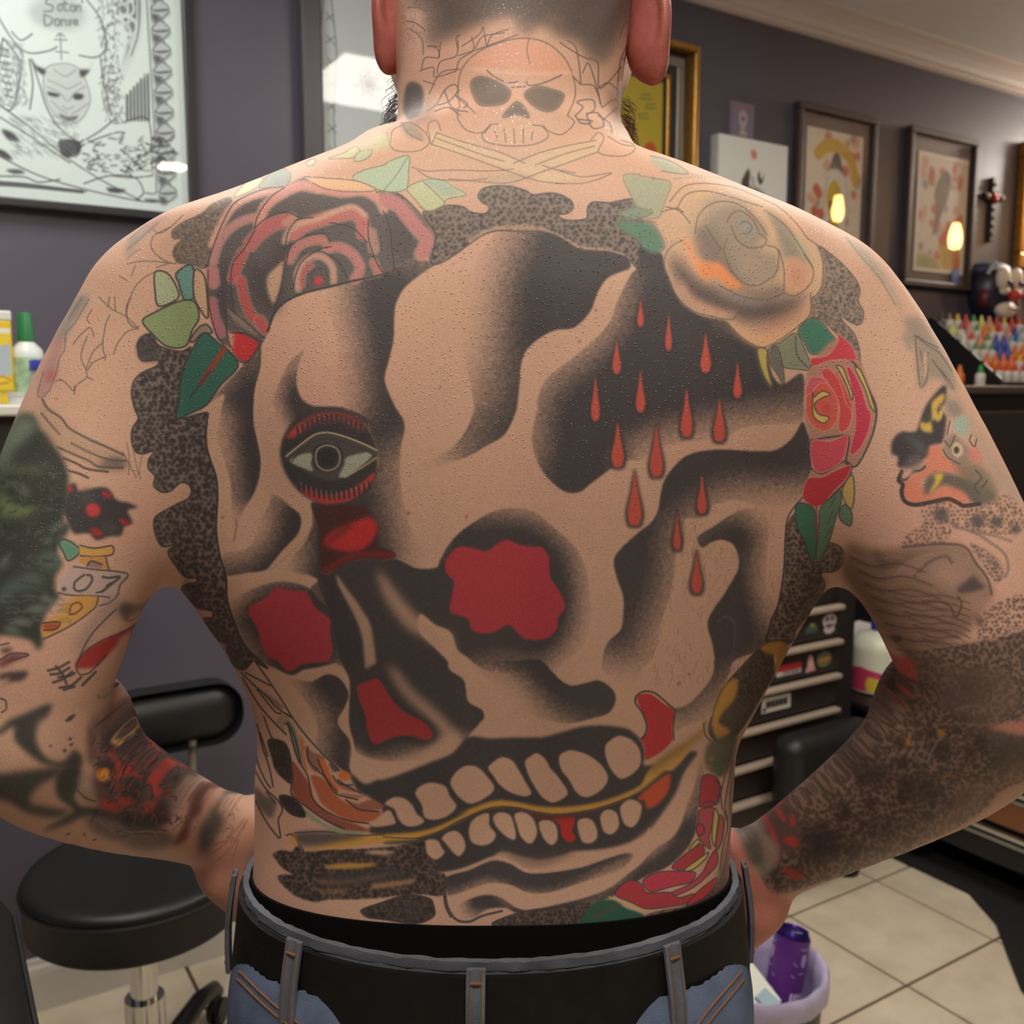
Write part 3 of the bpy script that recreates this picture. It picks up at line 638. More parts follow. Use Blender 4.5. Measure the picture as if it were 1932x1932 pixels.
# ---- bottom left feathers
BR = (66, 54, 50)
SP('H 460,1460 520,1430 600,1445 640,1400 700,1440 900,1430 1150,1420 1400,1400 1590,1360 1620,1460 1700,1540 1640,1570 1760,1620 1745,1765 1600,1765 1500,1765 1250,1790 1050,1800 880,1800 780,1820 640,1780 540,1700 497,1630 560,1615 620,1620 540,1570 480,1500', (104, 88, 80), (50, 43, 43), 9, 3.7, a_base=.95)
F('H 900,1600 1300,1560 1500,1600 1450,1660 1000,1700 750,1680', INK, a=.7, soft=5)
F('H 845,1550 960,1530 1200,1530 1260,1540 1100,1567 900,1572', GOLD, soft=2, a=.9); F('H 1150,1450 1250,1430 1385,1445 1290,1466', SKIN, soft=1.6); F('H 1200,1690 1400,1660 1530,1650 1520,1680 1350,1710 1220,1722', (170, 128, 96), soft=2, a=.85)
F('H 780,1650 1000,1660 1250,1620 1400,1590 1250,1640 1000,1680 800,1680', (150, 112, 84), soft=3, a=.7); F('H 790,1740 950,1720 1040,1735 950,1760 820,1750', (160, 118, 88), soft=3, a=.7)
LN('H 560,1320 600,1310 640,1370 690,1430', 3, INK); F('H 590,1330 620,1330 650,1390 620,1400', GOLD, soft=1.5)
SP('R 905,510 940,490 1000,470 1180,415 1320,435 1345,480 1345,540 1240,585 1060,562 940,545', (96, 80, 74), (48, 42, 42), 8, 3.0, edge=INK, ew=3.5); F('R 1160,510 1190,470 1250,480 1270,530 1220,570 1170,550', INKL, a=.6, soft=3)
SP('S 90,590 140,560 300,510 500,490 700,470 640,600 400,620 150,615', (110, 92, 84), (50, 44, 42), 8, 3.0, edge=INK, ew=2.5)
SP('S 900,600 1000,545 1100,510 1250,480 1400,400 1470,320 1540,120 1560,330 1420,480 1200,600 1000,615', (126, 104, 90), (56, 48, 44), 7.5, 2.6)
# ---- left flank: old rose with orange petals, wings
OR = (150, 84, 70)
F('H 595,760 680,850 740,950 770,1050 850,1130 950,1190 1100,1240 1190,1290 1000,1280 900,1235 720,1110 610,1010', OR); F('H 745,870 850,900 920,1000 1020,1080 1150,1130 1275,1150 1200,1212 1080,1222 950,1170 830,1080 790,1000', (180, 100, 68)); F('H 1010,1050 1100,1080 1200,1050 1300,1100 1220,1130 1100,1120', (160, 100, 82))
F('H 700,660 760,690 850,740 800,840 740,800', (150, 108, 90)); F('H 808,740 850,755 900,880 960,975 920,1002 860,900 820,830', (212, 112, 66)); F('H 660,570 690,610 700,740 720,830 690,800 670,680', (206, 112, 66)); F('H 930,900 1000,930 1100,980 1060,990 970,960', (170, 110, 88)); F('H 960,1000 1050,1010 1150,1025 1060,1040', (176, 112, 86))
F('H 568,455 600,470 640,560 665,660 685,790 650,760 610,650 580,540', (128, 130, 112)); F('H 480,470 520,410 590,400 590,440 545,470 560,560 520,520', (176, 144, 118)); F('H 615,1055 700,1120 850,1230 1000,1280 1190,1292 1050,1308 950,1300 800,1230 690,1150', (146, 154, 130))
F('H 990,830 1030,850 1035,890 990,905 955,880 960,845', (216, 116, 62)); F('H 880,770 930,790 960,830 920,840 890,800', (80, 72, 72), a=.8)
SP('H 425,600 540,615 590,720 600,920 540,890 480,820 450,720', (84, 70, 66), (48, 42, 42), 6, 2.5, edge=INK); SP('H 510,1020 600,1030 680,1110 700,1180 600,1160 530,1090', (80, 68, 64), (46, 40, 40), 6, 2.6, edge=INK)
tp.lines('H 320,0 440,170 520,290 620,450 720,580 820,690 870,740 960,830|H 220,90 300,170 420,280 480,350 600,430|H 230,130 350,330 480,480 560,560|H 250,90 440,190|H 340,220 480,390 520,400|H 590,750 605,900 600,1010 720,1110 850,1200 1000,1270|H 570,460 610,620 650,750 720,870 760,1040 850,1130 1000,1200 1180,1230|H 720,650 730,760 850,880 930,1000 1100,1050|H 800,750 850,870 940,990|H 950,900 1020,950 1120,1000|H 1010,1050 1100,1120 1260,1140|H 390,420 440,560 480,620|H 340,480 380,650 430,800 460,950|H 330,650 350,780 400,900 440,960|H 360,540 420,720|H 320,820 400,960 500,1060 530,1130 500,1200 510,1340 400,1200 330,1060|H 410,990 480,1080|H 550,470 600,520 640,640 670,780|H 910,870 960,930 1060,940', w=2.9, col=INK, a=.9)
F('H 310,940 400,1020 480,1060 450,1180 380,1140 330,1060', INKL, a=.7, soft=3); F('H 120,0 200,0 260,50 210,70', INKL, a=.7, soft=2)
F('H 360,220 440,270 540,360 500,350 420,280', INKL, a=.7, soft=2)
# ---- right flank: horn and rose
SP('G 940,1810 1050,1780 1150,1790 J 1640,-60 1640,100 1560,240 1420,480 1300,620 1220,620 1160,560 1180,400 1230,250 1300,150', (104, 90, 82), (54, 46, 44), 6.4, 2.4, edge=(60, 52, 50), ew=2)
F('J 1240,400 1300,330 1400,300 1480,300 1400,480 1320,520', (96, 84, 76), a=.7, soft=6)
F('J 1170,480 1200,330 1270,190 1330,140 1370,150 1345,290 1250,400 1225,470 1290,510 1310,535 1260,600 1220,612', (198, 148, 72), soft=2); F('N -10,70 80,40 140,70 130,140 70,245 45,250 80,150 40,125 -10,120', (190, 140, 66), soft=1.6); F('G 915,1850 960,1805 1090,1800 1115,1850 1080,1932 1040,1900', (190, 140, 66), soft=1.6)
F('J 1100,480 1140,440 1150,560 1190,600 1130,590', (180, 150, 112)); LN('J 1110,470 1120,560 1180,620', 2, INK); LN('J 1165,430 1150,540 1220,615', 2.4, INK)
F('J 1150,620 1350,560 1340,680 1250,860 1130,800', (98, 94, 78), soft=3, a=.9); F('J 1190,790 1290,720 1250,870 1200,860', (90, 104, 76), soft=2)
for t in ('J 1150,730 1190,720 1190,750 1150,760', 'J 1130,790 1165,780 1165,815 1135,810'): F(t, (140, 122, 100))
PK = (188, 66, 84)
for t, c in (('J 1100,880 1150,860 1210,890 1232,960 1212,1060 1190,1090 1080,1100 1085,980', RED), ('J 1080,1130 1180,1110 1180,1200 1150,1330 1160,1420 1100,1370 1060,1300 1070,1200', (184, 84, 92)), ('J 1190,1120 1222,1170 1212,1300 1190,1400 1170,1330', YEL), ('J 1230,1170 1262,1200 1250,1350 1210,1430 1200,1380', (184, 96, 92)),
             ('J 870,1560 960,1470 1090,1385 1112,1450 1060,1510 960,1575', RED), ('J 1000,1420 1060,1350 1082,1370 1010,1432', YEL), ('J 960,1580 1050,1510 1140,1450 1130,1490 1040,1570 980,1592', YEL), ('J 650,1660 760,1600 900,1590 1042,1600 1010,1672 880,1702 710,1742', PK),
             ('J 1200,1430 1212,1530 1130,1630 1030,1712 900,1772 868,1750 1000,1690 1100,1600 1150,1500', (188, 74, 84)), ('J 440,1760 540,1660 630,1680 680,1750 850,1750 920,1790 1040,1760 1000,1820 880,1852 680,1872 560,1822', RED), ('J 1205,1640 1182,1720 1100,1800 980,1852 1060,1750', (190, 62, 72)), ('J 1060,1240 1100,1240 1115,1290 1080,1320 1055,1290', PK)):
    F(t, c, soft=1.5); LN(t, 2.2, INK, closed=True, a=.85)
F('S 600,605 720,455 830,445 900,490 1010,535 950,575 800,605 640,625', (52, 92, 76), soft=1.5); LN('S 690,560 780,510 870,470', 3, (120, 70, 60)); LN('J 390,1780 560,1850 660,1895', 2.5, YEL, a=.8)
tp.lines('J 1340,600 1300,760 1240,1000 1250,1120|J 1330,760 1290,960 1270,1100 1290,1200|J 1345,820 1310,1000 1320,1200 1290,1400|J 1200,900 1240,960 1220,1080|J 1260,1130 1290,1250 1250,1430 1230,1600|J 1300,1300 1280,1500 1220,1700|J 1320,1400 1300,1600 1200,1800|J 1100,1080 1160,1060 1210,1090', w=2.4, col=INKL, a=.8)
F('J 1290,760 1340,640 1345,1100 1320,1300 1290,1180 1300,950', (110, 92, 84), a=.6, soft=3); F('J 1250,1450 1320,1350 1310,1600 1230,1760 1200,1700', (120, 102, 92), a=.7, soft=4)

# ---- upper roses
RG = (98, 90, 90)
F('A 600,880 640,760 720,560 800,420 900,350 1040,300 1180,290 1330,220 1450,290 1600,320 1780,300 1880,350 B 0,330 110,340 200,420 290,520 370,620 390,670 360,800 220,830 90,900 0,940 A 1932,940 1700,1000 1540,1040 1350,1080 1180,1170 1120,1230 1060,1380 1000,1500 880,1620 770,1500 680,1440 640,1300 610,1100', RG, soft=1.5)
F('A 1050,900 1150,700 1300,760 1200,860 1180,1100 1100,1250 980,1150 900,1000 950,850', (76, 68, 70), soft=10, a=.8); F('A 680,1000 760,800 760,1000 780,1150 740,1300 680,1200', (76, 68, 72), soft=6, a=.8); F('B 60,480 160,520 240,640 230,790 100,830 40,700', (86, 76, 80), soft=7, a=.8)
for t, wd, c in (('A 640,720 700,590 790,450 900,375 1020,335 1150,305', 13, (222, 160, 146)), ('A 990,570 1040,440 1150,350 1300,280 1430,300', 18, (222, 150, 138)), ('A 1450,305 1620,335 1780,325 1890,385 B 0,460', 15, (222, 148, 138)), ('B 20,390 110,430 190,520 270,620 330,690 290,790', 26, (204, 124, 124)),
                 ('A 650,850 690,720 760,620 850,555 950,520', 14, (198, 132, 128)), ('A 930,720 1000,640 1100,570 1230,540', 26, (192, 98, 98)), ('A 800,980 820,900 870,790', 20, (190, 84, 86)), ('A 860,1000 880,1120 930,1250 1030,1350', 17, (192, 76, 76)),
                 ('A 1260,650 1320,590 1440,545 1570,510 1700,490 1770,540 1780,640', 24, (204, 110, 106)), ('A 1250,580 1430,535 1560,480 1700,440 1790,500', 8, (218, 164, 140)), ('A 1230,840 1290,740 1390,695 1480,690', 15, (200, 118, 114)), ('A 1510,755 1600,745 1700,800 1755,900 1720,985', 17, (204, 122, 120)),
                 ('A 1290,1060 1285,940 1350,840 1460,815 1545,890 1555,1000', 10, (212, 152, 132)), ('A 1320,1030 1330,940 1390,880', 8, (190, 90, 90)), ('A 640,930 650,1010', 22, (200, 120, 122)), ('A 640,1160 660,1280 710,1390', 17, (184, 104, 118)), ('A 1000,1300 1030,1360', 20, (190, 80, 80)), ('A 1860,860 1890,930', 14, (196, 110, 106)), ('A 1190,700 1210,640 1260,590', 10, (196, 150, 132)), ('A 1840,640 1860,760', 18, (180, 130, 120)), ('A 1190,560 1250,520', 8, (200, 140, 128))):
    c = tuple(.84 * q + .16 * 130 for q in c); LN(t, wd + 6, (190, 158, 136), a=.45, soft=4); LN(t, wd, c, a=.92, soft=6)
F('A 1410,990 1440,965 1475,985 1465,1020 1420,1025', (206, 66, 72), soft=2)
LN('A 1400,1000 1390,940 1440,905 1500,930 1520,1000', 3, INKL, a=.6, soft=2)
F('A 1060,960 1130,890 1180,850 1170,960 1140,1090 1100,1170 1055,1060', (188, 152, 128), soft=2); F('A 740,1180 810,1210 890,1290 1000,1410 900,1370 800,1290', (140, 122, 112), soft=2); F('A 750,1180 800,1200 840,1250 790,1230', (60, 54, 56), soft=2, a=.6); F('A 790,1390 870,1400 985,1470 960,1535 880,1605 790,1520', (198, 60, 66), soft=2); F('A 760,1390 800,1390 800,1500 770,1480', (196, 150, 130), soft=2)
tp.lines('A 600,890 640,760 720,560 800,420 900,355 1040,305 1180,290|A 1180,300 1100,350 1030,430 980,520 960,600|A 960,600 1060,520 1200,480 1290,520|A 960,620 880,760 800,860 780,1000 800,1200|A 1190,760 1210,640 1280,540 1400,520|A 1200,860 1230,740 1330,670 1480,640 1530,700|A 1540,740 1450,760 1320,850 1270,960 1250,1060|A 1480,780 1600,860 1660,980|A 1820,540 1820,680 1880,860 1932,940|A 1530,560 1700,600 1800,700|A 610,920 610,1100 640,1300 700,1450 880,1620 1000,1480|A 740,1180 870,1290 1020,1420|A 740,1180 750,1400 780,1500|A 780,1390 900,1400 1000,1460|A 1190,860 1160,1050 1110,1210|A 1930,470 B 40,560 60,700 80,900|A 1880,330 B 0,325 100,335 190,400 300,520 390,650 370,800', w=2.6, col=(66, 58, 60), a=.75)
LN('A 1060,1380 1110,1240 1200,1150 1350,1085 1540,1040 1700,1000 1932,950 B 90,905', 4.5, INK, a=.9)
for t, c in (('A 210,935 300,940 370,1040 382,1130 240,1190 210,1080', (168, 174, 142)), ('A 370,940 490,885 500,1120 430,1140 390,1020', (108, 146, 136)), ('A 508,915 580,960 605,1150 605,1280 540,1200 500,1100', (196, 160, 128)), ('A 115,1300 200,1240 400,1150 510,1160 540,1280 490,1370 440,1490 300,1492 180,1390', (140, 154, 110)), ('A 470,1450 540,1350 600,1330 640,1390 560,1400 500,1460', (150, 132, 116)),
             ('A 590,1390 700,1480 760,1520 835,1640 700,1790 600,1932 D 490,60 400,100 370,110 A 385,1932 415,1700 470,1560 530,1450', (62, 106, 92))):
    F(t, c, soft=1.5); LN(t, 3.4, INK, closed=True, a=.85)
F('A 715,1500 755,1510 640,1680 560,1790 540,1760 620,1640', (150, 72, 58), soft=1.5); LN('A 620,1690 540,1790 480,1870', 4.5, INKL, soft=2)
for t, c in (('A 805,370 880,270 960,215 1035,235 970,300', (198, 196, 156)), ('A 990,290 1080,190 1160,148 1225,180 1230,230 1190,285 1080,292', (146, 152, 140)), ('A 1345,110 1400,78 1425,100 1380,135', (184, 180, 142)), ('A 1520,75 1650,25 1720,-20 1760,40 1700,70 1600,75', (190, 184, 140)), ('A 1710,90 1740,30 1840,10 1830,60 1760,95', (176, 182, 146)),
             ('A 1700,220 1780,165 1932,125 B 60,90 190,55 190,170 175,300 60,330 0,320 A 1820,290', (172, 188, 162)), ('B 180,300 300,240 430,235 540,295 622,350 480,382 450,430 330,472 235,380', (188, 190, 152))):
    F(t, c, soft=2); LN(t, 1.8, (116, 104, 92), closed=True, a=.8)
F('B 300,250 430,240 540,300 600,345 470,350 380,310', (164, 176, 156), soft=3); LN('B 0,320 100,200 180,70', 1.6, GREY); LN('B 300,250 400,340 460,400', 1.6, GREY)
F('A 1340,215 1480,222 1730,240 1880,312 1700,322 1500,300', (220, 178, 142), soft=2); LN('A 1335,212 1480,222 1730,245 1880,312 1700,326 1500,306 1400,260', 2, (110, 98, 92), a=.8)
# second rose (brown and orange)
R2 = 'C 150,480 200,380 300,275 480,260 700,290 860,350 1050,440 1180,560 1260,680 1330,720 1385,850 1385,1000 1330,1130 1290,1100 1290,1240 1180,1350 1060,1440 960,1500 880,1490 780,1430 680,1320 640,1290 480,1260 350,1190 280,1100 230,980 190,880 200,790 300,680 220,690 160,600'
F(R2, (206, 168, 138), soft=2)
for t, c, a, sf in (('C 480,500 700,400 850,460 980,640 900,760 1040,800 1045,950 900,1030 700,1000 620,800 480,650', (150, 136, 122), .9, 8), ('C 940,480 1080,540 1200,720 1290,890 1180,850 1100,840 1050,700', (144, 134, 120), .9, 6), ('C 420,560 560,640 660,800 760,1000 900,1060 1080,1020 1100,1110 900,1130 650,1000 470,850 420,700', (124, 108, 100), .85, 8),
                    ('C 220,800 330,870 450,1000 560,1040 700,1110 900,1140 1100,1140 1260,1090 1180,1210 1000,1300 800,1310 640,1240 480,1190 380,1150 290,1020', (88, 76, 76), .9, 11), ('C 480,380 650,330 850,400 700,410 560,480 450,560', (172, 152, 132), .8, 7), ('C 330,560 420,400 500,420 430,620 380,660', (196, 168, 140), .6, 6), ('C 560,1040 760,1110 950,1150 880,1200 700,1160', (140, 128, 128), .7, 6)):
    F(t, c, a=a, soft=sf)
F('C 335,690 370,690 410,790 470,850 600,862 690,950 775,1045 680,1052 600,990 560,970 480,985 410,880', (226, 142, 94), soft=3); F('C 330,690 380,700 460,940 420,900', (228, 170, 130), soft=4, a=.7); F('C 880,700 1010,690 1030,760 950,780', (190, 160, 135), soft=4, a=.6); F('C 860,470 960,560 1010,700 1030,650 980,540 880,460', (226, 180, 142), soft=4, a=.9)
F('C 1110,850 1200,830 1290,920 1250,1060 1170,1090 1105,1050', (206, 158, 128), soft=5); F('C 1140,900 1220,890 1230,990 1160,1010', (196, 138, 114), soft=8, a=.8); F('C 1060,480 1180,600 1250,690 1240,620 1150,520', (230, 170, 138), soft=5, a=.8); F('C 1180,640 1260,750 1300,880 1220,780', (182, 178, 150), soft=4, a=.8)
F('C 660,1310 800,1380 960,1400 1180,1310 1280,1210 1270,1100 1290,1250 1060,1440 960,1500 780,1430', (222, 168, 128), soft=7, a=.9); F('C 800,1350 960,1370 1150,1300 1250,1200 1150,1250 950,1320', (178, 120, 108), soft=8, a=.7); F('C 290,1040 360,1160 480,1240 640,1280 750,1240 640,1230 420,1130 320,1000', (206, 158, 132), soft=5, a=.85); F('C 740,540 800,540 860,600 830,650 770,640', (150, 142, 138), soft=3)
F('C 780,800 900,820 1000,900 880,960 760,900', (176, 146, 128), soft=9, a=.6)
tp.lines('C 230,400 330,290 480,262 700,290 860,350|C 280,460 350,350 480,320 640,350 800,400 930,440|C 200,440 300,470 380,560|C 160,480 280,450 330,480|C 420,640 450,500 560,410 720,410 860,510 960,650|C 660,560 690,500 760,470 850,530 900,620|C 690,580 740,690 830,750 920,740|C 660,680 640,780 700,930 800,1020 900,1030 1020,950 1050,850 1040,760 960,730|C 500,580 560,680 620,760|C 900,640 960,690 920,750|C 1050,760 1090,900 1090,1080|C 1090,1090 1180,1110 1290,1020 1310,910 1240,800|C 940,460 1100,580 1200,720 1310,900|C 860,350 1050,440 1180,560 1270,680|C 1270,680 1350,740 1385,870 1370,1050 1310,1130|C 330,690 240,740 190,830 200,950 280,1110 400,1220 560,1270 700,1290 740,1240|C 600,1030 760,1110 950,1140 1090,1090|C 660,1310 780,1430 930,1500 1060,1440 1200,1340 1290,1240 1290,1090|C 760,570 800,550 850,590 820,640 780,640', w=2.2, col=(98, 88, 82), a=.7)
for t, c in (('B 1810,210 1932,195 C 0,205 120,225 235,260 195,390 140,520 0,500 B 1880,380', (164, 164, 140)), ('B 1760,560 1860,545 1932,560 C 0,540 110,580 190,740 100,790 0,720 B 1932,690 1850,650', (96, 130, 110)), ('B 1780,480 1900,440 C 0,450 100,480 0,530 B 1850,530', (130, 146, 124))):
    F(t, c, soft=3); LN(t, 1.8, GREY, closed=True, a=.6)
LN('C 0,530 120,560 60,540', 3, (150, 110, 90), a=.7)
for t, c in (('C 1200,1370 1290,1280 1370,1310 1430,1380 1482,1460 1420,1520 1300,1552 1240,1450', (74, 122, 102)), ('C 1000,1500 1060,1465 1180,1395 1240,1500 1295,1660 1200,1665 1080,1640', (136, 138, 116)), ('C 975,1520 1040,1500 1080,1640 1090,1780 1040,1700 990,1620', (112, 110, 98)), ('C 893,1510 962,1520 970,1650 1003,1805 940,1720 900,1600', (190, 170, 98))):
    F(t, c, soft=1.6); LN(t, 2.2, INKL, closed=True, a=.75)
LN('C 1180,1420 1190,1560 1280,1660', 2, INKL)
# red rose at the right edge
F('C 1290,1640 1480,1440 1640,1560 1680,1640 1760,1880 1780,1932 G 1790,60 1750,250 1640,460 1600,470 1560,580 1390,740 1310,760 1230,700 1270,560 1300,480 1290,280 1250,100 1260,0 C 1250,1800', (176, 128, 112), soft=2); LN('C 1290,1640 1480,1570 1620,1620 1760,1880 G 1790,60 1750,250 1640,460 1560,440 1580,250 1480,240 1300,270', 3.6, INK); LN('G 1290,480 1380,520 1540,430 1600,470 1560,580 1390,740 1310,765', 3.4, INK)
for t, c in (('C 1295,1585 1420,1560 1500,1450 1490,1395 1600,1490 1635,1590 1540,1592 1430,1602 1310,1642', (196, 68, 78)), ('U 130,490 185,520 280,700 340,900 382,985 352,1150 280,1300 190,1385 165,1340 220,1100 212,850 170,650', (192, 60, 82)), ('U 10,545 80,620 140,750 190,880 192,1020 140,1130 85,1140 62,950 40,800', (198, 82, 74)), ('G 1300,280 1440,275 1562,232 1562,330 1522,430 1382,512 1312,482', (200, 78, 94)), ('G 1270,560 1380,545 1490,492 1592,462 1560,560 1480,640 1392,740 1320,772 1232,700', (184, 56, 66)),
             ('G 1258,60 1310,160 1400,200 1480,140 1500,30 1490,-60 C 1400,1760 1330,1740 1270,1800', (204, 92, 80)), ('C 1370,1690 1430,1660 1510,1760 1560,1932 G 1600,40 1590,150 1530,210 1500,170 1510,40 C 1480,1860', (198, 76, 76)), ('C 1250,1850 1280,1740 1350,1720 1420,1760 1350,1780 1290,1850', (200, 96, 104))):
    F(t, c, soft=1.5); LN(t, 1.8, (214, 160, 140), closed=True, a=.7)
for t in ('U 30,480 90,500 150,640 195,760 185,830 140,700 80,570', 'U 215,500 270,520 350,700 400,850 425,950 380,900 320,720', 'G 1310,-90 C 1310,1880 1380,1830 1440,1860 1380,1880 G 1320,0 1350,70 1420,90 1430,110 1380,140 1310,80'): F(t, YEL, soft=1.3); LN(t, 2.4, INK, closed=True, a=.8)
F('G 1370,20 1410,-10 1440,30 1400,70', (200, 80, 76))
for t, c in (('G 1190,748 1310,778 1332,900 1332,1050 1310,1195 1250,1050 1185,900', (66, 110, 88)), ('G 1365,778 1470,680 1512,640 1520,740 1482,850 1440,1000 1400,1100 1335,1185 1355,900', (92, 124, 98)), ('G 1530,640 1600,530 1622,650 1602,785 1550,735', (190, 162, 98)), ('G 1508,812 1550,755 1602,820 1590,915 1520,872', (104, 128, 104))):
    F(t, c, soft=1.5); LN(t, 2.4, INK, closed=True, a=.8)
LN('G 1335,770 1340,900 1350,1010', 3.5, (150, 70, 60)); tp.lines('G 1420,900 1460,800|G 1400,1000 1450,920|G 1430,780 1480,700', w=1.6, col=INK, a=.7)
LN('G 1230,700 1190,745 1130,830 1105,930 1090,1250 1050,1500 990,1640 960,1790', 2.8, INK, a=.8)
# ------------------------------------------------------------------ neck, scalp stubble and arms
NG = (134, 116, 102); NL = (112, 98, 88)
# stubble of the shaved head
F('Q -900,-900 150,-900 330,0 420,60 430,230 520,215 600,180 720,125 860,85 900,140 950,185 1020,130 1100,190 1200,215 1260,290 1340,335 1400,270 1480,110 1560,0 1700,-900 2900,-900', (112, 94, 84), a=.9, soft=9)
F('Q 100,-900 480,60 520,160 640,110 800,50 900,60 1000,110 1100,60 1150,160 1230,180 1300,240 1400,160 1800,-900', (86, 74, 70), a=.8, soft=12)
for k in range(2600):
    x = 300 + 1280 * tp.rng.random(); y = 330 * tp.rng.random() ** 1.6 - 60
    if y > 60 + 130 * abs((x - 850) / 500) ** 1.5 + 40 * tp.rng.random(): continue
    LN(f'Q {x:.0f},{y:.0f} {x + 3 * tp.rng.normal():.0f},{y + 9:.0f}', .9, (66, 56, 54), a=.4, smooth=False)
F('Q 660,330 740,260 860,215 960,205 1060,240 1160,330 1180,400 900,370', (226, 158, 132), a=.6, soft=6)
# skull on the nape
LN('Q 600,560 590,460 610,360 680,280 780,230 900,200 1000,205 1080,240 1150,310 1190,400 1200,500 1160,600', 2.4, NL, a=.8)
LN('Q 960,200 950,260 965,330', 2, NL, a=.7); F('Q 640,350 800,360 960,375 1180,370 1200,385 960,392 700,375', (232, 190, 164), a=.5, soft=2)
for t in ('Q 655,440 690,400 760,410 860,470 840,530 760,550 690,535', 'Q 935,490 1000,450 1080,465 1142,495 1110,560 1050,580 985,550', 'Q 825,612 850,570 890,530 925,545 960,612 900,595'): F(t, (112, 100, 92), soft=2, a=.95); LN(t, 1.8, NL, closed=True)
tp.lines('Q 740,365 780,400 850,430 900,425|Q 945,425 960,445 1040,430 1130,390|Q 870,455 940,450', w=3, col=NL, a=.85)
tp.lines('Q 590,560 590,620 640,680 720,690 760,650|Q 1160,600 1195,640 1130,700 1060,680 1030,650|Q 760,650 715,700 740,740 860,760 990,750 1060,710 1030,660 980,650|Q 780,680 800,730|Q 830,670 840,740|Q 880,670 885,745|Q 930,670 930,745|Q 980,680 970,735|Q 600,470 580,500 650,560 680,590|Q 730,690 760,650 800,645', w=2.2, col=NL, a=.8)
tp.lines('Q 330,40 380,40 430,60|Q 320,110 370,120 420,160|Q 340,150 400,200 410,280|Q 400,360 420,300 490,300 480,250 430,240 490,240|Q 480,380 500,320 580,290 590,210|Q 580,370 600,310 670,260 660,190|Q 590,260 580,200 600,180|Q 490,300 500,220|Q 590,290 740,240 900,180|Q 680,250 720,190 830,170|Q 610,240 700,180 720,140|Q 740,240 770,180 860,150|Q 720,140 740,240|Q 390,370 460,350 470,400 580,370|Q 440,490 500,380 600,360|Q 410,420 470,440', w=2, col=(96, 84, 78), a=.85)
tp.lines('Q 1160,210 1200,240 1220,330 1230,440|Q 1120,220 1180,260 1230,290 1280,310|Q 1240,380 1270,330 1320,480 1330,540|Q 1320,460 1370,430 1420,470 1410,520|Q 1240,440 1300,450 1340,560|Q 1420,460 1440,300 1500,200|Q 1340,560 1410,520 1450,600|Q 1280,300 1320,330 1330,460 1440,350|Q 1430,200 1470,110 1560,90|Q 1440,300 1480,330|Q 1350,620 1420,560|Q 1440,640 1450,500 1480,420|Q 1230,440 1190,400', w=2.2, col=(96, 84, 78), a=.85)
F('Q 320,450 350,425 400,450 410,520 390,590 330,620 305,560', (92, 84, 80), soft=2.5); F('Q 430,520 470,560 440,620 330,660 340,620', (120, 104, 96), a=.5, soft=6); F('Q 1380,480 1480,450 1500,600 1440,680 1390,600', (126, 110, 100), a=.5, soft=7)
tp.lines('Q 430,580 480,540 520,470 570,440 590,470 540,530 470,550|Q 520,470 560,560 640,580|Q 580,500 640,540 620,560|Q 470,580 540,560 600,600|Q 1200,600 1240,560 1210,530 1290,520 1300,570 1260,600 1280,640 1230,640 1200,600|Q 1260,590 1320,590 1350,650 1300,670 1270,640|Q 1320,600 1380,640 1390,690|Q 1220,620 1290,630', w=2.6, col=(104, 94, 86), a=.85)
# crossed swords
F('Q 440,690 480,680 620,740 800,790 940,850 1100,900 1240,910 1100,950 940,930 820,870 640,810 460,760', (206, 178, 146), soft=2, a=.8); F('Q 1280,730 1330,730 1320,790 1180,840 1020,890 860,950 700,950 840,890 900,850 1040,790', (204, 176, 146), soft=2, a=.8)
F('Q 290,650 340,640 400,690 410,730 330,710', (150, 138, 122), soft=3, a=.8); F('Q 690,930 900,900 1000,930 760,950', (176, 150, 128), soft=4, a=.7)
tp.lines('Q 220,690 230,740 260,780 330,790 400,780 440,740 420,690 350,640 290,640|Q 240,740 250,680 320,640|Q 300,650 340,700 400,730|Q 430,690 440,640 480,630 500,680|Q 440,690 450,750 480,690|Q 480,690 620,740 800,790 940,850|Q 480,720 700,800 830,840|Q 450,750 600,800 820,880 1000,940 1140,955|Q 1120,890 1240,920 1390,900 1260,950 1100,955|Q 1280,730 1320,690 1350,720 1320,790 1380,810 1460,810 1510,780 1500,750 1440,730|Q 1310,730 1150,760 1000,800 880,850|Q 1300,760 1150,800 990,860|Q 1320,790 1180,840 1040,890 860,950 700,945 540,930|Q 1030,860 1090,880 1200,900|Q 350,870 420,890 560,885 760,890 880,880|Q 380,890 460,930 600,940 740,930|Q 1370,710 1440,750 1500,760', w=2, col=NL, a=.75)
F('Q 0,770 90,740 130,780 60,830 90,770', (184, 182, 148), soft=3, a=.8); F('Q 110,740 200,690 240,720 220,770 150,780', (188, 186, 150), soft=4, a=.8); F('Q 1590,820 1660,820 1740,860 1790,900 1680,900 1620,860', (164, 166, 144), soft=3, a=.9); LN('Q 1590,810 1700,840 1790,905 1650,890', 1.6, NL)
tp.lines('C 330,180 420,200 560,215 700,250|C 260,230 400,215 500,225|C 480,180 560,190', w=3, col=(150, 138, 122), a=.5)

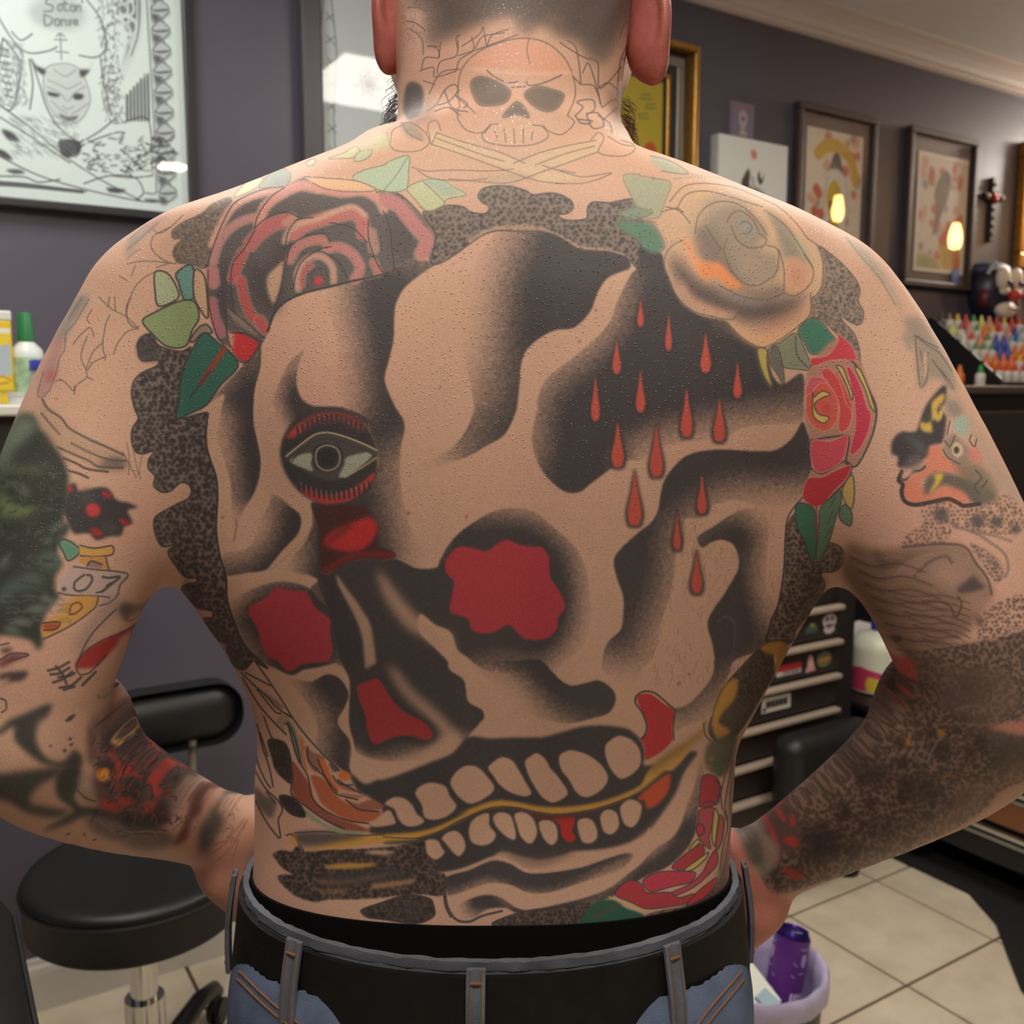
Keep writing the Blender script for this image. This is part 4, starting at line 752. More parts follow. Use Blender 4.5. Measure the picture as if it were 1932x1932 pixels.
# ---- left shoulder web
WB = (104, 92, 86)
tp.lines('A 190,600 240,640 330,590 420,500|A 330,590 200,660 180,740 230,810 310,860|A 0,870 120,850 290,860 370,870|A 30,960 60,880|A 0,1200 50,1060 120,980 210,930|A -60,960 0,1000|A 0,1300 50,1350 90,1340|A 0,1190 0,1290 50,1350|A 330,860 220,900', w=2, col=WB, a=.8)
tp.lines('K 1110,0 1100,90 1160,140 1280,200 1400,320|K 1160,0 1170,140|K 1320,0 1280,100 1280,200|K 1110,180 1070,280 1040,460 1050,570 1070,600 930,670 880,740 820,620 830,540 880,400|K 1400,320 1290,350 1190,470 1150,580|K 1100,100 1000,0|K 910,270 880,220 930,130|K 740,480 800,400 910,310 950,400|K 1040,460 940,560 870,740 880,810 770,900 750,990|K 880,810 940,840|K 750,900 740,950 640,850 560,850|K 640,850 600,830|K 1070,600 1060,640', w=2, col=WB, a=.85)
F('K 780,0 900,0 700,330 650,420 560,420', (128, 128, 126), a=.75, soft=5); F('K 560,400 650,420 600,640 560,800 480,980 390,1020 370,960 430,760 500,560', (176, 132, 128), a=.8, soft=4); F('K 480,770 560,740 550,840 470,860', (176, 92, 92), a=.7, soft=4)
tp.lines('K 660,420 650,540 600,620 570,760 500,940 420,1020 380,1000|K 900,20 760,260 670,360 660,460|K 440,760 400,900 380,980|K 830,0 700,220', w=2.4, col=(110, 104, 106), a=.7)
F('A 0,690 120,590 260,520 300,500 180,620 60,740 0,830', (146, 134, 124), a=.7, soft=4); F('A 120,580 260,500 330,480 220,580 150,640', (176, 130, 124), a=.6, soft=5)
tp.lines('A 0,760 120,660 230,560|A 0,830 60,780 100,760|A 20,680 150,570', w=2, col=(110, 104, 102), a=.6)
# ---- left arm: dark green beast
DG = (58, 62, 56)
F('K -900,900 -200,1500 0,1500 180,1210 330,1190 410,1330 480,1400 560,1540 640,1660 690,1800 690,1940 L 690,250 640,450 720,480 640,620 570,760 620,880 560,1000 560,1150 600,1200 480,1350 430,1480 430,1650 390,1750 300,1650 0,1600 -900,1700', DG, soft=4)
F('K 0,1500 180,1220 330,1210 380,1300 280,1450 130,1640 0,1800', (120, 132, 114), soft=9, a=.9); F('K 100,1600 260,1480 420,1420 560,1560 600,1700 400,1720 300,1800 180,1700', (64, 64, 62), soft=9, a=.9); F('L 0,100 60,200 180,280 340,290 380,330 240,400 100,400 0,390', (112, 128, 86), soft=6, a=.9); F('L 100,30 200,60 320,170 220,160', (124, 130, 122), soft=6, a=.8); F('K 0,1760 260,1700 540,1730 400,1800 120,1800', (92, 100, 78), soft=8, a=.8)
F('L 390,800 520,730 600,830 620,890 520,950 430,920', (88, 102, 92), soft=6, a=.85); F('L 595,660 660,630 800,720 780,790 690,845 640,760', (98, 146, 122), soft=3); LN('L 595,660 660,630 800,720 780,790 690,845 640,760', 3, INK, closed=True)
F('L 0,1120 200,1000 340,950 440,1040 380,1120 140,1180 0,1330', (86, 100, 92), soft=7, a=.8)
for t in ('L 260,1330 400,1290 470,1330 380,1380', 'L 120,1460 220,1420 320,1490 240,1500', 'L 400,1240 450,1180 560,1260 520,1280', 'L 20,1540 110,1500 220,1570 160,1590', 'L 500,540 590,460 660,470 560,570', 'L 420,660 520,610 540,640 440,680', 'L 0,860 80,790 120,790 60,880 0,940'): F(t, (124, 130, 122), soft=4, a=.7)
tp.lines('L 280,940 440,960 400,1000|L 200,1060 380,1100|L 440,850 540,860|L 160,1180 260,1200|L 60,1240 260,1260', w=4, col=INK, a=.7)
# claw strokes over the triceps
tp.lines('K 430,1040 480,1130 620,1230 700,1330 900,1440 1080,1520 1250,1600|K 720,1480 900,1570 1080,1640 1270,1660|K 580,1520 760,1600 900,1660 1000,1720 1240,1730|K 640,1630 760,1680 880,1740 1090,1770|K 700,1760 800,1790 890,1830|K 420,1180 520,1300 600,1390', w=4.5, col=INKL, a=.85, soft=2)
F('K 360,1060 430,1040 500,1130 700,1310 900,1450 1240,1600 1260,1740 1000,1720 740,1600 560,1520 420,1330', (168, 138, 116), a=.45, soft=6); F('K 1080,1640 1200,1620 1280,1680 1250,1740 1000,1730', INKL, a=.6, soft=5)
tp.lines('K 1280,1470 1310,1640 1300,1800|K 1440,1600 1410,1750 1420,1840|K 1350,1560 1400,1800|K 1240,1570 1380,1830', w=1.8, col=(92, 76, 68), a=.6)
# black flower
F('L 700,90 760,60 800,140 960,110 1010,100 1100,120 1180,230 1300,260 1390,305 1290,340 1340,460 1260,500 1220,590 1100,600 980,640 900,570 750,570 700,480 660,400 640,300 680,180', INK, soft=2)
for t in ('L 690,90 730,90 740,150 700,150', 'L 1020,140 1090,150 1130,210 1050,200', 'L 1200,420 1290,440 1320,465 1250,490', 'L 910,520 1000,530 1040,580 970,600'): F(t, (168, 54, 56), soft=1.6)
F('L 870,320 890,270 960,265 1010,310 1000,380 950,405 890,385', (196, 66, 72), soft=1.6)
F('L 800,150 900,120 950,180 880,260 800,230', (84, 80, 76), soft=6, a=.8); F('L 1000,500 1100,460 1190,500 1180,570 1080,580', (92, 88, 84), soft=5, a=.5)
# lantern, banner, numerals
F('L 810,700 950,720 1120,700 1150,720 1120,790 960,800 820,790', (206, 158, 88), soft=1.5); LN('L 810,690 950,720 1120,695 1150,720 1130,785 960,805 810,795', 3, INK); F('L 790,820 1060,810 1080,900 1100,940 880,900', (196, 146, 84), soft=1.5); F('L 880,880 930,850 1030,880 1020,920 900,910', (150, 120, 120), soft=1.5); LN('L 880,900 920,850 1030,885', 3, INK); LN('L 1070,810 1090,900 1110,950', 3, INK)
F('L 740,910 1000,940 1180,950 1290,990 1200,1100 1190,1180 1120,1270 1000,1300 1040,1220 640,1190 580,1150 600,1060 660,970', (186, 160, 152), soft=1.5); LN('L 740,905 1000,940 1180,955 1295,990 1210,1100 1190,1190 1110,1270 1010,1300', 3, INKL); LN('L 590,1170 700,1195 1000,1205 1110,1220', 3, INKL)
LN('L 850,990 760,1060 750,1130 800,1155 870,1130 930,1050 920,1000 880,990', 4.5, INKL); LN('L 1040,1010 1100,1020 1210,1010 1130,1080 1030,1160', 5, INKL); LN('L 1080,1100 1120,1070', 4, INKL); LN('L 975,1170 1030,1160', 3.5, INKL); F('L 620,1130 650,1110 670,1140 640,1155', INKL, soft=1)
F('L 740,1220 1000,1220 960,1320 700,1500 450,1620 420,1500 560,1400', (204, 152, 82), soft=2); LN('L 990,1220 960,1320 720,1500 440,1640', 3, INKL); LN('L 700,1390 720,1300 790,1270 830,1320 760,1380 700,1390', 3.5, (110, 72, 58)); F('L 430,1490 520,1470 600,1470 570,1540 450,1550', (176, 84, 62), soft=2); LN('L 430,1480 600,1465 560,1540 440,1550', 3, (84, 58, 50))
F('L 1000,1320 1200,1200 1290,1280 1180,1400 1000,1550 880,1750 740,1800 780,1620', (150, 128, 122), soft=8, a=.6)
F('L 790,1840 860,1760 1060,1640 1230,1580 1150,1720 1000,1900 830,1940 760,1932 M 580,100 570,40', (168, 58, 58), soft=2); LN('L 1230,1580 1040,1650 870,1760 780,1880', 2.6, INKL); LN('L 1170,1340 950,1560 860,1700 780,1880 M 570,60 600,130 680,110 800,-20', 3, INKL); F('L 1200,1320 1310,1260 1320,1360 1260,1440', INKL, soft=4, a=.8); LN('L 1280,1420 1290,1520 1230,1600', 3, (140, 70, 66))
F('L 0,1760 60,1730 130,1740 60,1780', INKL, soft=3); F('L 0,1860 120,1790 290,1800 120,1880 0,1930', (120, 70, 68), soft=3, a=.9); LN('L 0,1850 120,1785 290,1800 M 60,30', 3, INKL); LN('L 0,1700 90,1680', 3, INKL)
# left elbow and forearm
for t in ('M 360,100 440,80 520,35', 'M 380,130 450,120 520,80', 'M 400,190 480,160 540,110', 'M 440,150 520,140 560,120', 'M 450,230 540,210 610,150', 'M 480,245 560,220', 'M 620,210 680,150 720,110', 'M 420,70 470,130 500,200'): LN(t, 5, INKL, a=.85, soft=2)
F('M 0,130 100,110 210,110 170,170 60,190 0,230 80,150 0,170', (66, 56, 60), soft=3, a=.9); LN('M 0,310 40,330 45,390 10,415', 3, INKL)
F('M -300,520 -100,540 0,540 60,480 200,420 380,350 360,440 300,500 270,600 300,700 360,770 470,790 560,700 620,760 600,830 440,830 300,790 180,700 110,620 100,520 0,580 -300,640', (62, 64, 62), soft=4, a=.95)
F('M 280,480 360,460 340,600 300,640', SKIN, soft=8, a=.5)
F('M 0,880 180,860 460,830 420,900 300,960 220,1060 240,1110 520,1160 400,1210 200,1170 60,1090 -300,1000 -300,850', (66, 68, 64), soft=5, a=.95); F('M 440,870 500,820 600,830 620,950 560,1050 600,1120 700,1130 900,1160 900,1240 640,1200 500,1260 320,1310 500,1200 550,1150 440,1060 415,950', (58, 60, 58), soft=4, a=.95)
F('M 590,900 640,850 690,900 700,990 650,1030 590,990', (170, 140, 122), soft=4, a=.8)
for t in ('M 490,480 530,440 570,430 530,480', 'M 510,615 540,605 530,630', 'M 520,660 550,645 540,670', 'M 370,665 390,660 380,680', 'M 470,700 500,690 490,720'): F(t, INKL, soft=1.5)
# demon mask
F('M 700,420 740,560 760,700 700,900 720,1100 860,1240 1200,1290 1300,1200 1330,980 1310,860 1200,760 1120,620 1020,480 920,370 860,440 820,520', (92, 70, 68), soft=6, a=.95)
F('M 680,490 740,560 730,640 770,700 730,780 680,820 650,700', (96, 72, 66), soft=5, a=.8)
F('M 740,260 880,300 900,380 830,520 760,480 720,350', (170, 150, 132), soft=4, a=.8); tp.lines('M 740,290 760,400 800,470 850,380 880,320|M 800,260 820,400|M 830,520 870,440 900,360|M 780,300 790,380', w=2, col=(110, 98, 90), a=.7)
F('M 890,400 960,420 980,480 920,490', (196, 128, 72), soft=4, a=.9); F('M 850,560 900,600 950,640 900,680 860,630', (210, 160, 96), soft=3); F('M 730,870 800,840 830,890 800,940 740,920', (214, 140, 70), soft=2)
F('M 760,600 860,540 960,620 1010,780 900,760 800,700', (66, 58, 60), soft=5, a=.8); F('M 855,570 900,610 940,640 900,675 865,640', (206, 160, 100), soft=2)
for t in ('M 820,690 870,740 860,780 820,740', 'M 870,790 960,800 1040,880 1060,930 980,900 900,920 880,1020 860,940', 'M 960,520 1010,540 1030,650 1040,740 990,640', 'M 1110,900 1180,870 1240,880 1200,940 1220,1050 1170,1060 1140,980', 'M 900,1060 1000,1040 1000,1100 900,1120', 'M 1060,1180 1130,1100 1200,1080 1160,1150', 'M 740,1080 860,1100 900,1170 800,1150', 'M 1000,560 1040,560 1030,640'): F(t, (188, 66, 56), soft=3, a=.85)
for t in ('M 900,960 1000,900 1080,960 1060,1060 960,1080', 'M 1180,1100 1260,1080 1240,1240 1120,1260', 'M 900,1200 1100,1190 1200,1280 960,1300', 'M 750,780 850,800 860,960 760,960', 'M 1240,900 1320,950 1320,1080 1260,1040'): F(t, (62, 54, 56), soft=5, a=.9)
F('M 730,860 800,835 832,890 800,940 740,920', (214, 140, 70), soft=2)
tp.lines('M 1120,640 1140,760 1100,860|M 1190,760 1240,860 1200,900|M 1040,760 1080,840|M 1060,1000 1130,960 1150,1060|M 940,1000 1040,1060 1020,1130|M 800,1000 900,1040|M 880,1320 1000,1300 1150,1300 1260,1310|M 900,1360 1060,1330 1200,1340', w=2.4, col=(54, 46, 48), a=.7)
F('M 640,1210 760,1200 880,1260 1180,1300 1300,1330 1290,1420 1080,1460 900,1400 720,1330', (92, 84, 80), soft=6, a=.75); tp.lines('M 900,1330 960,1310 1000,1340 950,1370|M 1040,1320 1140,1310 1180,1350|M 740,1230 860,1320', w=3, col=(150, 132, 120), a=.6)
F('M 580,1000 700,1010 730,1090 680,1120 600,1080', (150, 126, 100), soft=4, a=.8); LN('M 580,1000 640,1060 720,1090', 3, INKL)
F('M 1440,960 1500,950 1530,1060 1510,1180 1450,1230 1400,1380 1300,1420 1370,1290 1420,1150', (104, 62, 60), soft=4, a=.9); F('M 1500,1300 1580,1180 1620,1110 1690,1250 1640,1330 1580,1460 1510,1480', (74, 72, 68), soft=6, a=.9); F('M 1300,950 1440,900 1420,1080 1300,1200', (150, 130, 118), soft=8, a=.5); LN('M 1350,940 1440,960 1420,1090', 2.5, GREY)
tp.lines('M 1560,1260 1700,1220|M 1700,1060 1800,1080 1880,1060', w=2, col=GREY, a=.6)
tp.lines('M 500,1340 520,1330|M 630,1330 640,1345|M 700,1380 720,1375', w=3, col=INKL)
for k in range(190):
    x = 690 + 650 * tp.rng.random(); y = 430 + 850 * tp.rng.random()
    if y < 430 + (x - 880) * 0.95 or y > 1250 or x < 700: continue
    d, e = tp.rng.normal(size=2) * 34; LN(f'M {x:.0f},{y:.0f} {x + d * .5 + 14:.0f},{y + e * .5:.0f} {x + d:.0f},{y + e + 24:.0f}', 2.4, [(48, 42, 44), (176, 70, 58), (120, 92, 84), (56, 48, 50)][k % 4], a=.7)
for k in range(60):
    x = 1330 + 420 * tp.rng.random(); y = 950 + (x - 1330) * .35 + 330 * tp.rng.random()
    d, e = tp.rng.normal(size=2) * 30; LN(f'M {x:.0f},{y:.0f} {x + d * .5 + 10:.0f},{y + e * .5:.0f} {x + d:.0f},{y + e + 20:.0f}', 2.2, [(96, 84, 78), (120, 104, 96)][k % 2], a=.55)
for k in range(160):
    x = 700 * tp.rng.random() - 60; y = 1500 * tp.rng.random(); p_ = np.array([0, 0])
    if y < 1200 or x > 620: continue
    LN(f'L {x:.0f},{y:.0f} {x + 60:.0f},{y - 14:.0f} {x + 110:.0f},{y + 6:.0f}', 4, (104, 112, 104), a=.35, soft=2)
for k in range(120):
    x, y = tp.rng.random(2) * [620, 1300]; x -= 30
    if y > 1150 - x * .3 and y > 900: continue
    an = tp.rng.random() * 6.28; LN(f'L {x:.0f},{y - 150:.0f} {x + 50 * math.cos(an):.0f},{y - 150 + 30 * math.sin(an):.0f} {x + 90 * math.cos(an + .4):.0f},{y - 150 + 60 * math.sin(an + .4):.0f}', 5, [(40, 46, 42), (96, 108, 92), (76, 84, 74)][k % 3], a=.35, soft=3)
# creases of the wrist
tp.lines('M 1560,1500 1680,1420 1760,1330 1840,1220|M 1640,1530 1740,1440 1850,1240|M 1760,1500 1800,1380|M 1830,1300 1870,1220', w=3, col=(166, 104, 88), a=.6, soft=2)
F('M 1400,1530 1560,1530 1700,1450 1780,1400 1850,1500 1800,1932 1500,1800', (196, 122, 108), soft=20, a=.6)

# ---- right arm
F('U 720,0 880,0 1060,260 1190,460 1240,640 1230,740 1120,640 1010,600 960,620 950,690 870,700 850,560 820,260 740,120', (150, 136, 122), soft=5, a=.85); F('U 700,180 760,140 830,200 800,330 750,320', (156, 142, 128), soft=3, a=.8)
tp.lines('U 830,190 840,330 860,560 880,700|U 960,350 950,600 900,700|U 880,330 900,420 920,560|U 820,170 960,280 1080,360 1200,540|U 850,180 940,240 1060,300|U 1000,420 1100,560 1200,720|U 1080,520 1180,640 1220,720', w=3, col=(104, 96, 90), a=.75); F('U 930,350 960,400 940,580 910,590 905,430', (206, 170, 142), soft=2, a=.8)
F('C 1560,660 1700,760 1800,880 1932,1100 2000,1300 1900,1100 1740,900 1640,770', (150, 146, 134), soft=4, a=.7); LN('C 1560,670 1660,800 1800,960 1932,1180', 2, (120, 114, 106), a=.7)
F('U 1130,650 1180,660 1250,800 1360,960 1500,1200 1700,1500 1900,1850 1760,1800 1600,1560 1460,1280 1280,1000 1150,980 1140,800', (176, 158, 140), soft=6, a=.7); F('U 1140,820 1280,880 1300,980 1210,1010 1160,960', (140, 128, 120), soft=4, a=.8)
F('U 1090,700 1140,690 1130,850 1080,920 1140,1000 1120,1200 1090,1270 980,1300 980,1380 920,1420 780,1500 700,1510 650,1500 650,1400 590,1370 590,1260 640,1180 700,1150 830,1150 870,1060 930,900 1000,800', (64, 58, 62), soft=2.5)
F('U 1000,850 1110,760 1120,830 1050,930 1090,1000 1060,1050 990,1020 1000,1150 900,1140 880,1060 960,1040 990,960', (204, 168, 82), soft=2); F('U 920,990 950,940 990,970 980,1040 930,1060', (74, 68, 68), soft=2); F('U 1090,930 1110,960 1080,1030 1060,970', (206, 170, 90), soft=1.5); F('U 700,1190 830,1220 920,1290 940,1390 880,1370 800,1270', (86, 92, 92), soft=5, a=.8); F('U 780,1400 860,1390 920,1460 760,1560 700,1500', (110, 96, 98), soft=5, a=.8)
F('U 980,1300 1090,1290 1120,1380 1200,1440 1350,1520 1400,1640 1200,1560 1060,1560 920,1620 880,1680 960,1760 1050,1720 1260,1700 1380,1850 1330,1890 1000,1860 850,1880 720,1800 690,1680 800,1600 920,1500', (210, 126, 100), soft=3, a=.95)
F('U 920,1680 960,1600 1060,1560 1200,1580 1400,1640 1640,1790 1560,1870 1420,1880 1320,1760 1140,1690 1040,1720 930,1790', (96, 88, 80), soft=3, a=.95); F('U 1020,1590 1080,1570 1115,1590 1060,1690 970,1760 1030,1650', (212, 172, 72), soft=2)
LN('U 690,1560 660,1640 700,1680 690,1760 720,1850 820,1890 1000,1860 1160,1830 1260,1870 1320,1900 1480,1880', 8, (60, 52, 50), a=.9, soft=2); LN('U 690,1540 680,1620 740,1630 800,1560 880,1540 930,1500', 5, INKL); F('U 720,1540 800,1530 780,1600 710,1610', (206, 158, 136), soft=2, a=.8)
F('U 1110,1320 1150,1200 1240,1180 1290,1240 1350,1290 1420,1400 1360,1460 1240,1480 1150,1410', (146, 130, 116), soft=3, a=.9); F('U 1200,1310 1240,1260 1300,1290 1310,1370 1250,1410 1210,1370', (206, 182, 150), soft=1.5); F('U 1220,1320 1250,1300 1275,1330 1260,1370 1230,1365', (70, 62, 62), soft=1.5); F('U 1210,1070 1260,1000 1350,1000 1370,1120 1330,1210 1240,1150', (158, 178, 160), soft=3, a=.9); F('U 1380,1310 1460,1310 1520,1440 1440,1460 1360,1440', (210, 130, 118), soft=3, a=.8); F('U 1230,1500 1400,1460 1560,1560 1660,1780 1540,1870 1400,1700', (118, 110, 92), soft=6, a=.8)
tp.lines('U 1110,1330 1160,1410 1280,1480|U 1130,1240 1180,1300 1230,1190|U 1400,1180 1380,1240 1430,1300 1450,1220|U 1150,1180 1180,1040|U 1440,1540 1500,1620 1430,1700 1480,1780|U 1560,1640 1500,1720', w=2.4, col=(72, 64, 62), a=.8)
# dotted skin with hair of a portrait
SP('V 900,180 1100,140 1300,200 1500,190 1700,80 1850,120 1932,300 1932,420 1700,480 1400,440 1250,420 1180,470 1130,560 700,580 800,430 900,380', None, (70, 60, 58), 8.4, 2.2)
for x, y, r in ((1090, 280, 16), (1460, 340, 15), (1650, 350, 12), (1840, 420, 10)):
    F(f'V {x - r * 5},{y} {x - r * 3},{y - r * 4} {x},{y - r * 5} {x + r * 3},{y - r * 4} {x + r * 5},{y} {x + r * 3},{y + r * 3} {x},{y + r * 5} {x - r * 3},{y + r * 3}', (84, 78, 78), soft=4, a=.9)
HB = (112, 88, 74)
F('V 170,550 400,620 700,610 1100,570 1330,610 1500,880 1620,1060 1500,1200 1400,1400 1300,1500 1000,1650 700,1640 560,1500 400,1280 200,1060 80,850 120,650', (132, 104, 88), soft=6, a=.9)
F('V 640,860 800,740 1000,640 1250,620 1370,720 1500,900 1560,1050 1400,1100 1250,1080 1150,1060 1000,1000 800,900', (156, 124, 110), soft=6, a=.9); F('V 1000,860 1150,800 1300,840 1250,980 1080,960', (186, 142, 124), soft=10, a=.7); F('V 1250,1030 1340,950 1420,890 1470,950 1530,1010 1420,1060 1300,1070', (84, 72, 68), soft=3); F('V 1270,1140 1400,1080 1600,1120 1560,1250 1400,1300 1280,1230', (168, 128, 114), soft=8, a=.8)
LN('V 700,600 1100,570 1330,600 1440,760 1560,920 1600,1080', 5, (92, 76, 70), a=.8, soft=3); LN('V 820,890 960,760 1130,690 1200,760', 6, (100, 80, 72), a=.7, soft=4); LN('V 620,880 760,760 1000,660', 4, (166, 138, 122), a=.6, soft=3)
for k in range(16):
    y = 640 + k * 66; x = 140 + k * 34
    tp.lines(f'V {x},{y} {x + 220},{y + 90 - k * 3} {x + 480},{y + 60} {x + 760},{y + 150}', w=3.4, col=(88, 66, 56) if k % 2 else (160, 128, 108), a=.6, soft=3)
for k in range(9):
    y = 1040 + k * 70
    tp.lines(f'V {560 + k * 50},{y} {800 + k * 40},{y + 60} {1100 + k * 20},{y + 50} {1380},{y + 130}', w=3, col=(84, 64, 54), a=.55, soft=3)
F('V 400,620 560,740 820,700 560,820 480,850', (86, 68, 60), soft=5, a=.6); LN('V 1260,1100 1300,1180 1240,1310 1180,1200 1060,1150 900,1150', 3.5, (80, 60, 52), a=.7, soft=2); F('V 1440,1280 1520,1360 1460,1400', (80, 66, 62), soft=4, a=.8)
SP('V 1380,560 1560,640 1700,760 1720,900 1640,960 1500,760', (176, 142, 126), (72, 62, 60), 8, 2.4, a_base=.6); LN('V 1210,340 1250,400 1400,440 1600,560 1740,680 1770,820 1740,900', 5, (120, 104, 98), a=.7, soft=4); LN('V 1400,450 1600,480 1800,540', 5, (120, 104, 98), a=.6, soft=4)
SP('V 1500,1300 1700,1150 1932,1100 1932,1500 1500,1600', None, (70, 60, 58), 8.4, 2.4)
# forearm: dense stipple
FA = (138, 112, 98)
FR = 'V 560,1500 800,1650 1200,1600 1500,1560 2400,1400 2400,1932 N 2400,600 2300,1100 1932,1100 1740,1180 1640,1300 1400,1460 1100,1600 970,1690 660,1780 300,1890 150,1932 0,1932 -100,1700 -230,1600 -260,1540 -120,1460 0,1330 200,1150 440,960 560,800 650,620 760,460 920,280 1040,160 1000,60 1000,0'
F(FR, FA, soft=5); SP(FR, None, (70, 56, 50), 7.6, 3.2, a_dot=.8, jit=.8)
for k in range(150):
    x = tp.rng.random() * 1750; y = tp.rng.random() * 1500 + 300
    p = np.array([x, y])
    if y < 1500 - x * 1.0 + 250 or y > 2000 - x * 0.42: continue
    r = 18 + 34 * tp.rng.random()
    F(f'N {x - r:.0f},{y:.0f} {x - r * .3:.0f},{y - r * .9:.0f} {x + r * .8:.0f},{y - r * .5:.0f} {x + r:.0f},{y + r * .4:.0f} {x:.0f},{y + r:.0f}', (68, 54, 48), soft=3.5, a=.75)
for t in ('N 640,960 760,930 880,980 940,1050 820,1130 700,1130', 'N 1080,1080 1250,1080 1290,1230 1150,1260', 'N 240,1400 380,1420 560,1500 500,1650 300,1700', 'N 760,1430 960,1440 900,1530', 'N 1340,420 1440,300 1600,280 1700,380 1660,480 1480,560 1340,500'): F(t, (66, 56, 54), soft=9, a=.7)
F('N 1000,60 1200,140 1420,230 1640,240 1800,280 1890,400 1880,540 1760,640 1600,700 1440,600 1300,540 1240,400 1100,260 1040,160', (112, 88, 78), soft=4, a=.55); LN('N 1600,700 1760,650 1880,550 1910,420 1860,300', 2.6, (74, 60, 54), a=.8); LN('N 1440,540 1560,530 1640,560', 4, (120, 112, 108), a=.6, soft=3); LN('N 1400,340 1440,380 1420,440', 4, (120, 112, 108), a=.6, soft=3)
F('N 920,270 1040,145 1090,200 1130,330 1070,330 1060,420 1045,560 1015,430 1000,310', (190, 84, 80), soft=3); F('N 1650,700 1740,660 1932,640 2100,650 2100,740 1932,760', (196, 130, 110), soft=4, a=.9)
F('N 1600,700 1932,770 2100,760 2000,1000 1700,1000 1640,1010 1700,920 1690,820', (92, 80, 72), soft=6, a=.9); LN('N 1560,690 1690,830 1700,930 1620,1020 1480,1080', 3, (84, 70, 62), a=.8)
F('N 1460,1130 1600,1110 1760,1050 1932,900 1932,1100 1740,1180 1500,1400 1200,1560 960,1690 660,1780 700,1700 1000,1600 1250,1450 1380,1300', (176, 136, 116), soft=14, a=.55)
F('N 1280,720 1320,710 1335,760 1300,750', (190, 130, 60), soft=2); F('N 1040,770 1070,780 1060,830 1045,825', (190, 130, 60), soft=2); LN('N 1300,760 1220,890 1200,950 1120,910', 5, (124, 120, 116), a=.75, soft=2); LN('N 1200,950 1230,1010', 4, (124, 120, 116), a=.6, soft=2); LN('N 1320,1060 1390,1050', 4, (170, 110, 62), a=.7, soft=2)
F('N 0,1420 30,1330 100,1290 190,1320 240,1430 240,1560 180,1640 60,1600 0,1520', (98, 76, 70), soft=4)
for t in ('N 60,1330 110,1320 130,1380 90,1380', 'N 170,1340 195,1360 190,1440 165,1420', 'N 10,1400 40,1450 80,1560 90,1610 30,1540', 'N 110,1530 190,1510 230,1560 220,1600 140,1570', 'N -40,1640 20,1600 80,1690 40,1720', 'N 100,1760 180,1760 280,1820 200,1840', 'N -80,1560 -40,1540 -10,1610 -60,1620'): F(t, (186, 66, 62), soft=2.5, a=.9)
F('P 1385,1570 1420,1555 1470,1600 1450,1650 1400,1640', (150, 140, 124), soft=4, a=.8); F('P 1400,1590 1430,1580 1440,1630 1410,1625', (96, 90, 84), soft=4, a=.8)
F('P 1378,1570 1398,1590 1420,1640 1470,1690 1520,1700 1500,1800 1380,1800', (206, 130, 112), soft=5)
# moles and blemishes
for x, y, r in ((982, 598, 3), (1050, 590, 2.5), (1093, 644, 3), (975, 680, 2.5), (1124, 585, 3), (770, 968, 4), (420, 976, 3), (1212, 584, 2), (736, 510, 4), (880, 975, 3), (830, 730, 2.5), (1280, 1290, 3.5), (1300, 1272, 2.5), (389, 1058, 4), (106, 752, 2.5), (1232, 337, 2)):
    F(f'P {x - r},{y} {x},{y - r} {x + r},{y} {x},{y + r}', (150, 84, 62), soft=1.2, a=.75)
for k in range(420):
    x, y = tp.rng.random(2) * [1100, 1300] + [440, 400]; r = .8 + 1.0 * tp.rng.random()
    F(f'P {x - r:.1f},{y:.1f} {x:.1f},{y - r:.1f} {x + r:.1f},{y:.1f} {x:.1f},{y + r:.1f}', (168, 92, 76), soft=.9, a=.45, smooth=False)
for k in range(260):
    x, y = tp.rng.random(2) * [230, 330] + [1230, 950]; l = 8 + 12 * tp.rng.random(); d = tp.rng.normal() * 4
    LN(f'P {x:.1f},{y:.1f} {x + d * .5:.1f},{y + l * .5:.1f} {x + d:.1f},{y + l:.1f}', .8, (84, 56, 46), a=.4)
# ------------------------------------------------------------------ the shop
CEIL = 2.52; WY = 2.19; XL, XR, YB = -1.35, 4.75, -2.6
WALL = mat('wall_paint', (88, 84, 97), .38, spec=.45, noise=.05, nscale=3, bump=.06, bscale=60, coords='World')
CEILM = mat('ceiling_paint', (236, 233, 229), .7, noise=.03, nscale=2)
TRIM = mat('trim_white', (226, 214, 208), .4)
GROUT = mat('grout', (98, 84, 62), .9, noise=.1)
TILE = mat('floor_tile', (218, 202, 178), .42, noise=.13, nscale=9, bump=.04, bscale=80, coords='World')
BLACK = mat('black_vinyl', (30, 30, 31), .42, spec=.45, noise=.1, nscale=20, bump=.15, bscale=700)
BLACKM = mat('black_metal', (24, 23, 24), .45, noise=.12, nscale=12)
CHROME = mat('chrome', (214, 214, 210), .16, metal=1.0)
def structure(name, mb, m):
    o = mb.build(name, m); o['kind'] = 'structure'; return o
fl = structure('floor', MB().box(((XL + XR) / 2, (YB + WY) / 2, -.056), (XR - XL + .2, WY - YB + .2, .100)), GROUT)
TP, G0 = .3425, .008
tm = MB().box((0, 0, -.003), (TP - G0, TP - G0, .006), bev=.0015).mesh('tile'); tm.materials.append(TILE)
nx0 = math.ceil((XL - 2.172) / TP); nx1 = math.floor((XR - 2.172) / TP); ny0 = math.ceil((YB - 1.237) / TP); ny1 = math.floor((WY - 1.237) / TP)
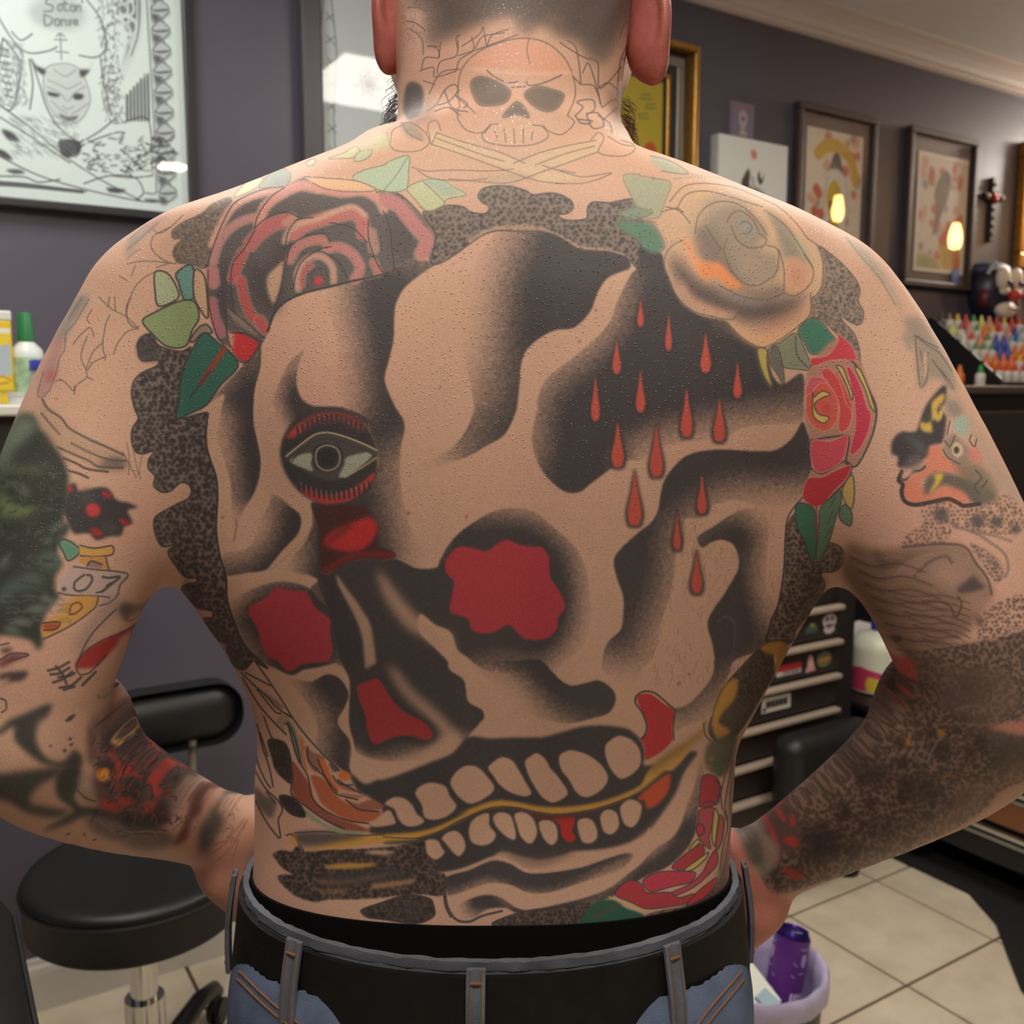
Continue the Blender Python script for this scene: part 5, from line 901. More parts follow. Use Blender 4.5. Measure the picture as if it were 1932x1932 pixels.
for i in range(nx0, nx1):
    for j in range(ny0, ny1 + 1):
        cx, cy = 2.172 + TP * (i + .5), 1.237 + TP * (j + .5)
        if cy + TP / 2 > WY - .01:                     # cut row along the wall
            o = bpy.data.objects.new('tile', tm); o.scale = (1, max(.1, (WY - .012 - (cy - TP / 2)) / TP), 1); cy = (cy - TP / 2 + WY - .012) / 2
        else: o = bpy.data.objects.new('tile', tm)
        COL.objects.link(o); o.parent = fl; o.location = (cx, cy, 0); o.rotation_euler = (0, 0, 0)
structure('wall_back', MB().box(((XL + XR) / 2, WY + .05, CEIL / 2), (XR - XL + .2, .1, CEIL)), WALL)
structure('wall_left', MB().box((XL - .05, (YB + WY) / 2, CEIL / 2), (.1, WY - YB, CEIL)), WALL)
structure('wall_right', MB().box((XR + .05, (YB + WY) / 2, CEIL / 2), (.1, WY - YB, CEIL)), WALL)
structure('wall_front', MB().box(((XL + XR) / 2, YB - .05, CEIL / 2), (XR - XL + .2, .1, CEIL)), WALL)
structure('ceiling', MB().box(((XL + XR) / 2, (YB + WY) / 2, CEIL + .05), (XR - XL + .2, WY - YB + .2, .1)), CEILM)
prof = [(WY, CEIL), (WY - .092, CEIL), (WY - .092, CEIL - .008), (WY - .078, CEIL - .014), (WY - .062, CEIL - .024), (WY - .046, CEIL - .038), (WY - .034, CEIL - .052), (WY - .024, CEIL - .056), (WY - .024, CEIL - .064), (WY - .012, CEIL - .070), (WY, CEIL - .070)]
structure('trim_1', MB().prism(prof, 'x', XL, XR), TRIM)
structure('baseboard_back', MB().prism([(WY, 0), (WY - .016, 0), (WY - .016, .085), (WY - .013, .098), (WY - .008, .104), (WY - .006, .115), (WY, .118)], 'x', XL, XR), mat('baseboard_white', (212, 206, 196), .45))
# ceiling lamps: white frame, diffuser
DIFF = mat('lamp_diffuser', (255, 244, 226), .5, emit=(255, 240, 214), estr=4.0)
for k, (n_, l_, s_, p_, c_, sy_) in enumerate(LAMPS):
    o = empty('ceiling_lamp', (l_[0], l_[1], CEIL))
    tag(o, ['square ceiling light panel above the man', 'square ceiling light panel over the middle of the shop', 'square ceiling light panel behind the viewer', 'small round ceiling downlight behind the viewer'][k], 'lamp', 'ceiling lamps')
    if s_ < .2:
        MB().lathe([(s_ / 2 + .012, 0), (s_ / 2 + .010, -.012), (s_ / 2, -.014), (s_ / 2, 0)], n=32).build('lamp_frame', TRIM, o, True); MB().cyl((0, 0, -.002), (0, 0, -.012), s_ / 2, n=32).build('diffuser', mat('downlight_glow', (255, 244, 226), .5, emit=(255, 240, 214), estr=25.0), o); continue
    h = s_ / 2 + .02; f = MB()
    for a, b, c, d in ((0, h, 2 * h + .03, .03), (0, -h, 2 * h + .03, .03), (h, 0, .03, 2 * h - .03), (-h, 0, .03, 2 * h - .03)): MB().box((a, b, -.010), (c, d, .020)).build('lamp_frame', TRIM, o)
    MB().box((0, 0, -.006), (2 * h - .03, 2 * h - .03, .010)).build('diffuser', DIFF, o)
# glass dome lamp near the right end: it lights the ceiling round it
o = empty('dome_lamp', (4.45, 1.92, CEIL)); tag(o, 'white glass dome lamp on the ceiling near the bottle rack', 'lamp')
MB().cyl((0, 0, 0), (0, 0, -.02), .16, n=36).build('lamp_base', TRIM, o, True); MB().lathe([(.15, -.02), (.17, -.04), (.16, -.075), (.11, -.105), (.05, -.118), (0, -.12)], n=36).build('dome', mat('dome_glow', (255, 248, 236), .4, emit=(255, 240, 220), estr=9.0), o, True)
for px_, py_ in ((4.45, 1.92),):
    d = bpy.data.lights.new('dome_light', 'POINT'); d.energy = 30; d.color = (1, .93, .84); d.shadow_soft_size = .08
    l = bpy.data.objects.new('dome_light', d); l.location = (px_, py_, CEIL - .17); COL.objects.link(l)

# two bare bulb pendants down the shop (their reflections sit in the picture glass)
BULB = mat('bulb_glow', (255, 214, 150), .3, emit=(255, 196, 110), estr=55.0)
for k, (x, y, z) in enumerate(((4.02, 1.01, 2.27), (4.45, 1.38, 2.12))):
    o = empty('pendant_lamp', (x, y, CEIL)); tag(o, ['pendant lamp with a long warm bulb, further from the wall', 'pendant lamp with a round warm bulb, by the right wall'][k], 'lamp', 'pendant lamps')
    MB().cyl((0, 0, 0), (0, 0, -.02), .05).build('ceiling_rose', BLACKM, o, True)
    MB().cyl((0, 0, -.02), (0, 0, z - CEIL + .10), .004, n=8).build('cord', BLACKM, o)
    MB().cyl((0, 0, z - CEIL + .10), (0, 0, z - CEIL + .055), .018, .020).build('socket', BLACKM, o, True)
    w_ = .030 if k == 0 else .034
    MB().lathe([(0, -.075), (w_ * .75, -.065), (w_, -.03), (w_ * .9, .01), (.016, .055), (0, .055)], (0, 0, z - CEIL)).build('bulb', BULB, o, True)

# ------------------------------------------------------------------ pictures on the wall
def img_mat(name, p, rough=.55):
    m = bpy.data.materials.new(name); m.use_nodes = True; b = m.node_tree.nodes['Principled BSDF']; b.inputs['Roughness'].default_value = rough
    t = m.node_tree.nodes.new('ShaderNodeTexImage'); t.image = p.image(name); t.extension = 'EXTEND'
    m.node_tree.links.new(t.outputs[0], b.inputs['Base Color']); return m
def sheet(name, x0, x1, z0, z1, y, m, parent, th=.0015):
    """thin printed sheet facing the room"""
    bm = bmesh.new(); v = [bm.verts.new(c) for c in ((x0, y, z0), (x1, y, z0), (x1, y, z1), (x0, y, z1))]; w_ = [bm.verts.new((c.co.x, y + th, c.co.z)) for c in v]
    f = bm.faces.new(v); u = bm.loops.layers.uv.new('uv')
    for l, q in zip(f.loops, ((0, 0), (1, 0), (1, 1), (0, 1))): l[u].uv = q
    bm.faces.new(w_[::-1])
    for k in range(4): bm.faces.new((v[k], w_[k], w_[(k + 1) % 4], v[(k + 1) % 4]))
    me = bpy.data.meshes.new(name); bm.to_mesh(me); bm.free()
    return link_mesh(name, me, m, parent)
def glass_mat():
    m = bpy.data.materials.new('picture_glass'); m.use_nodes = True; nt = m.node_tree; nt.nodes.clear()
    o = nt.nodes.new('ShaderNodeOutputMaterial'); mx = nt.nodes.new('ShaderNodeMixShader'); t = nt.nodes.new('ShaderNodeBsdfTransparent'); g = nt.nodes.new('ShaderNodeBsdfGlossy'); fr = nt.nodes.new('ShaderNodeFresnel')
    g.inputs['Roughness'].default_value = .02; fr.inputs['IOR'].default_value = 1.5
    ge = nt.nodes.new('ShaderNodeNewGeometry'); fm_ = nt.nodes.new('ShaderNodeMath'); fm_.operation = 'SUBTRACT'; fm_.use_clamp = True; nt.links.new(fr.outputs[0], fm_.inputs[0]); nt.links.new(ge.outputs['Backfacing'], fm_.inputs[1]); nt.links.new(fm_.outputs[0], mx.inputs[0]); nt.links.new(t.outputs[0], mx.inputs[1]); nt.links.new(g.outputs[0], mx.inputs[2]); nt.links.new(mx.outputs[0], o.inputs[0]); return m
GLASS = glass_mat()
def frame(name, label, x0, x1, z0, z1, fw, dp, fm, cat='picture', art=None, artbox=None, mount=None, glass=True, inner=None):
    cx, cz = (x0 + x1) / 2, (z0 + z1) / 2
    o = empty(name, (cx, WY, cz)); tag(o, label, cat)
    a, b = (x1 - x0) / 2, (z1 - z0) / 2
    for nm, c, d in (('frame_rail', (0, -dp / 2, b - fw / 2), (2 * a, dp, fw)), ('frame_rail', (0, -dp / 2, -b + fw / 2), (2 * a, dp, fw)), ('frame_stile', (-a + fw / 2, -dp / 2, 0), (fw, dp, 2 * b - 2 * fw)), ('frame_stile', (a - fw / 2, -dp / 2, 0), (fw, dp, 2 * b - 2 * fw))):
        MB().box(c, d, bev=min(fw, dp) * .18).build(nm, fm, o)
    MB().box((0, -.006, 0), (2 * a - 2 * fw, .008, 2 * b - 2 * fw)).build('mount', mount, o)
    if inner:
        for wd, mm, dd in inner[0]:
            pass
    if art is not None:
        ax0, ax1, az0, az1 = artbox
        sheet('print', ax0 - cx, ax1 - cx, az0 - cz, az1 - cz, -.0125, art, o)
    if glass: MB().box((0, -.017, 0), (2 * a - 2 * fw, .002, 2 * b - 2 * fw)).build('glass', GLASS, o)
    return o
FRB = mat('frame_black', (40, 38, 42), .4); FRBR = mat('frame_brown', (70, 56, 54), .45, noise=.15, nscale=30); FRG = mat('frame_gold', (196, 150, 74), .32, metal=.8, noise=.15, nscale=50); FRGR = mat('frame_grey', (72, 70, 76), .4); PAPER = mat('paper_white', (214, 226, 222), .6)
# poster 1: black and white devil print
P1 = Painter(1080, 1300, (214, 228, 224), 190, 240, 2.0, seed=5)
P1.T['W'] = (0, 0, 360 / 936)
_pp = P1.pts
def fix(t):
    q = _pp(t)
    if isinstance(t, str):
        u = q[:, 0] / 2 - 190; v = q[:, 1] / 2 - 240; q[:, 1] = (71 - .19 * u + (.91 + .000256 * u) * v + 240) * 2
    return q
P1.pts = fix
IK = (62, 64, 68); G1 = (128, 138, 140); G2 = (168, 180, 178)
P1.lines('W 170,-600 60,-300 30,-40 40,80 110,220 170,270 260,260 300,240|W 400,280 470,290 520,260 530,190 500,90 440,0 380,-200 250,-420|W 100,170 140,210 190,180', w=2.6, col=IK, a=.8)
P1.fill('W 180,60 260,0 330,-20 420,40 440,100 380,160 250,150 190,110', (176, 192, 190), soft=6, a=.9)
P1.lines('W 300,10 268,12 262,36 290,48 284,70 250,72|W 316,44 332,40 330,68 312,66 316,44|W 346,20 346,68 358,70|W 336,36 360,36|W 372,46 388,44 388,70 370,66 372,50|W 400,46 400,70|W 400,50 416,46 418,70|W 428,20 426,30', w=3.6, col=(112, 124, 124), a=.85)
P1.lines('W 250,88 250,138 276,132 284,106 250,88|W 296,112 314,110 314,138 296,136 298,116|W 326,112 326,138|W 326,116 344,112 346,138|W 372,114 358,118 370,128 358,138|W 384,126 400,122 396,112 384,116 384,132 402,136', w=3.6, col=(112, 124, 124), a=.85)
P1.lines('W 318,180 316,300|W 290,206 346,208|W 292,262 350,268|W 300,190 318,176 336,192', w=3, col=G1)
P1.fill('W 240,350 280,325 350,322 400,350 430,420 440,500 400,580 345,610 300,590 250,530 228,430', (196, 206, 202), soft=3); P1.line('W 240,350 280,325 350,322 400,350 430,420 440,500 400,580 345,610 300,590 250,530 228,430', 2, G1, closed=True)
P1.fill('W 180,295 200,330 240,350 230,375 200,350', IK, soft=1.5); P1.fill('W 460,305 445,345 400,350 405,385 440,360', IK, soft=1.5)
P1.fill('W 245,455 300,468 285,480 250,472', IK, soft=1.2); P1.fill('W 360,475 380,462 410,470 400,490 370,492', IK, soft=1.2); P1.fill('W 290,560 330,575 380,570 360,592 320,595', (96, 100, 102), soft=1.2)
P1.lines('W 240,430 300,460 330,500|W 420,430 370,460 340,500|W 310,520 330,540 360,525|W 260,500 300,540 330,560|W 430,510 380,545 350,560|W 250,400 300,420 340,440 400,410|W 280,350 330,380 380,350', w=2, col=G1, a=.8)
P1.fill('W 285,690 380,695 372,760 300,765', (66, 68, 74), soft=1)
P1.lines('W 180,300 210,420 240,540 300,640 380,700|W 170,300 180,420 160,540|W 500,290 510,420 540,560|W 60,200 20,400 0,480 80,540 130,320 60,200|W 0,500 150,620 300,760 470,880 660,980|W -200,640 0,760 180,860 400,930 660,985 770,990|W 0,560 140,660 330,800|W 380,700 470,650 560,580|W 320,770 420,700 560,650 600,650|W 600,600 720,590 730,860|W 730,860 620,870 520,860|W 390,900 520,860 640,870 680,940 640,980|W -200,880 100,900 400,940|W -200,850 0,865 120,870 180,895 280,880', w=2.6, col=IK, a=.85)
P1.line('W -500,905 0,905 380,940', 7, IK, a=.8); P1.line('W 720,-620 742,200 745,940 690,945', 4, G1); P1.line('W 740,-620 760,200 762,930', 2, G1)
for t in ('W 30,640 60,690 105,690 70,650', 'W 90,710 130,765 110,740', 'W 0,735 40,745 70,785 20,770', 'W 40,835 100,835 120,850 70,852', 'W 500,920 590,930 560,945 510,940', 'W 680,975 760,980 720,990'): P1.fill(t, IK, soft=1.5)
for k in range(7): P1.line(f'W {620 + k * 18},{470 - k * 20} {615 + k * 18},{590}', 5, IK, a=.8)
for k in range(5): P1.fill(f'W {600 + k * 27},{440 - k * 22} {615 + k * 27},{425 - k * 22} {632 + k * 27},{440 - k * 22} {615 + k * 27},{458 - k * 22}', (220, 230, 226), soft=1.5)
P1.fill('W 590,-100 690,-100 700,120 600,360 640,200 600,60', (96, 102, 104), soft=3, a=.8)
for cx, cy, r in ((630, 20, 44), (630, 110, 44), (640, 195, 42), (610, -70, 44)):
    an = np.linspace(0, 6.283, 22); P1.line(np.stack([((cx + r * np.cos(an)) * 360 / 936 + 190) * 2, ((cy + r * np.sin(an)) * 360 / 936 + 240) * 2], 1), 4.5, (214, 226, 222), smooth=False)
    for a in range(5): P1.line(f'W {cx + r * math.cos(a * 2.513):.0f},{cy + r * math.sin(a * 2.513):.0f} {cx + r * math.cos(a * 2.513 + 2.513):.0f},{cy + r * math.sin(a * 2.513 + 2.513):.0f}', 3, (214, 226, 222))
P1.lines('W 710,-300 720,0 700,180 660,290 600,400|W 690,-300 695,0 680,160 640,270 590,380', w=5, col=(206, 218, 214)); P1.lines('W 700,0 690,170 650,280', w=2, col=IK)
for k in range(-7, 10):
    y = 60 + k * 98
    for sx in (0, 1):
        P1.fill(f'W {760 + 10 * sx},{y} {800},{y - 40} {845},{y - 10} {850},{y + 30} {800},{y + 50} {765},{y + 40}', (186, 198, 196), soft=1.5, a=.9)
    P1.lines(f'W 755,{y} 800,{y - 42} 850,{y - 5} 800,{y + 10} 755,{y}|W 755,{y + 15} 800,{y + 48} 850,{y + 10}|W 770,{y - 30} 790,{y - 70} 820,{y - 40}|W 765,{y + 5} 835,{y}', w=2.6, col=(84, 90, 94), a=.8)
    P1.fill(f'W 758,{y + 30} 785,{y + 22} 800,{y + 55} 770,{y + 60}', IK, soft=2, a=.7)
rg = P1.rng
for k in range(260):
    x, y = rg.random() * 460 + 380, rg.random() * 170 + 670
    if y < 700 - (x - 380) * .2: continue
    P1.line(f'W {x:.0f},{y:.0f} {x + 12 + 20 * rg.random():.0f},{y + 14 * rg.normal():.0f}', 2 + 2 * rg.random(), IK if rg.random() < .6 else (214, 226, 222), a=.6)
for k in range(300):
    x, y = rg.random() * 130 + 20, rg.random() * 300 + 220; P1.line(f'W {x:.0f},{y:.0f} {x + 6 * rg.normal():.0f},{y + 10 + 10 * rg.random():.0f}', 2, G1, a=.5)
for k in range(240):
    x, y = rg.random() * 100 + 500, rg.random() * 600 + 0; P1.line(f'W {x:.0f},{y:.0f} {x + 10 * rg.normal():.0f},{y + 14:.0f}', 2.2, (96, 102, 104), a=.55)
for k in range(200):
    x, y = rg.random() * 300 + 60, rg.random() * 200 + 560
    P1.line(f'W {x:.0f},{y:.0f} {x + 22:.0f},{y + 18 + 6 * rg.normal():.0f}', 1.8, G1, a=.5)
for j in range(8):
    P1.line(f'W {40 + j * 2},{250 + j * 32} {80 + j},{258 + j * 32}', 3, (96, 102, 104)); P1.line(f'W {530 + j * 3},{330 + j * 32} {565},{335 + j * 32}', 3, (110, 116, 118))
P1.lines('W 60,200 140,260 130,320|W 40,220 20,470 90,520 120,300|W 520,330 500,480 540,600 600,600', w=2, col=G1)
frame('framed_print', 'black and white devil print in a wide black frame, left of the man', -.045, .553, 1.698, 2.452, .018, .03, FRB, art=img_mat('devil_print', P1), artbox=(-.0265, .5355, 1.716, 2.434), mount=PAPER)
# poster 2: sketch print in a grey frame, mostly behind the head
P2 = Painter(700, 900, (206, 216, 218), 0, 0, 1.0, seed=8)
P2.lines('30,20 30,880 670,880 670,20 30,20|50,20 40,200 55,400 40,600 50,860|20,30 300,60 500,20 680,40', w=4, col=(86, 90, 96), a=.8)
for k in range(12): P2.lines(f'20,{60 + k * 70} 48,{85 + k * 70}|48,{60 + k * 70} 18,{84 + k * 70}', w=3, col=(80, 84, 90))
for cx, cy, r in ((150, 130, 70), (170, 470, 60), (430, 200, 90), (440, 560, 120), (160, 720, 70)):
    for k in range(14):
        a = k * .9; P2.lines(f'{cx + r * math.cos(a):.0f},{cy + r * math.sin(a):.0f} {cx + r * .4 * math.cos(a + 1):.0f},{cy + r * .4 * math.sin(a + 1):.0f} {cx + r * .9 * math.cos(a + 2.2):.0f},{cy + r * .9 * math.sin(a + 2.2):.0f}', w=3.5, col=(108, 114, 120), a=.7)
    P2.fill(f'{cx - r * .3},{cy} {cx},{cy - r * .3} {cx + r * .4},{cy} {cx},{cy + r * .3}', (70, 74, 80), soft=5, a=.8)
frame('framed_sketch', 'grey framed sketch print with a barbed wire border, behind the left ear', .792, 1.372, 1.70, 2.44, .050, .035, FRGR, art=img_mat('sketch_print', P2), artbox=(.846, 1.318, 1.756, 2.386), mount=PAPER)
# gold framed yellow print behind the right ear
P3 = Painter(400, 500, (186, 166, 52), 0, 0, 1.0, seed=9)
for x, y in ((330, 60), (350, 90), (320, 130)): P3.lines(f'{x - 20},{y} {x + 20},{y - 10}|{x - 20},{y + 12} {x + 24},{y + 6}', w=5, col=(96, 110, 60))
P3.fill('330,240 350,220 375,235 370,265 345,270', (196, 80, 44), soft=2); P3.fill('60,100 200,60 260,200 200,400 80,380', (150, 120, 40), soft=8); P3.fill('330,400 370,380 390,450 340,470', (150, 126, 44), soft=4)
g = frame('gold_framed_print', 'yellow print in a wide gold frame with a dark inner border, behind the right ear', 1.40, 1.976, 1.72, 2.318, .018, .045, FRG, art=img_mat('yellow_print', P3), artbox=(1.51, 1.866, 1.83, 2.208), mount=mat('dark_mount', (48, 40, 38), .5))
for nm, wd, ins_, mm in (('silver_liner', .026, .046, mat('silver_liner', (150, 148, 146), .35, metal=.6)), ('gold_liner', .012, .090, FRG)):
    a, b = .288 - ins_, .299 - ins_
    for c, d in (((0, -.013, b), (2 * a + wd, .008, wd)), ((0, -.013, -b), (2 * a + wd, .008, wd)), ((-a, -.013, 0), (wd, .008, 2 * b - wd)), ((a, -.013, 0), (wd, .008, 2 * b - wd))): MB().box(c, d, bev=.002).build(nm, mm, g)
# small card and white canvas
c_ = empty('acrylic_card', (2.189, WY, 2.150)); tag(c_, 'small clear card with a pale figure above the white canvas', 'card')
PC = Painter(200, 220, (128, 120, 140), 0, 0, 1.0)
PC.fill('70,60 100,40 135,60 140,110 120,150 140,190 70,190 85,150 65,110', (176, 166, 172), soft=4); PC.fill('90,80 110,75 115,100 95,105', (110, 96, 112), soft=3); PC.fill('20,10 180,10 180,30 20,30', (150, 110, 100), soft=3, a=.7)
sheet('card_face', -.046, .046, -.052, .053, -.006, img_mat('card_face', PC, .25), c_, .003); MB().box((0, -.0015, 0), (.098, .003, .112)).build('backing', mat('card_clear', (150, 142, 160), .15), c_)
cv = empty('canvas_print', (2.21, WY, 1.92)); tag(cv, 'white canvas with a red dot and black horned figure', 'picture')
PV = Painter(500, 600, (226, 230, 228), 0, 0, 1.0, seed=4)
PV.fill('225,60 250,50 270,65 265,90 240,95', (214, 130, 110), soft=3); PV.fill('180,190 200,160 215,150 225,180 220,230 240,260 175,260 165,220', (70, 60, 58), soft=3); PV.fill('290,150 280,190 300,220 320,200 330,150 320,180 305,190', (70, 60, 58), soft=2.5); PV.lines('240,180 240,240|250,190 262,240 290,240', w=5, col=(90, 76, 72)); PV.fill('170,260 330,260 300,420 200,420', (110, 98, 92), soft=8, a=.7)
MB().box((0, -.017, 0), (.292, .034, .350), bev=.002).build('canvas', mat('canvas_white', (214, 218, 216), .7), cv); sheet('print', -.145, .145, -.174, .174, -.0362, img_mat('canvas_print', PV), cv, .0015)
# two red and yellow prints in brown frames
def red_print(seed, border):
    p = Painter(470, 700, (226, 214, 198), 0, 0, 1.0, seed=seed); r = p.rng
    for k in range(46):
        x, y = r.random(2) * [430, 660] + 20; s = 14 + 22 * r.random()
        p.fill(f'{x - s:.0f},{y:.0f} {x - s * .2:.0f},{y - s:.0f} {x + s:.0f},{y - s * .3:.0f} {x + s * .6:.0f},{y + s:.0f} {x - s * .5:.0f},{y + s * .8:.0f}', [(206, 112, 80), (196, 90, 70), (214, 150, 120), (150, 140, 130), (216, 204, 190)][int(r.random() * 5)], soft=5, a=.75)
    return p
PA = red_print(21, 0)
PA.fill('60,130 130,60 230,40 340,70 420,160 440,260 400,280 360,180 280,120 180,120 100,170', (206, 166, 62), soft=4); PA.fill('250,110 300,180 320,240 250,220 180,250 200,180', (104, 96, 94), soft=4); PA.fill('160,240 250,200 330,250 350,400 330,560 250,690 190,560 160,400', (222, 214, 204), soft=5)
PA.fill('180,330 240,260 300,330 320,400 290,470 260,520 220,480 185,410', (202, 172, 44), soft=3); PA.fill('200,390 225,380 235,410 210,420', (70, 60, 40), soft=3); PA.fill('262,385 290,385 290,415 268,415', (70, 60, 40), soft=3); PA.fill('190,500 290,520 300,690 190,690', (196, 160, 50), soft=5); PA.fill('60,560 130,580 140,680 50,680', (110, 104, 100), soft=8)
PA.lines('180,250 150,400 170,600|330,250 360,420 340,640|100,560 150,640|250,520 250,690', w=5, col=(120, 110, 106), a=.7)
for x, y in ((90, 330), (110, 350), (80, 450), (130, 460)): PA.fill(f'{x - 30},{y} {x},{y - 34} {x + 32},{y} {x},{y + 34}', (200, 98, 74), soft=4)
BMAT = mat('mount_brown', (112, 96, 96), .5)
frame('framed_red_print', 'brown framed print of a yellow skull under a yellow arch', 2.412, 2.792, 1.712, 2.244, .022, .03, FRBR, art=img_mat('skull_print', PA), artbox=(2.466, 2.738, 1.775, 2.178), mount=BMAT)
PB = red_print(22, 1)
PB.fill('190,150 240,100 290,140 290,240 240,330 190,460 160,480 180,320 160,240', (136, 116, 92), soft=5); PB.fill('250,90 300,110 300,160 260,170', (110, 96, 84), soft=4); PB.lines('230,320 200,480|200,440 230,520|290,430 300,500 340,440', w=6, col=(120, 112, 104), a=.7)
PB.fill('230,480 420,330 440,380 320,520 240,560', (204, 108, 76), soft=5, a=.9); PB.fill('240,520 330,560 400,480 410,620 300,680 240,620', (206, 172, 70), soft=6, a=.9); PB.fill('30,600 200,620 240,690 30,690', (178, 168, 104), soft=8, a=.8); PB.fill('380,560 430,600 420,680 360,660', (214, 118, 76), soft=5); PB.lines('280,560 300,640|320,560 340,640|360,540 370,620', w=5, col=(100, 84, 50), a=.7)
PB.fill('110,80 150,100 150,190 100,170', (200, 110, 80), soft=5)
for t in ('0,0 470,0 470,22 0,22', '0,678 470,678 470,700 0,700', '0,0 22,0 22,700 0,700', '448,0 470,0 470,700 448,700'): PB.fill(t, (236, 226, 212), smooth=False)
f2 = frame('framed_bird_print', 'brown framed print of a grey bird with a white border and blue tape', 2.966, 3.362, 1.712, 2.250, .022, .03, FRBR, art=img_mat('bird_print', PB), artbox=(3.034, 3.326, 1.768, 2.177), mount=BMAT)
MB().box((.108, -.0195, -.222), (.036, .0015, .058)).build('blue_tape', mat('blue_tape', (84, 112, 176), .6), f2)
rgf = frame('gold_framed_picture', 'gold framed picture at the right edge, right of the cross', 3.655, 4.16, 1.815, 2.29, .06, .035, mat('frame_gold_wide', (190, 134, 52), .35, metal=.6, noise=.2, nscale=40), art=None, mount=mat('amber_print', (150, 104, 44), .5, noise=.3, nscale=14))
frame('wood_framed_picture', 'dark wood frame below the gold frame at the right edge', 3.66, 4.10, 1.46, 1.74, .03, .03, mat('frame_wood', (120, 84, 58), .45, noise=.2), mount=mat('dull_print', (96, 84, 84), .5, noise=.2, nscale=10))
# wall cross
cr = empty('wall_cross', (3.49, WY, 2.02)); tag(cr, 'dark wooden cross with a red heart between the frames', 'cross')
CRW = mat('cross_wood', (62, 40, 40), .5)
MB().box((0, -.008, .0), (.024, .016, .235), bev=.003).build('upright', CRW, cr); MB().box((0, -.010, .045), (.116, .016, .026), bev=.003).build('crossbar', CRW, cr)
hb = MB(); hb.ball((-.010, -.022, .050), (.028, .018, .028), 14); hb.ball((.010, -.022, .050), (.028, .018, .028), 14); hb.ball((0, -.022, .036), (.026, .018, .034), 14); hb.build('heart', mat('heart_red', (186, 40, 52), .35), cr, True)
for z in (.09, .0, -.03, -.06, -.09): MB().ball((0, -.019, z), (.013, .010, .016), 10).build('bead', mat('bead_ivory', (166, 150, 106), .4), cr, True)
for x in (-.045, .045): MB().ball((x, -.022, .045), (.020, .012, .022), 10).build('bead', mat('bead_ivory', (166, 150, 106), .4), cr, True)
# carnival mask
mk = empty('carved_mask', (3.47, WY, 1.715)); tag(mk, 'dark blue carved mask with white eyes, red nose and white mouth', 'mask')
MB().ball((0, -.035, .0), (.20, .17, .23), 28).build('face', mat('mask_blue', (38, 40, 58), .35), mk, True); MB().ball((0, -.02, .075), (.205, .15, .075), 24).build('cap', mat('mask_cap', (52, 58, 84), .35), mk, True)
MW = mat('mask_white', (228, 214, 198), .4); MR = mat('mask_red', (206, 62, 56), .35); MK = mat('mask_black', (22, 20, 22), .4)
for s in (-1, 1):
    e = MB().ball((s * .040, -.108, .038), (.066, .050, .090), 18).build('eye_surround', MW, mk, True); MB().ball((s * .036, -.132, .022), (.030, .016, .020), 12).build('eye', MK, e, True)
    MB().ball((s * .030, -.104, -.006), (.052, .050, .030), 14).build('cheek', MW, mk, True)
MB().ball((0, -.132, -.022), (.046, .054, .040), 16).build('nose', MR, mk, True); m1 = MB().ball((0, -.098, -.072), (.112, .060, .066), 20).build('mouth', MW, mk, True); MB().ball((.010, -.126, -.068), (.084, .014, .009), 14).build('lip_line', MK, m1, True)
for s in (-1, 1): MB().ball((s * .086, -.062, -.03), (.034, .05, .07), 12).build('cheek_patch', mat('mask_dull_red', (96, 34, 40), .4), mk, True)
sb = MB(); sb.cyl((-.092, -.078, .055), (-.070, -.090, .100), .007, n=8); sb.build('cap_mark', mat('mask_mark', (176, 184, 190), .5), mk); sb = MB(); sb.cyl((-.046, -.096, .060), (-.070, -.090, .100), .007, n=8); sb.build('cap_mark', MATS['mask_mark'], mk); sb = MB(); sb.cyl((-.082, -.086, .074), (-.056, -.096, .076), .005, n=8); sb.build('cap_mark', MATS['mask_mark'], mk)

# ------------------------------------------------------------------ left: shelf, bottles, chairs
sf = empty('wall_shelf', (-.55, WY, 1.313)); tag(sf, 'white topped wall shelf holding bottles at the left edge', 'shelf')
MB().box((0, -.155, -.010), (1.50, .31, .020), bev=.004).build('shelf_board', mat('shelf_white', (226, 224, 214), .35), sf)
MB().box((0, -.14, -.075), (1.46, .28, .110)).build('apron', mat('shelf_dark', (52, 46, 42), .5), sf)
LBL = Painter(300, 400, (232, 206, 60), 0, 0, 1.0)
LBL.fill('150,120 290,100 300,300 190,310', (176, 190, 196), soft=2, smooth=False); LBL.lines('160,330 220,310 290,340|180,360 260,350', w=8, col=(200, 60, 60)); LBL.fill('0,0 300,0 300,30 0,30', (232, 230, 224), smooth=False)
bx = empty('yellow_carton', (.128, 1.985, 1.3132)); tag(bx, 'yellow carton with a white top at the left end of the shelf', 'carton')
MB().box((0, 0, .075), (.066, .045, .150), bev=.003).build('carton_body', mat('carton_yellow', (226, 196, 52), .5), bx); MB().box((0, 0, .158), (.068, .046, .018), bev=.003).build('carton_cap', mat('carton_white', (226, 224, 216), .5), bx); sheet('label', -.030, .030, .025, .135, -.0245, img_mat('carton_label', LBL), bx)
def bottle(name, label, cat, loc, prof, bm, cap_prof, cm, group=None, lab=None):
    o = empty(name, loc); tag(o, label, cat, group); MB().lathe(prof).build('bottle_body', bm, o, True, 60); MB().lathe(cap_prof).build('cap', cm, o, True, 50)
    if lab:
        r, z0, z1, m = lab; MB().lathe([(r, z0), (r + .0008, z0), (r + .0008, z1), (r, z1)]).build('label', m, o, True, 30)
    return o
WB_ = mat('bottle_white', (218, 222, 218), .35)
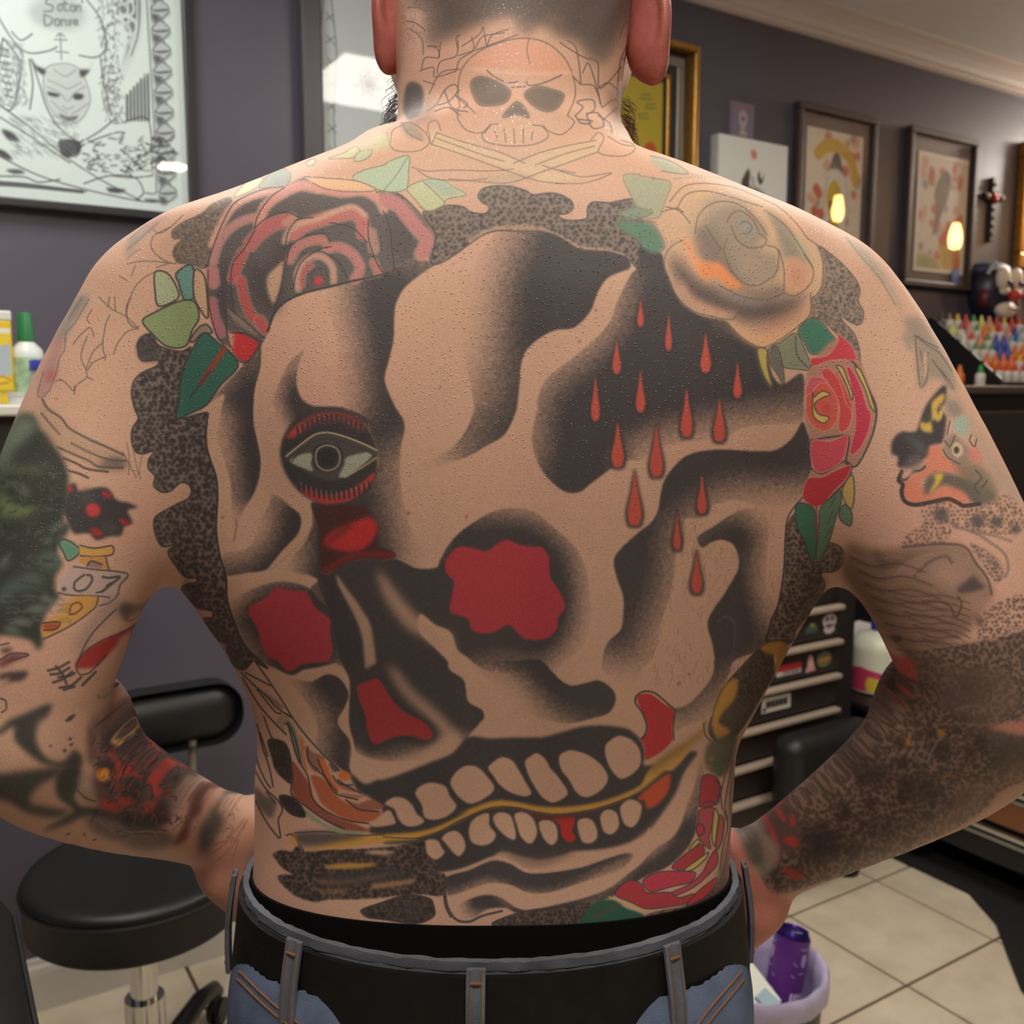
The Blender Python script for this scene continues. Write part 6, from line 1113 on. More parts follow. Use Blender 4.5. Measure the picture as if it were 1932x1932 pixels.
bottle('spray_bottle', 'white bottle with a tall green cap beside the yellow carton', 'bottle', (.186, 1.99, 1.3132), [(0, 0), (.027, 0), (.029, .004), (.029, .088), (.026, .100), (.014, .113), (.013, .118), (0, .118)], WB_, [(0, .114), (.0145, .114), (.0125, .163), (.011, .166), (0, .166)], mat('cap_green', (36, 122, 66), .4), lab=(.0291, .02, .085, mat('label_green', (176, 206, 170), .5, noise=.3, nscale=60)))
bottle('salve_jar', 'cloudy jar with a blue lid in front of the white bottle', 'jar', (.212, 1.925, 1.3132), [(0, 0), (.026, 0), (.028, .003), (.028, .064), (0, .064)], mat('jar_cloudy', (196, 200, 176), .3), [(0, .060), (.030, .060), (.030, .077), (.028, .079), (0, .079)], mat('lid_blue', (58, 66, 170), .4), lab=(.0282, .018, .05, mat('label_lilac', (206, 200, 220), .5)))
for k, (x, y) in enumerate(((.118, 1.93), (.160, 1.915))): bottle('ink_cap_pot', ['small white pot in front of the yellow carton', 'small white pot between the carton and the blue lidded jar'][k], 'pot', (x, y, 1.3132), [(0, 0), (.014, 0), (.015, .002), (.015, .014), (0, .014)], WB_, [(0, .0142), (.016, .0142), (.016, .022), (0, .022)], mat('cap_offwhite', (206, 208, 204), .4), 'white pots on the shelf')

def rounded(c, d, bev, seg=4, rz=0.0, tilt=0.0):
    mb = MB(); r = bmesh.ops.create_cube(mb.bm, size=1.0)
    bmesh.ops.transform(mb.bm, matrix=Matrix.Diagonal((d[0], d[1], d[2], 1)), verts=r['verts'])
    bmesh.ops.bevel(mb.bm, geom=list(mb.bm.edges), offset=bev, segments=seg, affect='EDGES', profile=.5)
    bmesh.ops.transform(mb.bm, matrix=Matrix.Translation(c) @ Matrix.Rotation(rz, 4, 'Z') @ Matrix.Rotation(tilt, 4, 'X'), verts=list(mb.bm.verts)); return mb
ch_ = empty('shop_stool', (.285, 1.70, 0)); tag(ch_, 'black round-seat rolling stool with a padded back, left of the man', 'stool')
MB().lathe([(0, .500), (.06, .501), (.125, .506), (.165, .513), (.182, .511), (.188, .503), (.186, .496)], n=64).build('seat_cushion', BLACK, ch_, True, 60)
MB().lathe([(.186, .497), (.1885, .494), (.186, .491), (.186, .430), (.175, .420), (0, .420)], n=64).build('seat_shell', mat('seat_side', (28, 26, 25), .6), ch_, True, 40)
MB().tube([(.189 * math.cos(k * .1309), .189 * math.sin(k * .1309), .4945) for k in range(48)], .0028, n=6, closed=True).build('piping', BLACK, ch_, True)
rounded((.115, .19, .700), (.255, .062, .125), .056, 6).build('backrest', BLACK, ch_, True, 60)
MB().tube([(.145, .185, .650), (.140, .180, .590), (.120, .150, .500), (.08, .10, .436)], .0085, n=10).build('back_stem', mat('stem_brushed', (176, 168, 152), .35, metal=.7), ch_, True)
MB().cyl((0, 0, .42), (0, 0, .10), .024, n=28).build('gas_column', CHROME, ch_, True); MB().cyl((0, 0, .26), (0, 0, .09), .034, n=28).build('column_cover', CHROME, ch_, True); MB().cyl((0, 0, .10), (0, 0, .055), .045, .05, n=28).build('hub', BLACKM, ch_, True)
PL = mat('black_plastic', (26, 25, 24), .38)
for k in range(5):
    a = math.radians(52 + 72 * k); c, s = math.cos(a), math.sin(a)
    MB().tube([(.03 * c, .03 * s, .085), (.12 * c, .12 * s, .108), (.22 * c, .22 * s, .106), (.285 * c, .285 * s, .086), (.305 * c, .305 * s, .066)], [.022, .020, .018, .016, .013], n=10).build('base_leg', PL, ch_, True)
    b2 = MB().cyl((.300 * c - .014 * s, .300 * s + .014 * c, .027), (.300 * c - .004 * s, .300 * s + .004 * c, .027), .027, n=18).build('caster', PL, ch_, True); MB().cyl((.300 * c + .004 * s, .300 * s - .004 * c, .027), (.300 * c + .014 * s, .300 * s - .014 * c, .027), .027, n=18).build('caster', PL, ch_, True)
lb = empty('padded_armchair', (-.24, 1.02, 0)); tag(lb, 'black padded leather armchair side at the lower left edge', 'armchair')
rounded((.0, 0, .40), (.60, .40, .76), .05, 5).build('arm_pad', BLACK, lb, True, 60)
for z in (.735, .700, .690): MB().tube([(-.28, -.2015, z), (.28, -.2015, z), (.300, -.185, z), (.3015, -.16, z), (.3015, .16, z)], .0030, n=6).build('piping', BLACK, lb, True)
for x in (-.24, .24):
    for y in (-.15, .15): MB().cyl((x, y, 0), (x, y, .03), .02).build('foot', PL, lb, True)

# ------------------------------------------------------------------ right: tool chest, carts, rack of inks, bin
HND = mat('handle_aluminium', (206, 186, 168), .38, metal=.35)
tc_ = empty('tool_chest', (1.78, 1.72, 0)); tag(tc_, 'black drawer chest with pale full-width handles and stickers', 'tool chest')
CH = mat('chest_black', (44, 38, 38), .45, noise=.1, nscale=10)
MB().box((0, .235, .45), (.86, .45, .74), bev=.004).build('carcass', CH, tc_)
MB().box((.395, .003, .45), (.07, .012, .74)).build('stile', CH, tc_); MB().box((-.395, .003, .45), (.07, .012, .74)).build('stile', CH, tc_)
DRM = mat('drawer_black', (52, 44, 42), .4, noise=.08, nscale=14)
drawers = []
for k in range(7):
    zt = .752 - .0975 * k + .012
    d = MB().box((0, -.004, zt - .056), (.715, .014, .078), bev=.003).build('drawer', DRM, tc_); drawers.append(d)
    MB().box((0, -.017, zt - .012), (.715, .026, .015), bev=.005).build('drawer_handle', HND, d)
for x in (-.37, .37):
    for y in (.06, .40): MB().cyl((x - .012, y, .04), (x + .012, y, .04), .04, n=20).build('caster', PL, tc_, True)
def sticker(name, shape, col, parent, marks=(), y=-.0125):
    o = MB().prism(shape, 'y', y - .0008, y).build(name, mat('sticker_' + '_'.join(map(str, col)), col, .45), parent)
    for sh, c in marks: MB().prism(sh, 'y', y - .0016, y - .0008).build('print', mat('sticker_' + '_'.join(map(str, c)), c, .45), o)
    return o
def oval(cx, cz, rx, rz_, n=18): return [(cx + rx * math.cos(2 * math.pi * k / n), cz + rz_ * math.sin(2 * math.pi * k / n)) for k in range(n)]
def text_part(txt, size, loc, m, parent, rot=(math.pi / 2, 0, 0)):
    c = bpy.data.curves.new('lettering', 'FONT'); c.body = txt; c.size = size; c.extrude = .0003; c.align_x = 'CENTER'; c.align_y = 'CENTER'
    o = bpy.data.objects.new('lettering', c); COL.objects.link(o); dg = bpy.context.evaluated_depsgraph_get(); me = bpy.data.meshes.new_from_object(o.evaluated_get(dg)); bpy.data.objects.remove(o)
    q = link_mesh('lettering', me, m, parent); q.location = loc; q.rotation_euler = rot; return q
s1 = oval(.312, .712, .026, .020) ; 
st = sticker('sticker', oval(.312, .716, .028, .020), (206, 190, 196), drawers[1], [(oval(.302, .722, .006, .006, 10), (70, 60, 70)), (oval(.322, .722, .006, .006, 10), (70, 60, 70)), ([(.296, .708), (.328, .708), (.322, .700), (.302, .700)], (130, 100, 110))]); sticker('sticker', oval(.312, .692, .022, .012), (196, 184, 196), drawers[1])
sticker('sticker', [(.215, .690), (.265, .690), (.262, .712), (.235, .722), (.218, .705)], (76, 92, 84), drawers[1], [(oval(.243, .712, .008, .006, 10), (150, 160, 70))])
st = sticker('sticker', [(.110, .588), (.205, .588), (.205, .612), (.110, .612)], (206, 196, 190), drawers[2]); sticker('sticker', [(.110, .602), (.205, .602), (.205, .618), (.110, .618)], (176, 44, 48), drawers[2], y=-.0135); text_part('STATION', .015, (.166, -.0140, .5945), mat('sticker_ink', (60, 44, 46), .5), st)
sticker('sticker', [(.222, .583), (.262, .585), (.256, .602), (.250, .622), (.240, .632), (.232, .622), (.230, .602)], (214, 160, 160), drawers[2], [(oval(.241, .606, .007, .008, 10), (226, 190, 186))])
sticker('sticker', oval(.296, .610, .030, .022), (110, 116, 84), drawers[2], [([(.275, .604), (.318, .608), (.316, .616), (.276, .612)], (196, 130, 60))])
st = sticker('sticker', [(.060, .498), (.168, .498), (.168, .538), (.060, .538)], (222, 218, 206), drawers[3])
for k in range(16): MB().box((.075 + k * .0052, -.0141, .519), (.0022 + .0012 * (k % 3), .001, .018)).build('bar', mat('sticker_ink', (60, 44, 46), .5), st)
MB().box((.069, -.0141, .507), (.010, .001, .010)).build('bar', MATS['sticker_ink'], st)
bl = empty('wipes_box', (2.05, 1.98, .82)); tag(bl, 'small brown and pale blue box on top of the drawer chest', 'box'); MB().box((0, 0, .035), (.12, .10, .070), bev=.003).build('box_body', mat('box_brown', (112, 84, 66), .6), bl); MB().box((0, 0, .084), (.124, .104, .027), bev=.006).build('box_lid', mat('lid_pale_blue', (196, 214, 230), .4), bl)
# low cart with towel and jug
ct = empty('work_cart', (2.425, 1.865, 0)); tag(ct, 'low black cart between drawer chest and steel cabinet carrying a jug', 'cart')
MB().box((0, 0, .449), (.39, .40, .02), bev=.004).build('cart_top', BLACKM, ct); MB().box((0, 0, .16), (.38, .39, .016), bev=.004).build('cart_shelf', BLACKM, ct)
for x in (-.175, .175):
    for y in (-.180, .180): MB().box((x, y, .24), (.022, .022, .41)).build('cart_post', BLACKM, ct); MB().cyl((x - .01, y, .022), (x + .01, y, .022), .022, n=16).build('caster', PL, ct, True)
tb = empty('towel_box', (2.505, 1.955, .4592)); tag(tb, 'black box with a folded white paper towel beside the jug', 'box'); MB().box((0, 0, .056), (.15, .10, .112), bev=.004).build('box_body', BLACKM, tb)
mb = MB(); mb.prism([(-.085, .112), (.07, .116), (.095, .127), (.095, .133), (.06, .126), (-.085, .118)], 'y', -.06, .05); mb.build('paper_towel', mat('towel_white', (226, 216, 214), .8), tb)
PJ = Painter(600, 300, (228, 226, 206), 0, 0, 1.0)
PJ.fill('0,120 150,150 300,240 450,150 600,120 600,300 0,300', (196, 62, 104), smooth=False); PJ.fill('60,190 200,230 160,300 60,300', (220, 190, 60), soft=2); PJ.fill('330,200 470,180 420,290 340,290', (220, 190, 60), soft=2)
jg = empty('jug', (2.385, 1.765, .4592)); tag(jg, 'white plastic jug with a blue cap and pink label beside the right arm', 'jug')
MB().lathe([(0, 0), (.068, 0), (.078, .006), (.078, .130), (.076, .145), (.062, .166), (.030, .178), (.020, .180), (.020, .188), (0, .188)], n=40).build('jug_body', mat('jug_white', (226, 226, 206), .4), jg, True, 50); MB().cyl((0, 0, .184), (0, 0, .210), .024, n=24).build('jug_cap', mat('cap_blue', (44, 62, 176), .4), jg, True)
bm = bmesh.new(); uv = bm.loops.layers.uv.new('uv'); N = 40; ra = [[bm.verts.new((.0788 * math.cos(2 * math.pi * k / N), .0788 * math.sin(2 * math.pi * k / N), z)) for k in range(N + 1)] for z in (.010, .128)]
for k in range(N):
    f = bm.faces.new((ra[0][k], ra[0][k + 1], ra[1][k + 1], ra[1][k]))
    for l, q in zip(f.loops, ((k, 0), (k + 1, 0), (k + 1, 1), (k, 1))): l[uv].uv = (q[0] / N * 2 % 2, q[1])
me = bpy.data.meshes.new('label'); bm.to_mesh(me); bm.free(); jm = img_mat('jug_label', PJ); [setattr(n, 'extension', 'REPEAT') for n in jm.node_tree.nodes if n.type == 'TEX_IMAGE']; link_mesh('label', me, jm, jg, True)
# padded arm rest standing in front of the chest
st2 = empty('tattoo_armrest', (2.14, 1.655, 0)); tag(st2, 'black rounded leather arm rest on a post in front of the drawer chest', 'arm rest')
rounded((-.150, -.035, .335), (.34, .10, .255), .045, 6).build('pad', BLACK, st2, True, 60); MB().cyl((-.02, -.01, .22), (0, 0, .012), .016, n=18).build('post', PL, st2, True); MB().cyl((0, 0, .012), (0, 0, 0), .035, n=28).build('base', PL, st2, True)
# steel drawer cart at the right edge: drawer fronts face the viewer's side
cb = empty('steel_cart', (2.34, 1.29, .0142)); tag(cb, 'black rolling cabinet with steel handle strips at the lower right edge', 'cabinet')
MB().box((.24, 0, .46), (.48, .70, .74), bev=.006).build('carcass', BLACKM, cb); COP = mat('drawer_copper', (150, 104, 72), .22, metal=.75)
for k in range(6):
    z = .178 + .118 * k
    d = MB().box((-.005, 0, z + .062), (.012, .66, .070), bev=.003).build('drawer', COP if k == 0 else BLACKM, cb); MB().box((-.014, 0, z + .011), (.028, .67, .016), bev=.005).build('drawer_handle', CHROME, d); MB().box((-.012, 0, z - .012), (.022, .67, .012), bev=.004).build('drawer_handle', mat('steel_brushed', (176, 176, 170), .35, metal=.9), d)
for x in (.05, .43):
    for y in (-.30, .30): MB().cyl((x, y - .012, .04), (x, y + .012, .04), .04, n=20).build('caster', PL, cb, True); MB().box((x, y, .085), (.05, .05, .02)).build('caster_plate', CHROME, cb)
bn = MB().prism([(2.318, 1.68), (2.318, 1.40), (2.235, 1.272), (2.13, 1.18), (2.03, 1.09), (1.95, .98), (1.91, .84), (1.90, .40), (3.20, .40), (3.20, 1.65), (2.34, 1.65)], 'z', .0002, .014).build('floor_mat', mat('mat_black', (26, 24, 24), .8, noise=.15, nscale=20), None); tag(bn, 'black rubber floor mat, also the shade under the cabinet, in the lower right corner', 'mat')  # mat runs on under the cabinet to put dark shade on the floor

# cabinet with the stepped rack of ink bottles
hb_ = empty('ink_cabinet', (3.40, 1.94, 0)); tag(hb_, 'tall dark cabinet carrying the rack of ink bottles', 'cabinet')
MB().box((0, 0, .665), (1.50, .46, 1.33), bev=.005).build('carcass', BLACKM, hb_); MB().box((0, 0, 1.345), (1.53, .48, .026), bev=.006).build('cabinet_top', mat('cabinet_grey_top', (84, 74, 68), .3), hb_)
for x in (-.375, .375): MB().box((x, -.234, .66), (.72, .012, 1.24), bev=.004).build('door', mat('cabinet_door', (58, 50, 47), .35), hb_); MB().cyl((x + (.3 if x < 0 else -.3), -.242, 1.22), (x + (.3 if x < 0 else -.3), -.256, 1.22), .014, n=18).build('door_knob', CHROME, hb_, True)
rk = empty('ink_rack', (3.0, 1.94, 1.358)); tag(rk, 'black stepped display rack full of small ink bottles', 'rack')
sd = [(.142, 0), (-.135, 0), (-.135, .024), (.122, .236), (.142, .236)]
MB().prism(sd, 'x', -.006, 0).build('side_panel', BLACKM, rk); MB().prism(sd, 'x', .96, .966).build('side_panel', BLACKM, rk)
rr = random.Random(11); NS = 6
for j in range(NS):
    y0 = -.130 + j * .044; z0 = .012 + j * .036
    MB().box((.48, y0 + .022, z0 / 2 + .002), (.958, .043, z0), bev=.001).build('step', mat('rack_step', (40, 34, 34), .35), rk)
cols = [(206, 50, 54), (196, 60, 66), (226, 120, 44), (226, 186, 50), (56, 150, 84), (60, 80, 170), (120, 70, 140), (228, 226, 222), (48, 44, 50), (206, 150, 130), (150, 110, 84), (120, 180, 190), (214, 214, 120)]
names = ['red', 'dark red', 'orange', 'yellow', 'green', 'blue', 'purple', 'white', 'black', 'pink', 'brown', 'pale blue', 'lime']
pre = {0: [0] * 9, 1: [2, 2, 2, 2, 3, 9, 0, 0, 9, 0], 2: [4, 4, 4, 5, 5, 2, 2, 3, 3, 10, 10, 9], 3: [7, 0, 9, 4, 5, 5, 11, 11, 6, 9, 9, 7]}
CAPW = mat('ink_bottle_clear', (214, 208, 202), .3)
def ink_proto():
    o = empty('ink_bottle'); MB().lathe([(0, 0), (.0125, 0), (.0135, .002), (.0135, .030), (.010, .036), (0, .036)], n=14).build('bottle_body', CAPW, o, True, 50); MB().lathe([(0, .0335), (.0085, .034), (.0075, .044), (.0035, .058), (0, .059)], n=12).build('cap', CAPW, o, True, 50); return o
protos = {}
for j in range(NS):
    n_ = 20
    ps = pre.get(j, [])
    for k in range(n_):
        c = ps[k] if k < len(ps) else int(rr.random() * 13)
        key = c
        if key not in protos:
            o = ink_proto(); im_ = mat('ink_' + names[c].replace(' ', '_'), cols[c], .35)
            for ch in o.children:
                ch.data = ch.data.copy(); ch.data.materials.clear(); ch.data.materials.append(im_ if (ch.name.startswith('cap') or k % 2) else CAPW)
            protos[key] = o
        else: o = copy_tree(protos[key])
        o.location = (3.0 + .025 + k * .047, 1.94 - .130 + j * .044 + .022, 1.358 + .014 + j * .036 + .0006)
        ORD = ['nearest', 'second', 'third', 'fourth', 'fifth', 'sixth', 'seventh', 'eighth', 'ninth', 'tenth', 'eleventh', 'twelfth', 'thirteenth', 'fourteenth', 'fifteenth', 'sixteenth', 'seventeenth', 'eighteenth', 'nineteenth', 'farthest']
        sfx = ['lowest', 'second', 'third', 'fourth', 'fifth', 'topmost'][j]
        tag(o, f'{names[c]} ink bottle, {ORD[k]} from the side panel on the {sfx} rack step', 'bottle', 'ink bottles on the stepped rack')
for x, y, cc, lb_ in ((2.80, 1.90, 3, 'yellow ink bottle on the cabinet left of the rack'), (2.845, 1.93, 10, 'brown ink bottle on the cabinet left of the rack'), (2.885, 1.88, 2, 'orange ink bottle beside the rack side panel'), (2.92, 1.83, 4, 'green ink bottle at the front beside the rack'), (2.90, 1.925, 0, 'red ink bottle behind the orange one beside the rack')):
    if cc not in protos: continue
    o = copy_tree(protos[cc]); o.location = (x, y, 1.3585); o.scale = (1.15, 1.15, 1.15); tag(o, lb_, 'bottle', 'loose ink bottles by the rack')
# waste bin with liner, can, paper
bi = empty('waste_bin', (1.235, 1.145, 0)); tag(bi, 'round dark bin with a lilac liner on the tiled floor', 'bin')
MB().lathe([(0, .004), (.100, .004), (.104, .0), (.124, .292), (.128, .296), (.126, .300), (.120, .297), (.101, .010), (0, .010)], n=48).build('bin_body', mat('bin_dark', (46, 42, 40), .4), bi, True, 40)
LIN = mat('bin_liner', (196, 186, 216), .35, noise=.12, nscale=24, bump=.4, bscale=60)
r = random.Random(4); bm = bmesh.new(); n = 60; rings = []
for rad_, z in ((.1315, .268), (.1325, .284), (.1330, .300), (.128, .307), (.119, .303), (.116, .26), (.110, .15), (.102, .06), (.05, .045)):
    rings.append([bm.verts.new(((rad_ + .0014 * math.sin(k * 1.7 + z * 40) * (1 if rad_ > .1 else 0)) * math.cos(2 * math.pi * k / n), (rad_ + .0014 * math.sin(k * 1.3)) * math.sin(2 * math.pi * k / n), z + .003 * math.sin(k * .9) * (rad_ > .1315 and z < .29))) for k in range(n)])
for A, B in zip(rings, rings[1:]):
    for k in range(n): bm.faces.new((A[k], A[(k + 1) % n], B[(k + 1) % n], B[k]))
bm.faces.new(rings[-1][::-1]); mb = MB(); mb.bm.free(); mb.bm = bm; mb.build('liner', LIN, bi, True, 70)
cn = empty('drink_can', (1.288, 1.128, .20)); tag(cn, 'purple drink can leaning in the lilac lined bin', 'can'); cn.rotation_euler = (math.radians(-10), math.radians(12), math.radians(-30))
PN = Painter(600, 300, (96, 44, 128), 0, 0, 1.0, seed=2)
for a in range(3):
    x = 100 + a * 200
    PN.fill(f'{x - 18},60 {x},50 {x + 18},60 {x + 14},95 {x},105 {x - 14},95', (186, 160, 200), soft=2); PN.lines(f'{x - 30},30 {x + 20},30|{x - 20},130 {x + 20},130|{x - 60},90 {x - 40},100|{x - 60},140 {x - 44},150|{x + 30},160 {x + 50},165', w=6, col=(176, 150, 196), a=.8)
    for q in range(5): PN.fill(f'{x - 50 + q * 22},215 {x - 34 + q * 22},213 {x - 36 + q * 22},262 {x - 52 + q * 22},264', (216, 200, 220), soft=1.5, smooth=False)
bm = bmesh.new(); uv = bm.loops.layers.uv.new('uv'); N = 36; ra = [[bm.verts.new((.0331 * math.cos(2 * math.pi * k / N), .0331 * math.sin(2 * math.pi * k / N), z)) for k in range(N + 1)] for z in (.008, .138)]
for k in range(N):
    f = bm.faces.new((ra[0][k], ra[0][k + 1], ra[1][k + 1], ra[1][k]))
    for l, q in zip(f.loops, ((k, 0), (k + 1, 0), (k + 1, 1), (k, 1))): l[uv].uv = (q[0] / N, q[1])
me = bpy.data.meshes.new('can_print'); bm.to_mesh(me); bm.free(); link_mesh('can_print', me, img_mat('can_print', PN, .25), cn, True)
MB().lathe([(0, .004), (.022, .0), (.026, .0), (.0325, .008), (.0325, .138), (.0325, .139), (.0275, .148), (.0265, .151), (.0255, .149), (.024, .144), (0, .143)], n=36).build('can_body', mat('can_metal', (74, 52, 150), .22, metal=.8), cn, True, 45); MB().box((.004, 0, .1455), (.022, .013, .0015), bev=.0006).build('pull_tab', CHROME, cn)
pr = MB(); pr.prism([(-.050, -.055), (.038, -.050), (.020, .062), (-.05, .058)], 'z', 0, .003)
po = pr.build('paper_sheet', mat('paper_offwhite', (226, 226, 212), .7)); po.location = (1.228, 1.150, .262); po.rotation_euler = (math.radians(24), math.radians(-14), math.radians(-20)); tag(po, 'folded white paper in the bin next to the can', 'paper')
po = MB().prism([(-.022, -.018), (.024, -.016), (.022, .018), (-.02, .020)], 'z', 0, .006).build('tissue', mat('tissue_blue', (166, 190, 200), .8)); po.location = (1.215, 1.092, .262); po.rotation_euler = (.5, .1, .4); tag(po, 'small pale blue tissue in the bin below the paper', 'tissue')
# ------------------------------------------------------------------ the man is put together
V, Q = surface_nets(FV, GX0, GY0, GZ0, GH); V = smooth_verts(V, Q, 4)
# skin chart: a map of the back in metres (x across, z up); the traced shapes are laid onto the surface they were inked on
CX0, CX1, CZ0, CZ1, CRES = -0.47, 0.47, 0.88, 1.72, 0.00038
cw, ch = int((CX1 - CX0) / CRES), int((CZ1 - CZ0) / CRES)
ins = FV < 0
hit = ins.any(1); j1 = ins.argmax(1).clip(1, None)
ii, kk = np.indices(hit.shape)
fa, fb = FV[ii, j1 - 1, kk], FV[ii, j1, kk]
dep = gy[j1 - 1] + GH * np.clip(fa / (fa - fb + 1e-9), 0, 1)
dep = np.where(hit, dep, np.nan)
for _ in range(60):                                   # carry the outline's depth outward past the edge of the body
    n = np.isnan(dep)
    if not n.any(): break
    p = np.pad(dep, 1, constant_values=np.nan); st = np.stack([p[:-2, 1:-1], p[2:, 1:-1], p[1:-1, :-2], p[1:-1, 2:]])
    c = (~np.isnan(st)).sum(0); sm = np.nansum(st, 0)
    dep = np.where(n & (c > 0), sm / np.maximum(c, 1), dep)
dep = np.where(np.isnan(dep), 0.8, dep)
xs = CX0 + (np.arange(cw) + 0.5) * CRES; zs = CZ1 - (np.arange(ch) + 0.5) * CRES
def bil(A, fi, fj):
    i = np.clip(np.floor(fi).astype(int), 0, A.shape[0] - 2); j = np.clip(np.floor(fj).astype(int), 0, A.shape[1] - 2)
    a = np.clip(fi - i, 0, 1); b = np.clip(fj - j, 0, 1)
    if A.ndim == 3: a = a[..., None]; b = b[..., None]
    return A[i, j] * (1 - a) * (1 - b) + A[i + 1, j] * a * (1 - b) + A[i, j + 1] * (1 - a) * b + A[i + 1, j + 1] * a * b
Xc, Zc = np.meshgrid(xs, zs)
Yc = bil(dep.astype(np.float32), (Xc - GX0) / GH, (Zc - GZ0) / GH)
dzc = Zc - CAMZ
t_ = Yc * COSP - dzc * SINP
uu = 966 + FPX * Xc / t_; vv = 966 - FPX * (Yc * SINP + dzc * COSP) / t_
chart = Painter(cw, ch, SKIN)
chart.img = bil(tp.img, vv + MARG - 0.5, uu + MARG - 0.5).astype(np.float32)
skin_img = chart.image('skin_ink')

BASE = np.array([-0.012, 0.74, 0.0])
man = empty('person', Matrix.Rotation(YAW, 3, 'Z') @ Vector(BASE), YAW)
tag(man, 'man seen from behind, bare tattooed back, hands on hips, jeans and black belt', 'person')
me = np_mesh('body', V - BASE, Q)
uvl = me.uv_layers.new(name='chart')
lv = np.empty(len(me.loops), np.int32); me.loops.foreach_get('vertex_index', lv)
P3 = V[lv]
uvl.data.foreach_set('uv', np.stack([(P3[:, 0] - CX0) / (CX1 - CX0), (P3[:, 2] - CZ0) / (CZ1 - CZ0)], 1).astype(np.float32).ravel())
nv = np.empty(len(V) * 3, np.float32); me.vertices.foreach_get('normal', nv); nv = nv.reshape(-1, 3)
ft = me.attributes.new('front', 'FLOAT', 'POINT')
ft.data.foreach_set('value', np.clip((nv[:, 1] - 0.5) / 0.2, 0, 1).astype(np.float32))

def skin_material():
    m = bpy.data.materials.new('skin'); m.use_nodes = True; nt = m.node_tree; b = nt.nodes['Principled BSDF']; L = nt.links.new
    uv = nt.nodes.new('ShaderNodeUVMap'); uv.uv_map = 'chart'
    im = nt.nodes.new('ShaderNodeTexImage'); im.image = skin_img; im.extension = 'EXTEND'; im.interpolation = 'Cubic'
    L(uv.outputs[0], im.inputs[0])
    at_ = nt.nodes.new('ShaderNodeAttribute'); at_.attribute_name = 'front'
    mx = nt.nodes.new('ShaderNodeMixRGB'); mx.inputs[2].default_value = srgb(*SKIN)
    L(at_.outputs['Fac'], mx.inputs[0]); L(im.outputs[0], mx.inputs[1])
    tc = nt.nodes.new('ShaderNodeTexCoord')
    n1 = nt.nodes.new('ShaderNodeTexNoise'); n1.inputs['Scale'].default_value = 900; n1.inputs['Detail'].default_value = 3
    L(tc.outputs['Object'], n1.inputs['Vector'])
    mr = nt.nodes.new('ShaderNodeMapRange'); mr.inputs['From Min'].default_value = .25; mr.inputs['From Max'].default_value = .75; mr.inputs['To Min'].default_value = .88; mr.inputs['To Max'].default_value = 1.12
    L(n1.outputs['Fac'], mr.inputs['Value'])
    mu = nt.nodes.new('ShaderNodeMixRGB'); mu.blend_type = 'MULTIPLY'; mu.inputs[0].default_value = 1
    L(mx.outputs[0], mu.inputs[1]); L(mr.outputs[0], mu.inputs[2]); L(mu.outputs[0], b.inputs['Base Color'])
    # goose bumps: small domes, a little irregular
    vo = nt.nodes.new('ShaderNodeTexVoronoi'); vo.feature = 'F1'; vo.inputs['Scale'].default_value = 360; vo.inputs['Randomness'].default_value = .9
    L(tc.outputs['Object'], vo.inputs['Vector'])
    sep = nt.nodes.new('ShaderNodeSeparateXYZ'); L(tc.outputs['Object'], sep.inputs[0])
    zr = nt.nodes.new('ShaderNodeMapRange'); zr.inputs['From Min'].default_value = 1.10; zr.inputs['From Max'].default_value = 1.36; zr.inputs['To Min'].default_value = .10; zr.inputs['To Max'].default_value = 1.0
    L(sep.outputs['Z'], zr.inputs['Value'])
    dm = nt.nodes.new('ShaderNodeMapRange'); dm.interpolation_type = 'SMOOTHSTEP'; dm.inputs['From Min'].default_value = .27; dm.inputs['From Max'].default_value = .02
    L(vo.outputs['Distance'], dm.inputs['Value'])
    bp = nt.nodes.new('ShaderNodeBump'); bp.inputs['Distance'].default_value = .00042
    z2 = nt.nodes.new('ShaderNodeMapRange'); z2.inputs['From Min'].default_value = 1.42; z2.inputs['From Max'].default_value = 1.50; z2.inputs['To Min'].default_value = 1; z2.inputs['To Max'].default_value = .12; L(sep.outputs['Z'], z2.inputs['Value'])
    zm = nt.nodes.new('ShaderNodeMath'); zm.operation = 'MULTIPLY'; L(zr.outputs[0], zm.inputs[0]); L(z2.outputs[0], zm.inputs[1])
    L(zm.outputs[0], bp.inputs['Strength']); L(dm.outputs[0], bp.inputs['Height'])
    b2 = nt.nodes.new('ShaderNodeBump'); b2.inputs['Distance'].default_value = .0006; b2.inputs['Strength'].default_value = .25
    L(n1.outputs['Fac'], b2.inputs['Height']); L(bp.outputs[0], b2.inputs['Normal']); L(b2.outputs[0], b.inputs['Normal'])
    b.inputs['Roughness'].default_value = 0.58
    b.inputs['Specular IOR Level'].default_value = 0.42
    rr_ = nt.nodes.new('ShaderNodeMapRange'); rr_.inputs['To Min'].default_value = .58; rr_.inputs['To Max'].default_value = .22; L(dm.outputs[0], rr_.inputs['Value']); L(rr_.outputs[0], b.inputs['Roughness'])
    sp_ = nt.nodes.new('ShaderNodeMapRange'); sp_.inputs['To Min'].default_value = .42; sp_.inputs['To Max'].default_value = 1.0; L(dm.outputs[0], sp_.inputs['Value']); L(sp_.outputs[0], b.inputs['Specular IOR Level'])
    return m
skin_m = skin_material()
body = link_mesh('body', me, skin_m, man)
def lo(p): return Vector(p) - Vector(BASE)

